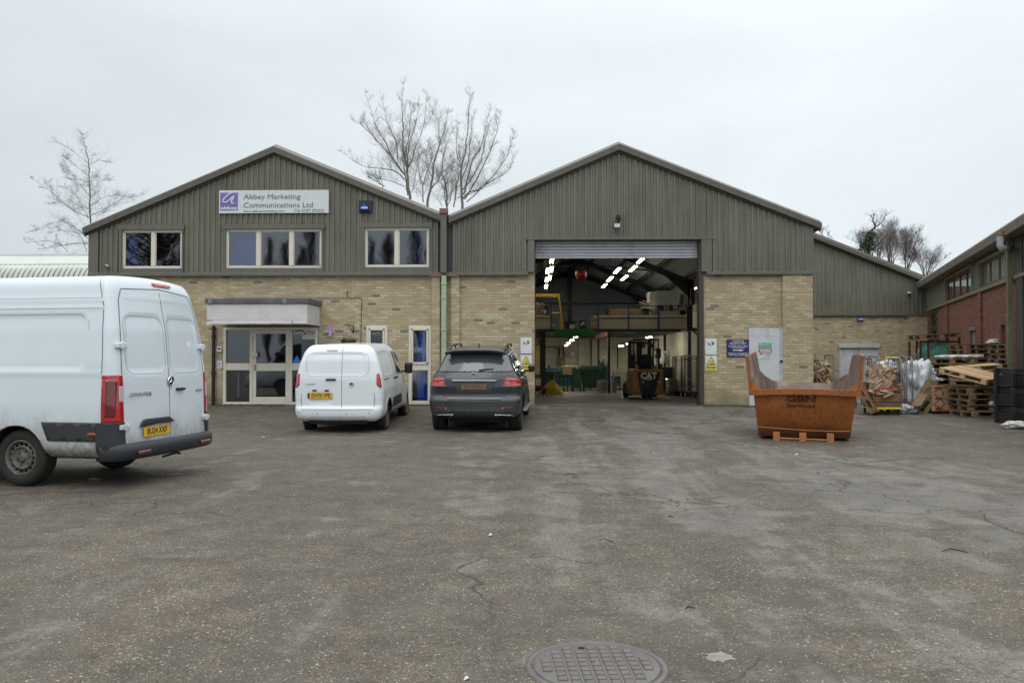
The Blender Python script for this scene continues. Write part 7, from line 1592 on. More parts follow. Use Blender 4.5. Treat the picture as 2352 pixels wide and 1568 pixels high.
for k,(zx,zy,Y) in enumerate(((680,165,39.4),(630,205,41.6),(585,242,44.2),(552,275,46.8))):px,py=z3(zx,zy);lamp(px,py,Y,'%s lamp of the bright row under the mezzanine beside the clock' % ('nearest','second','third','farthest')[k],1.5,rods=False)
for zx,zy,Y,lab in ((1665,165,40.2,'yellowish lamp directly above the fork truck cage'),(1395,250,45.0,'small warm lamp behind the fork truck mast'),(1290,280,47.6,'farthest warm lamp under the mezzanine, left of the fork truck mast')):px,py=z3(zx,zy);lamp(px,py,Y,lab,1.4,True,False)
# red drum heater
px,py=z5(732,255);s_=(820-py)/4.3;Y=36.6;c=P(px,py,Y);t=thing('drum_heater','red drum shaped heater hanging under the roof','heater',tuple(c));rr_=m5(657,205,806,303,Y);wd_=(rr_[1]-rr_[0])/2;hh=rr_[3]-rr_[2]
HR=mat('heater_red',(.30,.012,.012),.35,var=.1);mb=MB();T=Matrix.Translation((c.x,Y,rr_[2]));mb.lathe([(.001,0),(wd_*.8,0),(wd_*.9,hh*.12),(wd_,hh*.3),(wd_,hh*.8),(wd_*.94,hh),(.001,hh)],28,T);mb.build('drum',HR,t);mb=MB();mb.lathe([(wd_*1.01,hh*.28),(wd_*1.03,hh*.33),(wd_*1.01,hh*.38)],28,T);mb.lathe([(wd_*.82,-.02),(wd_*.84,.0),(wd_*.4,.01)],28,T);mb.build('drum_band',mat('heater_band',(.42,.06,.05),.3),t)
mb=MB()
for a in (-.6,.6):mb.tube([(c.x+a*wd_,Y,rr_[3]),(c.x+a*.7*wd_,Y,wt(c.x)-.6)],.012,5)
mb.build('hanging_chain',DSTEEL,t)
# things on the mezzanine
def boxthing(name,label,cat,q,z,Y,d,m,lid=None,tape=None,bev=.01,zb=None,extra=None):
    r=zrect(*q,z,Y);z0=r[2] if zb is None else zb;t=thing(name,label,cat,((r[0]+r[1])/2,Y+d/2,z0));MB().box(r[0],r[1],Y,Y+d,z0,r[3]).build('body',m,t,bevel=bev)
    if lid:MB().box(r[0]-.015,r[1]+.015,Y-.015,Y+d+.015,r[3],r[3]+.03).build('lid',lid,t,bevel=.006)
    if tape:cxx=(r[0]+r[1])/2;MB().box(cxx-.025,cxx+.025,Y-.003,Y+d,r[3]-.12,r[3]+.002).build('tape',tape,t)
    return t,r
WB=mat('grey_white_cabinet',(.30,.30,.27),.6,var=.06);TAPE=mat('packing_tape',(.42,.33,.2),.4)
t,r=boxthing('chest_cabinet','large grey white boxed chest on the mezzanine under the roof slope','cabinet',(1710,465,1975,645),z5,40.0,1.3,WB,None,None,.03,zb=zdk+.75);MB().box(r[0]-.28,r[0]-.01,40.05,41.2,r[2]-.0,r[3]-.03).build('side_panel',GP,t,bevel=.02)
t,r=boxthing('low_platform','pale low platform on the mezzanine carrying the boxed chest','platform',(1632,728,2025,785),z5,38.9,1.9,WB,zb=zdk);
t,r=boxthing('crate_row','row of dark machine parts below the boxed chest on the mezzanine','machine',(1750,655,2110,725),z5,39.2,1.2,mat('machine_dark',(.04,.04,.045),.5,.3,var=.3))
mb=MB();random.seed(31)
for i in range(16):x=r[0]+(r[1]-r[0])*random.random();mb.tube([(x,39.15,r[2]),(x+random.uniform(-.1,.1),39.15,r[3]+random.uniform(0,.2))],.03,6)
mb.build('parts',STEEL,t)
t,r=boxthing('board_stack','brown stack of boards leaning behind the mezzanine guard','board stack',(1110,697,1630,785),z5,39.3,.5,mat('brown_hardboard',(.16,.115,.06),.8,var=.1),zb=zdk);mb=MB()
for k in range(5):mb.box(r[0]+.02,r[1]-.03*k,39.28-.02*k,39.295-.02*k,zdk,r[3]-.03*k)
mb.build('front_boards',mat('brown_hardboard_edge',(.18,.13,.07),.8),t)
c=P(*z5(1665,690),38.8);t=thing('plastic_can','small pale plastic can on the mezzanine edge by the boxed chest','can',(c.x,38.8,zdk+.56));r=zrect(1640,655,1705,715,z5,38.8);MB().box(r[0],r[1],38.7,38.95,r[2],r[3]).build('body',GPT,t,bevel=.03);mb=MB();mb.tube([(r[0]+.1,38.82,r[3]),(r[0]+.1,38.82,r[3]+.05)],.03,8);mb.build('cap',SIGNW,t)
mb=MB();random.seed(8)
for i in range(9):c=P(*z5(random.uniform(1555,1680),random.uniform(620,695)),39.1);x,z=c.x,c.z;mb.cbox((x,39.1+.1*random.random(),z),(.5,.3,.05),Matrix.Rotation(random.uniform(-.5,.5),3,'Y'))
mb.build('sheet_pile',GP,label='untidy pile of pale sheets beside the boxed chest',cat='sheet pile')
for k,(q,lab) in enumerate((((120,695,190,762),'open brown carton at the pier side of the mezzanine, lower one'),((120,622,188,690),'brown carton stacked above the open one at the pier side'),((195,700,250,760),'small brown carton beside the black duct on the mezzanine'),((200,622,252,690),'upper brown carton touching the black duct'),((872,870,942,962),'lower tall carton standing by the first blue post'),((880,785,942,865),'upper tall carton standing by the first blue post'))):
    boxthing('carton',lab,'carton',q,z5,MY+.4 if k<4 else 40,.5,CARDD if k != 1 else CARD,None,TAPE)
r=zrect(255,440,305,778,z5,39.6);t=thing('cable_duct','tall black duct with three white rings on the mezzanine','duct',((r[0]+r[1])/2,39.7,zdk));MB().box(r[0],r[1],39.6,39.9,zdk,r[3]).build('duct',BLACK,t,bevel=.01);mb=MB()
for k in range(3):c=P(*z5(264,722+18*k),39.58);mb.lathe([(.05,0),(.055,.006),(.035,.006),(.035,0)],14,Matrix.Translation((c.x,39.59,c.z)) @ Matrix.Rotation(R(90),4,'X'))
mb.build('white_ring',SIGNW,t)
YP=mat('yellow_rail_paint',(.42,.27,.01),.5,var=.1);mb=MB();q5=lambda a,b,Y=39.0:P(*z5(a,b),Y)
for a in ([(0,522),(460,522)],[(0,540),(445,545)],[(458,520),(445,560),(470,760),(488,960)],[(330,758),(465,760)],[(470,760),(465,960)]):mb.tube([q5(*v) for v in a],.045,6)
mb.build('pallet_gate',YP,label='yellow tubular up and over pallet gate on the mezzanine',cat='pallet gate')
r=zrect(705,850,800,932,z5,41.0);t=thing('logo_picture','dark purple square board with a pale script mark on the mezzanine','picture',((r[0]+r[1])/2,41,zdk));MB().box(r[0],r[1],41,41.03,zdk,r[3]).build('board',mat('dark_purple',(.035,.022,.06),.5),t);pts2=[(782,872),(765,875),(735,900),(722,912),(735,918),(760,900),(772,885),(765,905),(775,915),(790,908)]
mb=MB();mb.tube([P(*z5(*p),40.99) for p in pts2],.016,5);mb.build('script_mark',SIGNW,t)
t,r=boxthing('office_printer','white box shaped printer on the dark desk of the mezzanine','printer',(590,908,648,962),z5,39.4,.4,mat('printer_white',(.5,.5,.5),.4),None,None,.02);MB().box(r[0]+.03,r[1]-.03,39.38,39.4,r[3]-.1,r[3]-.07).build('paper_slot',BLACK,t)
t,r=boxthing('dark_desk','black desk and equipment block at the open gap of the mezzanine guard','desk',(520,870,655,962),z5,40.0,.8,BLACK,None,None,.02,zb=zdk);MB().box(r[0]-.1,r[1]+.1,39.95,40.85,r[3],r[3]+.03).build('desk_top',DSTEEL,t)
t,r=boxthing('monitor','small grey screen at the pier end of the mezzanine desk','monitor',(345,895,412,935),z5,39.8,.06,DSTEEL,None,None,.005);MB().box(r[0]+.02,r[1]-.02,39.79,39.8,r[2]+.02,r[3]-.02).build('screen',WB,t)
mb=MB();a=[(1040,700),(1035,725),(1050,755),(1080,770)];mb.tube([P(*z5(*p),39) for p in a],.022,6);mb.tube([P(*z5(*p),39) for p in ((1040,700),(1075,695),(1080,785))],.03,6);mb.build('pallet_truck_handle',BLACK,label='black looped pallet truck handle behind the mezzanine rail',cat='pallet truck')
# wall plant room frame at the goods sign side
t=thing('steel_rack','dark steel rack and grille above head height beside the shutter guide','rack',(6.6,33,3));Y=33.0;mb=MB()
for a,b in (((2125,680),(2125,960)),((2175,440),(2175,960)),((2125,960),(2300,965)),((2125,690),(2175,660)),((2190,985),(2300,1085)),((2295,985),(2295,1085))):mb.tube([P(*z5(*a),Y),P(*z5(*b),Y)],.05,4)
mb.build('frame',DSTEEL,t);r=zrect(2130,690,2165,925,z5,Y);mb=MB()
for k in range(8):zz=r[2]+(r[3]-r[2])*k/7;mb.box(r[0],r[1],Y-.02,Y+.02,zz,zz+.025)
mb.build('grille',mat('grille_dark',(.09,.09,.08),.5,.4),t);r=zrect(2110,965,2310,985,z5,Y);MB().box(r[0],r[1],Y-.1,Y+1.2,r[2],r[3]).build('shelf',DSTEEL,t)
r=zrect(2258,585,2290,640,z5,32.5);MB().box(r[0],r[1],32.5,32.7,r[2],r[3]).box(r[0]+.03,r[1]-.03,32.49,32.5,r[2]+.05,r[3]-.05).build('alarm_bell_box',HR,label='small red box on the wall by the steel rack',cat='alarm box',bevel=.006)
r=zrect(2155,590,2175,648,z5,32.5);mb=MB();mb.tube([((r[0]+r[1])/2,32.5,r[2]),((r[0]+r[1])/2,32.5,r[3])],(r[1]-r[0])/2,12);mb.tube([((r[0]+r[1])/2,32.5,r[3]),((r[0]+r[1])/2,32.5,r[3]+.05)],.03,8);mb.build('paper_roll',SIGNW,label='small white roll standing at the edge of the steel rack',cat='roll')
# on the ground floor
HE=HALL_END-.2
r=zrect(600,352,675,426,z3,HE-.02);cxx,czz=(r[0]+r[1])/2,(r[2]+r[3])/2;ra2=(r[1]-r[0])/2;t=thing('wall_clock','round wall clock on the cream block pilaster','clock',(cxx,HE-.2,czz));T=Matrix.Translation((cxx,HE-.2,czz)) @ Matrix.Rotation(R(90),4,'X')
MB().lathe([(ra2,0),(ra2,.05),(ra2*.9,.05),(ra2*.9,.03)],32,T).build('rim',BLACK,t);MB().lathe([(ra2*.9,.03),(.001,.03)],32,T).build('dial',SIGNW,t);mb=MB()
for k in range(12):a=R(30*k);mb.cbox(T @ Vector((ra2*.75*math.cos(a),ra2*.75*math.sin(a),.034)),(.02,.006,.02))
for an,l in ((170,.6),(205,.45)):a=R(an);mb.tube([T @ Vector((0,0,.04)),T @ Vector((ra2*l*math.cos(a),ra2*l*math.sin(a),.04))],.008,4)
mb.build('marks_and_hands',INK,t)
t,r=boxthing('distribution_box','olive grey electrical box on the cream wall under the black conduits','electrical box',(445,430,540,545),z3,HE-.25,.22,mat('elec_grey',(.20,.20,.13),.5),None,None,.01);MB().box(r[0]+.2,r[0]+.3,HE-.262,HE-.25,r[2]+.18,r[2]+.26).build('label_plate',SIGNW,t)
mb=MB();q3=lambda a,b,Y=HE-.1:P(*z3(a,b),Y)
for a in ([(275,300),(330,288),(400,288),(440,310),(455,350),(462,430)],[(462,270),(465,430)],[(510,270),(515,360),(530,430)],[(120,295),(200,305),(275,298)],[(1243,275),(1243,590)]):mb.tube([q3(*v) for v in a],.03,6)
mb.build('cable_conduit',BLACK,label='black cables looping down the cream wall to the electrical box',cat='cable')
TEAL=mat('teal_paint',(.012,.085,.10),.5,var=.2);DTEAL=mat('dark_teal',(.008,.03,.042),.5,var=.2)
def bench(label,q,Y,legs,d=.9):
    r=zrect(*q,z3,Y);t=thing('workbench',label,'workbench',((r[0]+r[1])/2,Y+d/2,fl(Y)));zt=r[3];MB().box(r[0],r[1],Y,Y+d,zt-.06,zt).build('top',TEAL,t,bevel=.01);MB().box(r[0]+.05,r[1]-.05,Y+.1,Y+.14,fl(Y)+.28,zt-.06).build('front_panel',TEAL,t)
    for i in range(legs):x=r[0]+.05+(r[1]-r[0]-.1)*i/(legs-1);mb=MB();mb.box(x-.03,x+.03,Y+.02,Y+.08,fl(Y),zt-.06);mb.build('leg',DSTEEL,t)
    return t,r
bench('long teal workbench at the pier side of the hall',(60,662,390,860),44.5,3);bench('teal workbench with thin legs beside the green waste bins',(392,662,640,865),43.8,5);bench('teal bench behind the fork truck, left of its mast',(1160,690,1290,850),46.5,2)
boxthing('carton','brown open carton on the teal workbench','carton',(510,545,635,655),z3,44.0,.6,CARD,None,TAPE);boxthing('carton','small carton behind the open one on the workbench','carton',(480,555,520,652),z3,44.7,.4,CARDD,None,TAPE);boxthing('back_board','blue back board along the teal workbench','board',(270,582,480,655),z3,45.3,.04,mat('blue_board',(.03,.10,.16),.6),DSTEEL)
t,r=boxthing('monitor','small dark monitor on a stalk over the workbench','monitor',(302,542,342,570),z3,44.6,.05,BLACK);MB().box((r[0]+r[1])/2-.02,(r[0]+r[1])/2+.02,44.62,44.65,r[2]-.6,r[2]).build('stalk',BLACK,t)
random.seed(17);mb=MB()
for i in range(60):c=P(*z3(random.uniform(275,505),random.uniform(632,656)),44.2);mb.cbox(c,(random.uniform(.04,.2),.1,random.uniform(.04,.12)),Matrix.Rotation(random.uniform(-.6,.6),3,'Y'))
mb.build('bench_clutter',mat('clutter_mix',(.18,.16,.13),.6,var=.6,sc=12),kind='stuff')
boxthing('yellow_cupboard','mustard cupboard seen past the pier beside the black post','cupboard',(120,268,212,655),z3,49.5,.5,mat('mustard',(.42,.30,.09),.6,var=.05),DSTEEL);t,r=boxthing('drawer_unit','small wooden drawer unit on the floor under the end of the long bench','drawers',(120,725,222,815),z3,44.2,.5,CARDD,GPT,zb=fl(44.2));MB().box(r[1]-.35,r[1],44.15,44.2,fl(44.2)+.02,r[3]-.02).build('drawer_front',GP,t)
# wheeled green bins
GBN=mat('bin_green',(.012,.050,.015),.5,var=.15,dirt=(.03,.05,.03),dsc=3)
def bigbin(label,q,Y,d,m=GBN):
    r=zrect(*q,z3,Y);z0=fl(Y);t=thing('wheeled_bin',label,'waste bin',((r[0]+r[1])/2,Y+d/2,z0));h=r[3]-z0;w=r[1]-r[0];x0,x1=r[0],r[1]
    k=.07*w;pl=[(x0+k,Y+k,z0+.2),(x1-k,Y+k,z0+.2),(x1-k,Y+d-k,z0+.2),(x0+k,Y+d-k,z0+.2)];pu=[(x0,Y,z0+h*.88),(x1,Y,z0+h*.88),(x1,Y+d,z0+h*.88),(x0,Y+d,z0+h*.88)]
    MB().add(pl+pu,[(0,1,2,3),(0,4,5,1),(1,5,6,2),(2,6,7,3),(3,7,4,0)]).build('tub',m,t,bevel=.02)
    n=8;mb=MB();pr=[(Y-.03+(d+.06)*i/n,z0+h*.88+h*.12*math.sin(math.pi*i/n) ** .5) for i in range(n+1)];mb.prism([(x0-.02,a,b) for a,b in pr],(w+.04,0,0));mb.build('domed_lid',m,t)
    mb=MB();mb.box(x0-.03,x1+.03,Y-.05,Y+.0,z0+h*.82,z0+h*.88);
    for f_ in (.15,.8):mb.box(x0+w*f_-.06,x0+w*f_+.1,Y-.06,Y,z0+h*.76,z0+h*.95)
    mb.build('rim_grip',m,t,bevel=.01)
    for sx in (.1,.9):
        for yy in (Y+.15,Y+d-.15):M=Matrix.Translation((x0+w*sx,yy,z0+.1)) @ Matrix.Rotation(R(90),4,'Y');mb=MB();mb.lathe([(.001,-.025),(.1,-.025),(.1,.025),(.001,.025)],16,M,sm=False);mb.box(x0+w*sx-.03,x0+w*sx+.03,yy-.04,yy+.04,z0+.14,z0+.2);mb.build('castor',BLACK,t)
    return t
bigbin('large dark green four wheel waste bin in the middle of the hall',(765,545,1085,885),42.6,1.0,mat('bin_dark_green',(.006,.028,.010),.5,var=.15));bigbin('lighter green waste bin showing beside the large dark one',(640,545,762,870),43.0,.9)
# galvanised dustbins
random.seed(6)
for k,(q,Y,lab) in enumerate((((968,745,1030,912),39.4,'galvanised dustbin, the one nearest the green bins'),((1003,752,1122,918),38.6,'full galvanised dustbin heaped with scrap beside the front post'),((1155,748,1245,912),39.2,'galvanised dustbin between the front post and the fork truck'))):
    r=zrect(*q,z3,Y);z0=fl(Y);h=r[3]-z0;w=(r[1]-r[0])/2;c=((r[0]+r[1])/2,Y+w,z0);t=thing('dustbin',lab,'dustbin',c);prof=[(.001,0),(w*.82,0),(w*.84,h*.06)]+[(w*(.84+.12*i/12)+(.008 if i % 2 else 0),h*(.06+.86*i/12)) for i in range(13)]+[(w,h*.94),(w,h),(w*.93,h),(w*.9,h*.9),(.001,h*.88)]
    MB().lathe(prof,28,Matrix.Translation(c)).build('can',STEEL,t)
    mb=MB()
    for s_ in (-1,1):mb.tube([(c[0]+s_*w,c[1],z0+h*.75),(c[0]+s_*w*1.15,c[1],z0+h*.72),(c[0]+s_*w,c[1],z0+h*.66)],.012,5)
    mb.build('handle',STEEL,t);mb=MB()
    for i in range(26 if k==1 else 8):mb.cbox((c[0]+random.uniform(-.6,.6)*w,c[1]+random.uniform(-.6,.6)*w,z0+h*random.uniform(.9,1.12)),(.14,.05,.02),Matrix.Rotation(random.uniform(-1,1),3,'Y') @ Matrix.Rotation(random.uniform(-3,3),3,'Z'))
    mb.build('scrap',mat('scrap_mix',(.12,.11,.10),.6,var=.6,sc=9),t)
# yellow tarpaulin heap
Y=34.9;zt3=Zm(2090,1480,11.2);c0,c1=P(*zt3(885,1100),Y),P(*zt3(1880,1100),Y);z0=fl(Y);top=P(*zt3(1370,430),Y).z-z0;TARP=mat('yellow_tarpaulin',(.46,.31,.015),.45,var=.2,sc=4,bump=.5,bsc=14)
mb=MB();N=40;vs=[];w=c1.x-c0.x;outl=[(0,.42),(.1,.56),(.25,.78),(.42,.97),(.5,1.0),(.58,.9),(.72,.62),(.85,.36),(.94,.16),(1,.02)]
for j in range(N+1):
    for i in range(N+1):
        u,v=i/N,j/N;hh=pw(outl,u)*top;vv=1-abs(2*v-1) ** 1.3;nn=noise.noise(Vector((u*5,v*5,1)))*.10+noise.noise(Vector((u*14,v*12,4)))*.05;rid=.05*math.sin(u*22+v*9)
        vs.append((c0.x+u*w,Y+(v-.15)*.8,z0+max(.01+abs(nn)*.1,hh*max(0,vv) ** .5+(nn+rid*.5)*vv)))
mb.add(vs,[(j*(N+1)+i,j*(N+1)+i+1,(j+1)*(N+1)+i+1,(j+1)*(N+1)+i) for j in range(N) for i in range(N)],sm=True);mb.build('tarpaulin',TARP,label='crumpled yellow tarpaulin heap on the hall floor behind the dog',cat='tarpaulin')
r=zrect(695,960,915,1095,zt3,34.3);MB().box(r[0],r[1],34.3,34.7,fl(34.3),r[3]).box(r[0]-.01,r[1]+.01,34.29,34.71,r[3],r[3]+.03).build('yellow_bag',TARP,label='small yellow folded bag on the floor under the dog',cat='bag',bevel=.03)
# ---- dog in a red coat
def skinned(name,verts,edges,m,parent,sub=2):
    me=bpy.data.meshes.new(name);me.from_pydata([v[:3] for v in verts],edges,[]);o=bpy.data.objects.new(name,me);COL.objects.link(o)
    md=o.modifiers.new('skin','SKIN');md.use_smooth_shade=True
    for i,v in enumerate(verts):sv=me.skin_vertices[0].data[i];sv.radius=(v[3],v[4] if len(v)>4 else v[3])
    me.skin_vertices[0].data[0].use_root=True
    o.modifiers.new('sub','SUBSURF').levels=sub;o.modifiers['sub'].render_levels=sub
    dg=bpy.context.evaluated_depsgraph_get();m2=bpy.data.meshes.new_from_object(o.evaluated_get(dg));bpy.data.objects.remove(o);m2.materials.clear()
    return linkmesh(name,m2,m,parent)
DY=31.6;da=P(*zt3(1090,1190),DY);dz=fl(DY);dog=thing('dog','dog in a dark red coat walking behind the brick pier','dog',(da.x-.02,DY,dz),R(180));FUR=mat('tan_fur',(.26,.20,.15),.9,var=.3,sc=9);COAT=mat('dog_coat_red',(.17,.008,.022),.85,var=.15,sc=6)
# local +x is forwards (towards the pier)
V=[(0.06,0,.335,.065,.075),(.20,0,.335,.075,.085),(.34,0,.325,.085,.095),(.47,0,.34,.08,.10),(.56,0,.41,.05,.06),(.63,0,.46,.05,.05),(.70,0,.45,.035,.035),(.77,0,.43,.024,.022),
     (-.02,0,.34,.03,.03),(-.09,0,.30,.014,.014),(-.15,0,.20,.008,.008)]
E=[(0,1),(1,2),(2,3),(3,4),(4,5),(5,6),(6,7),(0,8),(8,9),(9,10)]
def leg(at,pts):
    b=len(V)
    for p in pts:V.append(p)
    E.append((at,b));[E.append((b+i,b+i+1)) for i in range(len(pts)-1)]
leg(0,[(.04,.065,.25,.045,.05),(.10,.07,.17,.028,.03),(-.0,.07,.10,.017,.018),(-.03,.07,.02,.014,.015),(.02,.07,.014,.016,.012)])
leg(0,[(.10,-.065,.25,.045,.05),(.16,-.07,.17,.028,.03),(.10,-.07,.09,.017,.018),(.11,-.07,.02,.014,.015),(.15,-.07,.014,.016,.012)])
leg(3,[(.44,.065,.24,.035,.04),(.42,.07,.15,.02,.022),(.38,.07,.07,.014,.015),(.36,.07,.02,.013,.014),(.40,.07,.013,.015,.011)])
leg(3,[(.48,-.065,.24,.035,.04),(.50,-.07,.15,.02,.022),(.52,-.07,.07,.014,.015),(.52,-.07,.02,.013,.014),(.56,-.07,.013,.015,.011)])
bd=skinned('body',V,E,FUR,dog)
for s_ in (-1,1):mb=MB();mb.prism([(.60,s_*.03,.50),(.655,s_*.035,.50),(.62,s_*.075,.44)],(.0,s_*.006,.0));mb.build('ear',FUR,dog,world=False);mb=MB();mb.lathe([(.008*math.sin(R(a)),.008*math.cos(R(a))) for a in range(0,181,30)],8,Matrix.Translation((.685,s_*.027,.468)));mb.build('eye',INK,dog,world=False)
MB().lathe([(.014*math.sin(R(a)),.014*math.cos(R(a))) for a in range(0,181,30)],8,Matrix.Translation((.795,0,.432))).build('nose',INK,dog,world=False)
V=[(0.02,0,.338,.080,.090),(.20,0,.338,.090,.100),(.34,0,.328,.099,.110),(.48,0,.345,.092,.112),(.55,0,.40,.066,.076)];E=[(0,1),(1,2),(2,3),(3,4)]
leg(0,[(.04,.065,.25,.056,.06),(.10,.07,.17,.04,.042),(.03,.07,.12,.03,.032)]);leg(0,[(.10,-.065,.25,.056,.06),(.16,-.07,.17,.04,.042),(.12,-.07,.11,.03,.032)]);leg(3,[(.44,.065,.24,.048,.05),(.42,.07,.15,.032,.034),(.40,.07,.10,.028,.03)]);leg(3,[(.48,-.065,.24,.048,.05),(.50,-.07,.15,.032,.034),(.515,-.07,.10,.028,.03)])
skinned('red_coat',V,E,COAT,dog)
# ---- fork truck seen from behind
FT_Y=28.6;a=P(*z3(1640,985),FT_Y);hd=R(93);ft=thing('fork_truck','orange and black electric fork truck seen from behind inside the shutter','fork truck',(a.x+.02,FT_Y,fl(FT_Y)),hd);FOR_=mat('truck_orange',(.33,.14,.02),.4,var=.12,dirt=(.18,.09,.04),dsc=4);FBK=mat('truck_black',(.010,.011,.014),.4,var=.2)
# local x forwards, y left
mb=MB();hw_=.56
prof=[(.02,.14),(-.0,.30),(.0,.88),(.06,1.02),(.5,1.06),(.95,.98),(1.05,.62),(1.45,.60),(1.45,.25),(1.3,.14)]
mb.prism([(x,-hw_,z) for x,z in prof],(0,2*hw_,0));mb.build('body',FOR_,ft,world=False,bevel=.03)
mb=MB();mb.add([(-.012,.36,.93),(-.012,-.44,.93),(-.012,-.34,.50),(-.012,-.22,.14),(-.012,.22,.14),(-.012,.30,.50)],[(0,1,2,3,4,5)]);mb.box(-.014,.05,-.44,.36,.88,.94);mb.build('rear_panel',FBK,ft,world=False)
T=rearM(-.018,-.04,.80);mesh_t=text('lettering','CAT',.30,SIGNW,T,ft,.003,bold=.012,xs=.95,world=False);mb=MB();mb.add([(-.026,.10,.665),(-.026,-.17,.665),(-.026,-.035,.78)],[(0,1,2)]);mb.build('orange_triangle',mat('logo_orange',(.75,.30,.02),.4),ft,world=False)
for y in (.16,-.38):mb=MB();mb.cyl((-.03,y,.60),(.0,y,.60),.03,10);mb.build('tail_lamp',SIGNW,ft,world=False)
mb=MB();mb.box(-.02,.02,-.40,.30,.50,.53);mb.build('rear_grab_bar',BLACK,ft,world=False)
for y in (.10,-.10):M=Matrix.Translation((.10,y,.20)) @ Matrix.Rotation(R(90),4,'X');MB().lathe([(.12,-.07),(.18,-.07),(.20,-.04),(.20,.04),(.18,.07),(.12,.07),(.001,.05)],28,M).build('rear_wheel',RUBBER,ft,world=False)
for y in (.52,-.52):M=Matrix.Translation((1.42,y,.26)) @ Matrix.Rotation(R(90),4,'X');w_=MB().lathe([(.14,-.08),(.24,-.08),(.26,-.05),(.26,.05),(.24,.08),(.14,.08)],28,M).build('front_wheel',RUBBER,ft,world=False);MB().lathe([(.14,.06),(.001,.06)],20,M).lathe([(.14,-.06),(.001,-.06)],20,M).build('hub',FOR_,w_,world=False)
mb=MB()
for y in (.42,-.46):mb.tube([(.22,y,1.0),(.30,y,1.35),(.42,y,2.06)],.030,6);mb.tube([(1.25,y,.62),(1.32,y,1.2),(1.22,y,2.06)],.032,6)
for y in (.42,-.46):mb.tube([(.36,y,2.07),(1.28,y,2.07)],.032,6)
for x in (.38,.56,.74,.92,1.10,1.27):mb.tube([(x,-.46,2.075),(x,.42,2.075)],.020,6)
mb.build('overhead_guard',FBK,ft,world=False)
mb=MB()
for y in (.36,-.36):mb.box(1.50,1.62,y-.06,y+.06,.10,2.08)
for z in (.4,1.2,1.95):mb.box(1.52,1.6,-.36,.36,z,z+.08)
mb.box(1.54,1.60,-.10,.10,.2,2.0);mb.build('mast',FBK,ft,world=False)
mb=MB()
for y in (.28,-.28):mb.box(1.66,1.70,y-.05,y+.05,.06,.55);mb.box(1.66,2.7,y-.05,y+.05,.03,.07)
mb.box(1.63,1.66,-.45,.45,.15,.6);mb.build('forks',DSTEEL,ft,world=False)
mb=MB();mb.box(.30,.42,-.24,.24,1.12,1.52);mb.box(.36,.82,-.25,.25,1.02,1.14);mb.box(.26,.33,-.15,.15,1.2,1.56);mb.build('seat',FBK,ft,world=False,bevel=.05)
M=Matrix.Translation((1.05,0,1.18)) @ Matrix.Rotation(R(60),4,'Y');mb=MB();mb.tube([M @ Vector((.15*math.cos(R(a)),.15*math.sin(R(a)),0)) for a in range(0,361,30)],.014,6);mb.tube([(1.05,0,1.18),(1.15,0,.8)],.03,6);mb.build('steering_wheel',FBK,ft,world=False)
mb=MB();mb.lathe([(.0,0),(.045,0),(.05,.02),(.045,.08),(.001,.1)],12,Matrix.Translation((.40,-.06,1.88)));mb.build('beacon',mat('beacon_red',(.5,.05,.01),.3),ft,world=False);mb=MB()
for y in (.06,-.22):mb.lathe([(.06*math.sin(R(a)),.08*math.cos(R(a))) for a in range(0,181,20)],12,Matrix.Translation((.42,y,1.86)))
mb.build('work_lamp',FBK,ft,world=False)
mb=MB();c=ft.location;mb.box(c.x-.9,c.x-.2,FT_Y-.3,FT_Y+.9,fl(FT_Y)+.004,fl(FT_Y)+.02)
mb.build('floor_mat',BLACK,label='thin black mat on the floor beside the fork truck',cat='mat')
# machines and store at the back
t,r=boxthing('pillar_drill','teal pillar machine with a grey pipe arch beyond the green bins','machine',(1000,470,1062,850),z3,45.5,.5,TEAL,None,None,.03,zb=fl(45.5));mb=MB();mb.tube([P(*z3(*q),45.4) for q in ((1028,500),(1030,455),(1050,440),(1085,440),(1095,470),(1080,500),(1085,540))],.07,10);mb.build('pipe_arch',mat('machine_grey',(.28,.31,.31),.4),t);r2=zrect(1070,500,1125,850,z3,45.6);MB().box(r2[0],r2[1],45.6,46.0,fl(45.6),r2[3]).build('column',TEAL,t,bevel=.03);r2=zrect(1062,528,1098,560,z3,45.3);MB().box(r2[0],r2[1],45.3,45.5,r2[2],r2[3]).build('motor',mat('motor_ochre',(.25,.14,.04),.5),t,bevel=.02)
t,r=boxthing('machine_cabinet','dark teal machine cabinet to the right of the fork truck','machine',(1845,565,2015,905),z3,39.5,1.2,DTEAL,None,None,.03,zb=fl(39.5));mb=MB();random.seed(2)
for i in range(10):c=P(*z3(random.uniform(1730,1880),random.uniform(520,600)),39.6);mb.cbox(c,(.15,.15,random.uniform(.1,.3)))
mb.build('fittings',STEEL,t);r2=zrect(1868,390,1912,500,z3,40);MB().box(r2[0],r2[1],40,40.3,r2[2],r2[3]).build('control_box',WB,t,bevel=.02)
mb=MB();mb.tube([P(*z3(*q),40.2) for q in ((1890,500),(1930,560),(1930,365),(1870,362))],.06,8);mb.build('cream_pipe',GPT,label='cream bent pipe rising over the dark machine cabinet',cat='pipe')
t,r=boxthing('column_machine','tall pale drilling machine seen through the fork truck cage','machine',(1758,440,1800,600),z3,44.0,.4,WB,None,None,.02);mb=MB();c=P(*z3(1790,380),44);mb.lathe([(.001,0),(.16,0),(.18,.1),(.16,.5),(.001,.55)],14,Matrix.Translation((c.x,44.1,c.z-.25)));mb.build('motor_head',DSTEEL,t);MB().box(r[0]-.3,r[1]+.4,43.9,44.6,fl(44),r[2]).build('cabinet',DTEAL,t,bevel=.02)
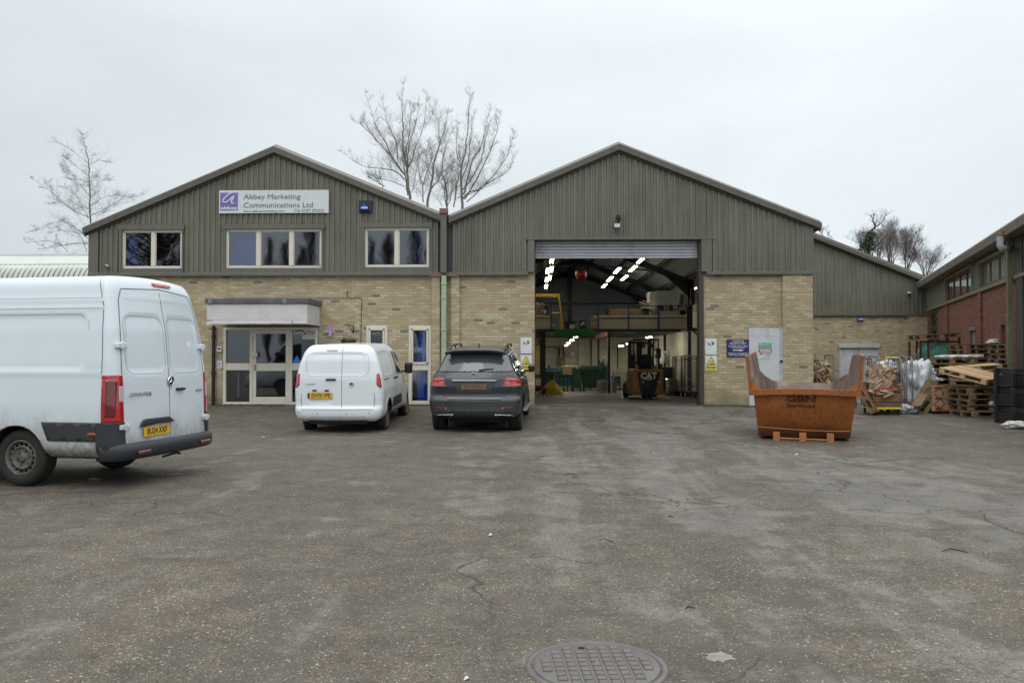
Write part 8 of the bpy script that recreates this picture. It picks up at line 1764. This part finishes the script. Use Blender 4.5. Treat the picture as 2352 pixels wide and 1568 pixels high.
t,r=boxthing('exit_sign','green exit sign on the cream back wall above the dark doorway','sign',(1430,335,1492,372),z3,HE-.06,.04,SGREEN,None,None,.002);MB().box(r[0]+.1,r[0]+.3,HE-.064,HE-.06,r[2]+.1,r[3]-.1).build('running_figure_panel',SIGNW,t)
t,r=boxthing('doorway_panel','dark doorway with shelving behind the fork truck cage','doorway',(1412,385,1488,700),z3,HE-.08,.05,DARK,None,None,.002);mb=MB()  # flat near-black panel stands in for the dark inside the doorway
for k in range(4):mb.box(r[0]+.1,r[1]-.1,HE-.1,HE-.08,r[2]+1.4+.4*k,r[2]+1.45+.4*k)
mb.build('shelf',STEEL,t)
t,r=boxthing('warning_triangle','small yellow warning notice on the cream wall past the cage','sign',(1708,460,1732,498),z3,HE-.05,.02,YEL,None,None,.002);MB().box(r[0]+.1,r[1]-.1,HE-.056,HE-.05,r[2]+.08,r[2]+.2).build('print',INK,t)
# wrapped pallet and roll cages on the goods sign side
PY=33.6;r=zrect(1925,755,2085,935,z3,PY);z0=fl(PY);x0,x1=r[0],r[1];o=put_pallet(((x0+x1)/2,PY+.5,z0),0,0,'dark pallet under the film wrapped goods inside the hall',None,wd=x1-x0,dp=1.0)
t=thing('wrapped_goods','small cartons wrapped in clear film on a pallet inside the hall','wrapped goods',((x0+x1)/2,PY+.5,z0+PH));random.seed(14)
WRP=mat('wrapped_carton',(.34,.27,.17),.3,var=.25,sc=3,coat=.8,bump=.3,bsc=12)
for i in range(3):
    for j in range(2):MB().box(x0+.04+(x1-x0-.08)*i/3,x0+.03+(x1-x0-.08)*(i+1)/3,PY+.08,PY+.9,z0+PH+.27*j+.003,z0+PH+.27*(j+1)-(.05*(i==2) if j else 0)).build('carton',WRP,t,bevel=.02)
for k,(zx,Y,lab) in enumerate(((2125,33.5,'empty grey roll cage nearest the wrapped goods'),(2190,33.0,'second roll cage from the wrapped goods, nested'),(2255,32.4,'third roll cage from the wrapped goods'),(2320,31.5,'roll cage closest to the shutter guide'))):
    c=P(*z3(zx,940),Y);rollcage(lab,c.x,Y+.3,fl(Y+.3),w=.62,d=.7,h=1.62*1.0,rz=R(6*(k % 2)),base=DSTEEL)
c=P(*z3(1250,700),41.0);t=rollcage('low grey trolley frame beside the fork truck',c.x+.2,41.2,fl(41.2),w=.8,d=.6,h=1.05,base=DSTEEL)
c=P(*z3(795,960),33.5);random.seed(12);mb=MB();mb.cbox((c.x,33.5,fl(33.5)+.012),(.13,.09,.02),Matrix.Rotation(.3,3,'Z'));mb.cbox((c.x+.06,33.55,fl(33.5)+.018),(.07,.05,.03),Matrix.Rotation(1.1,3,'Z'));mb.build('floor_scrap',mat('pinkish_scrap',(.22,.10,.07),.8),label='small reddish scrap on the hall floor',cat='scrap')
# ================================================================ bare trees
BARK=mat('pale_bark',(.19,.175,.15),.9,var=.25,sc=5,world=True);TWIGM=mat('twig_grey',(.24,.21,.195),.9,var=.2,world=True);BARKD=mat('dark_bark',(.075,.062,.052),.9,var=.3,world=True)
def tree(name,label,lines,z,Y,r0,seed,spread=1.5,tw=1.0,bark=BARK,twm=TWIGM,dens=2.3,up=1.0,tlen=1.5,rt=.0062,groundx=None,group='bare trees behind the buildings',cat='tree'):
    """limbs are polylines (first point = root end); each gets its own depth, taper and side shoots"""
    rnd=random.Random(seed);s_=Y/F;limbs=MB();crown=MB();base=P(*z(*lines[0][0]),Y);bx=base.x if groundx is None else groundx
    t=thing(name,label,cat,(bx,Y,0));mx_=max(1,max(sum(math.dist(a,b) for a,b in zip(l,l[1:])) for l in lines))
    def shoot(p,d,L,r,lev):
        n=5;pts=[p.copy()];dd=d.normalized()
        for i in range(n):dd=(dd+Vector((rnd.gauss(0,.17),rnd.gauss(0,.17),rnd.gauss(0,.12)+.09*up))).normalized();pts.append(pts[-1]+dd*L/n)
        crown.tube(pts,[r*(1-.7*i/n) for i in range(n+1)],3,False)
        if lev>0:
            for i in range(1,n+1):
                for _ in range(2 if lev>1 else 1+(rnd.random()<.8)):
                    q=pts[i];side=Vector((rnd.gauss(0,1),rnd.gauss(0,1),rnd.gauss(.25,.6)*up)).normalized();shoot(q,(dd*.8+side*.9),L*rnd.uniform(.32,.6),r*.62,lev-1)
    for k,l in enumerate(lines):
        off=0 if k==0 else rnd.uniform(-spread,spread);L=sum(math.dist(a,b) for a,b in zip(l,l[1:]));pts=[];cum=0
        fr=[0]
        for a,b in zip(l,l[1:]):cum+=math.dist(a,b);fr.append(cum/L)
        raw=[P(*z(*q),Y) for q in l];raw=[p+Vector((0,off*f_,0)) for p,f_ in zip(raw,fr)]
        # smooth subdivision
        P2=[]
        for i in range(len(raw)-1):
            p0=raw[max(0,i-1)];p1,p2=raw[i],raw[i+1];p3=raw[min(len(raw)-1,i+2)]
            for m in range(5):u=m/5;P2.append(.5*((2*p1)+(-p0+p2)*u+(2*p0-5*p1+4*p2-p3)*u*u+(-p0+3*p1-3*p2+p3)*u ** 3)+Vector((rnd.gauss(0,.02),rnd.gauss(0,.02),0)))
        P2.append(raw[-1]);rs=r0*(L/mx_) ** .8*(1 if k==0 else .72);N=len(P2);R2=[max(.008,rs*(1-i/N) ** .9) for i in range(N)]
        if k==0:
            g=Vector((bx,Y,-.1));P2=[g,g+(P2[0]-g)*.5]+P2;R2=[rs*1.35,rs*1.15]+R2
        limbs.tube(P2,R2,7,True)
        Lw=L*s_*.36;cnt=max(4,int(Lw*dens*1.6))
        for i in range(cnt):
            f_=.12+.88*(i+rnd.random())/cnt;j=min(N-2,int(f_*(N-1)))+(2 if k==0 else 0);p=P2[j];d=(P2[min(len(P2)-1,j+1)]-P2[max(0,j-1)]).normalized();side=Vector((rnd.gauss(0,1),rnd.gauss(0,1),rnd.gauss(.1,.4))).normalized()
            shoot(p,d*rnd.uniform(.5,1.1)+side*1.0+Vector((0,0,.12*up)),tlen*rnd.uniform(.5,1.1)*(1.1-.78*f_),rt*rnd.uniform(.7,1.1),2 if rnd.random()<.5*tw else 1)
    limbs.build('trunk',bark,t);crown.build('crown',twm,t);t['group']=group;return t
z6=Zm(1300,300,2.6133)
tree('bare_tree','tall bare tree with fanned limbs behind the office roof slope',[[(885,1262),(862,1060),(850,930),(815,760),(815,560),(805,350),(818,70)],[(862,1060),(860,870),(878,660),(930,480),(968,180)],[(862,990),(925,870),(940,790),(1040,560),(1085,200)],[(840,1050),(720,900),(640,720),(540,540),(440,180)],[(830,1040),(690,850),(560,710),(420,560),(310,480)],[(760,880),(735,690),(640,480),(575,190)],[(830,1090),(740,1010),(600,985),(400,960),(165,800)],[(878,1240),(925,1180),(970,900),(1010,830)],[(865,1255),(835,1080),(800,850),(790,640),(740,420)],[(560,710),(480,600),(400,480),(350,370)],[(860,1000),(820,820),(860,600),(860,400),(880,230)],[(1040,560),(1100,400),(1135,240)],[(830,1170),(700,1110),(560,1080),(440,1060)]],z6,57,.10,1,2.0)
tree('bare_tree','tallest leaning bare tree nearer the shutter hall roof',[[(1430,1340),(1425,1100),(1425,990),(1475,760),(1500,450),(1525,110)],[(1430,1320),(1490,1230),(1640,1160),(1850,900),(1925,720),(1980,520)],[(1460,1300),(1620,1050),(1780,720),(1850,450)],[(1450,1250),(1550,900),(1640,760),(1740,340)],[(1425,990),(1370,760),(1400,480)],[(1440,1200),(1520,1080),(1620,870),(1670,600),(1720,400)],[(1480,1330),(1700,1150),(1900,1050),(1990,900)],[(1425,1100),(1500,900),(1520,650),(1560,400)],[(1500,1250),(1680,1200),(1850,1160)]],z6,60,.10,2,2.0)
tree('bare_tree','slimmer bare tree between the two tallest behind the valley',[[(1070,1335),(1120,1080),(1150,880),(1200,730),(1250,560),(1295,340)],[(1028,1330),(1022,1150),(1080,950),(1110,820),(1060,650)],[(1100,1200),(1210,1050),(1250,800),(1350,560)],[(1028,1300),(980,1190),(940,1230)],[(1022,1150),(980,950),(1010,780)],[(1120,1080),(1060,900),(1090,700)],[(1200,730),(1190,560),(1240,420)]],z6,54,.085,3,1.4)
tree('bare_tree','low thin bare tree right behind the rusty hopper',[[(1275,1395),(1262,1150),(1225,1020),(1240,800)],[(1275,1390),(1250,1180),(1330,1000),(1300,850)],[(1355,1370),(1365,1100),(1310,900)],[(1260,1200),(1180,1080),(1160,950)],[(1350,1380),(1380,1150),(1430,950),(1400,760)],[(1230,1380),(1130,1230),(1080,1180)],[(1280,1380),(1340,1200),(1300,1000)]],z6,53.4,.06,4,1.2,dens=3,tlen=1.2)
tree('bare_shrub','dark twiggy bare top showing over the middle of the office roof slope',[[(600,1155),(520,1060),(470,1030)],[(590,1150),(480,1080),(440,1040)],[(610,1160),(560,1040),(540,1000)],[(620,1165),(520,1100),(450,1070)]],z6,52,.03,14,.6,dens=2,tlen=.7,bark=BARKD,twm=BARKD)
z7=Zm(0,450,2.09);PB=mat('birch_twig',(.27,.24,.25),.9,world=True)
tree('birch_tree','fine twigged bare birch beyond the pale curved shed',[[(752,1185),(755,880),(748,600),(735,400),(700,230),(670,165)],[(750,880),(600,800),(480,680),(330,570)],[(748,590),(640,540),(560,400)],[(760,780),(870,690),(1050,690)],[(750,660),(830,570),(885,540)],[(748,540),(620,430),(550,370)],[(730,420),(650,340),(550,260)],[(745,1060),(640,960),(560,930),(350,1040)],[(720,1170),(660,1020),(480,980),(380,1000)],[(570,1170),(500,1090),(330,1110)],[(740,890),(660,740),(560,600)],[(760,860),(900,780),(1000,700),(1160,660)],[(750,700),(640,600),(480,510),(430,440)],[(735,440),(800,380),(840,400)],[(730,1100),(640,1090),(500,1100),(250,1130)],[(750,820),(850,860),(960,780)],[(650,860),(540,760),(420,765)]],z7,44,.055,5,1.5,twm=PB,dens=2.6,up=.35,tlen=1.2,rt=.0055)
zR=Zm(3350,750,2.614);TD=mat('brown_twig',(.16,.135,.125),.9,world=True)
iv=tree('ivy_clad_tree','ivy clad trunk with a forked bare top over the falling rear roofline',[[(315,690),(345,480),(390,410),(370,340),(400,250)],[(390,410),(450,380),(500,300),(545,265)],[(370,350),(320,300),(310,330)],[(345,500),(270,590),(215,640)],[(330,600),(240,560),(235,480)],[(350,660),(450,560),(500,480)]],zR,56,.12,6,1.0,bark=BARKD,twm=TD,tlen=1.0)
random.seed(15);mb=MB()
for i in range(1500):
    f_=random.random();c=P(*zR(310+38*f_,690-215*f_),56)+Vector((random.gauss(0,.26-.12*f_),random.gauss(0,.25),random.gauss(0,.1)));s=random.uniform(.04,.09);a=Vector([random.gauss(0,1) for _ in range(3)]).normalized();b=a.orthogonal().normalized();d=a.cross(b);mb.add([c-b*s,c+d*s*.7,c+b*s,c-d*s*.7],[(0,1,2,3)])
mb.build('ivy',ivm,iv)
for k,(x0,x1,yb,yt,ln,lab) in enumerate(((430,760,760,350,9,'densest bare thicket tree in the middle over the rear roofline'),(620,900,830,400,9,'bare thicket tree leaning right over the rear roofline'),(820,1110,900,640,8,'low spreading bare shrub in the dip between rear range and red building'),(190,330,640,470,5,'small bare bush left of the ivy clad trunk'),(350,560,740,450,6,'thin bare bush just right of the ivy clad trunk'))):
    rnd=random.Random(50+k);xm=x0+(x1-x0)*.35;ls=[]
    for i in range(ln):
        xe=x0+(x1-x0)*(i+.5)/ln;u=abs((i+.5)/ln-.45)*1.5;ye=yt+(yb-yt)*(.1+.55*u*u)+rnd.uniform(-20,20);bxx=xm+(xe-xm)*.15;ls.append([(bxx,yb+40),(bxx+(xe-bxx)*.35,yb+(ye-yb)*.35),(bxx+(xe-bxx)*.7+rnd.uniform(-10,10),yb+(ye-yb)*.72),(xe,ye)])
    ls.sort(key=lambda l:l[-1][1]);tree('bare_shrub',lab,ls,zR,58+k,.05,60+k,1.2,bark=TD,twm=TD,dens=2.8,tlen=1.5,rt=.007)
tree('bare_shrub','few wispy bare twigs beside the overhanging eave of the large hall',[[(1290,620+60),(1290,560),(1330,510),(1430,450)],[(1290,580),(1270,450)],[(1240,610),(1230,500)],[(1390,670),(1420,600)],[(1500,700),(1460,660)]],Zm(3000,800,4.48),53,.04,71,.3,dens=1.5,tlen=.5,rt=.005)
# trees across the road behind the camera, seen mirrored in the panes: one poplar and copies
random.seed(77)
def poplar():
    t=thing('poplar_tree','tall narrow bare poplar across the road, mirrored in the upper office panes','tree',(0,0,0));tr=MB();cr=MB();H=15
    tr.tube([(0,0,-.2),(.05,0,4),(-.05,.05,9),(0,0,H)],[.25,.2,.12,.02],8)
    for i in range(150):
        z=1.5+(H-2)*(i/150);a=random.uniform(0,6.28);L=(1.6+1.2*math.sin(math.pi*min(1,z/H)))*random.uniform(.6,1.1)*(1-.5*(z/H) ** 3);p=Vector((0,0,z));pts=[p]
        for k in range(4):w=.55-.12*k;pts.append(pts[-1]+Vector((math.cos(a)*w,math.sin(a)*w,1)).normalized()*L/4)
        tr.tube(pts,[.04,.03,.022,.014,.006],4,False)
        for q in pts[1:]:
            for _ in range(3):d=Vector((random.gauss(0,.35),random.gauss(0,.35),1)).normalized()*random.uniform(.4,.9);cr.tube([q,q+d*.5+Vector((random.gauss(0,.04),random.gauss(0,.04),0)),q+d],[.014,.010,.005],3,False)
    tr.build('trunk',BARKD,t,world=False);cr.build('crown',BARKD,t,world=False);return t
pp_=poplar()
for k,(x,y,s_,w,lab) in enumerate(((-34,-60,1.10,1.1,'second smallest poplar mirrored in the middle pane of the three pane window'),(-32.3,-61,1.09,1.2,'poplar mirrored beside the middle mullion of the three pane window'),(-28.9,-60,1.22,1.4,'tallest poplar mirrored in the last pane of the three pane window'),(-30.6,-62,1.06,1.0,'faint poplar mirrored at the edge of the last pane of three'),(-20.9,-60,1.10,1.1,'poplar mirrored at the edge of the pane beside the alarm box'),(-18.7,-60,1.13,1.4,'broad poplar mirrored in the first pane of the valley side window'),(-15,-60,1.28,1.5,'tallest poplar mirrored in the pane nearest the valley'),(-13.3,-61,1.05,1.0,'slim poplar mirrored at the end of the pane nearest the valley'),(-27.0,-13,.92,3.6,'spreading dark tree mirrored in the upper window nearest the large van'))):
    o=pp_ if k==0 else dup(pp_);o.location=(x,y,0);o.scale=(w,w,s_);o.rotation_euler.z=k*1.3;o['group']='trees across the road';o['label']=lab
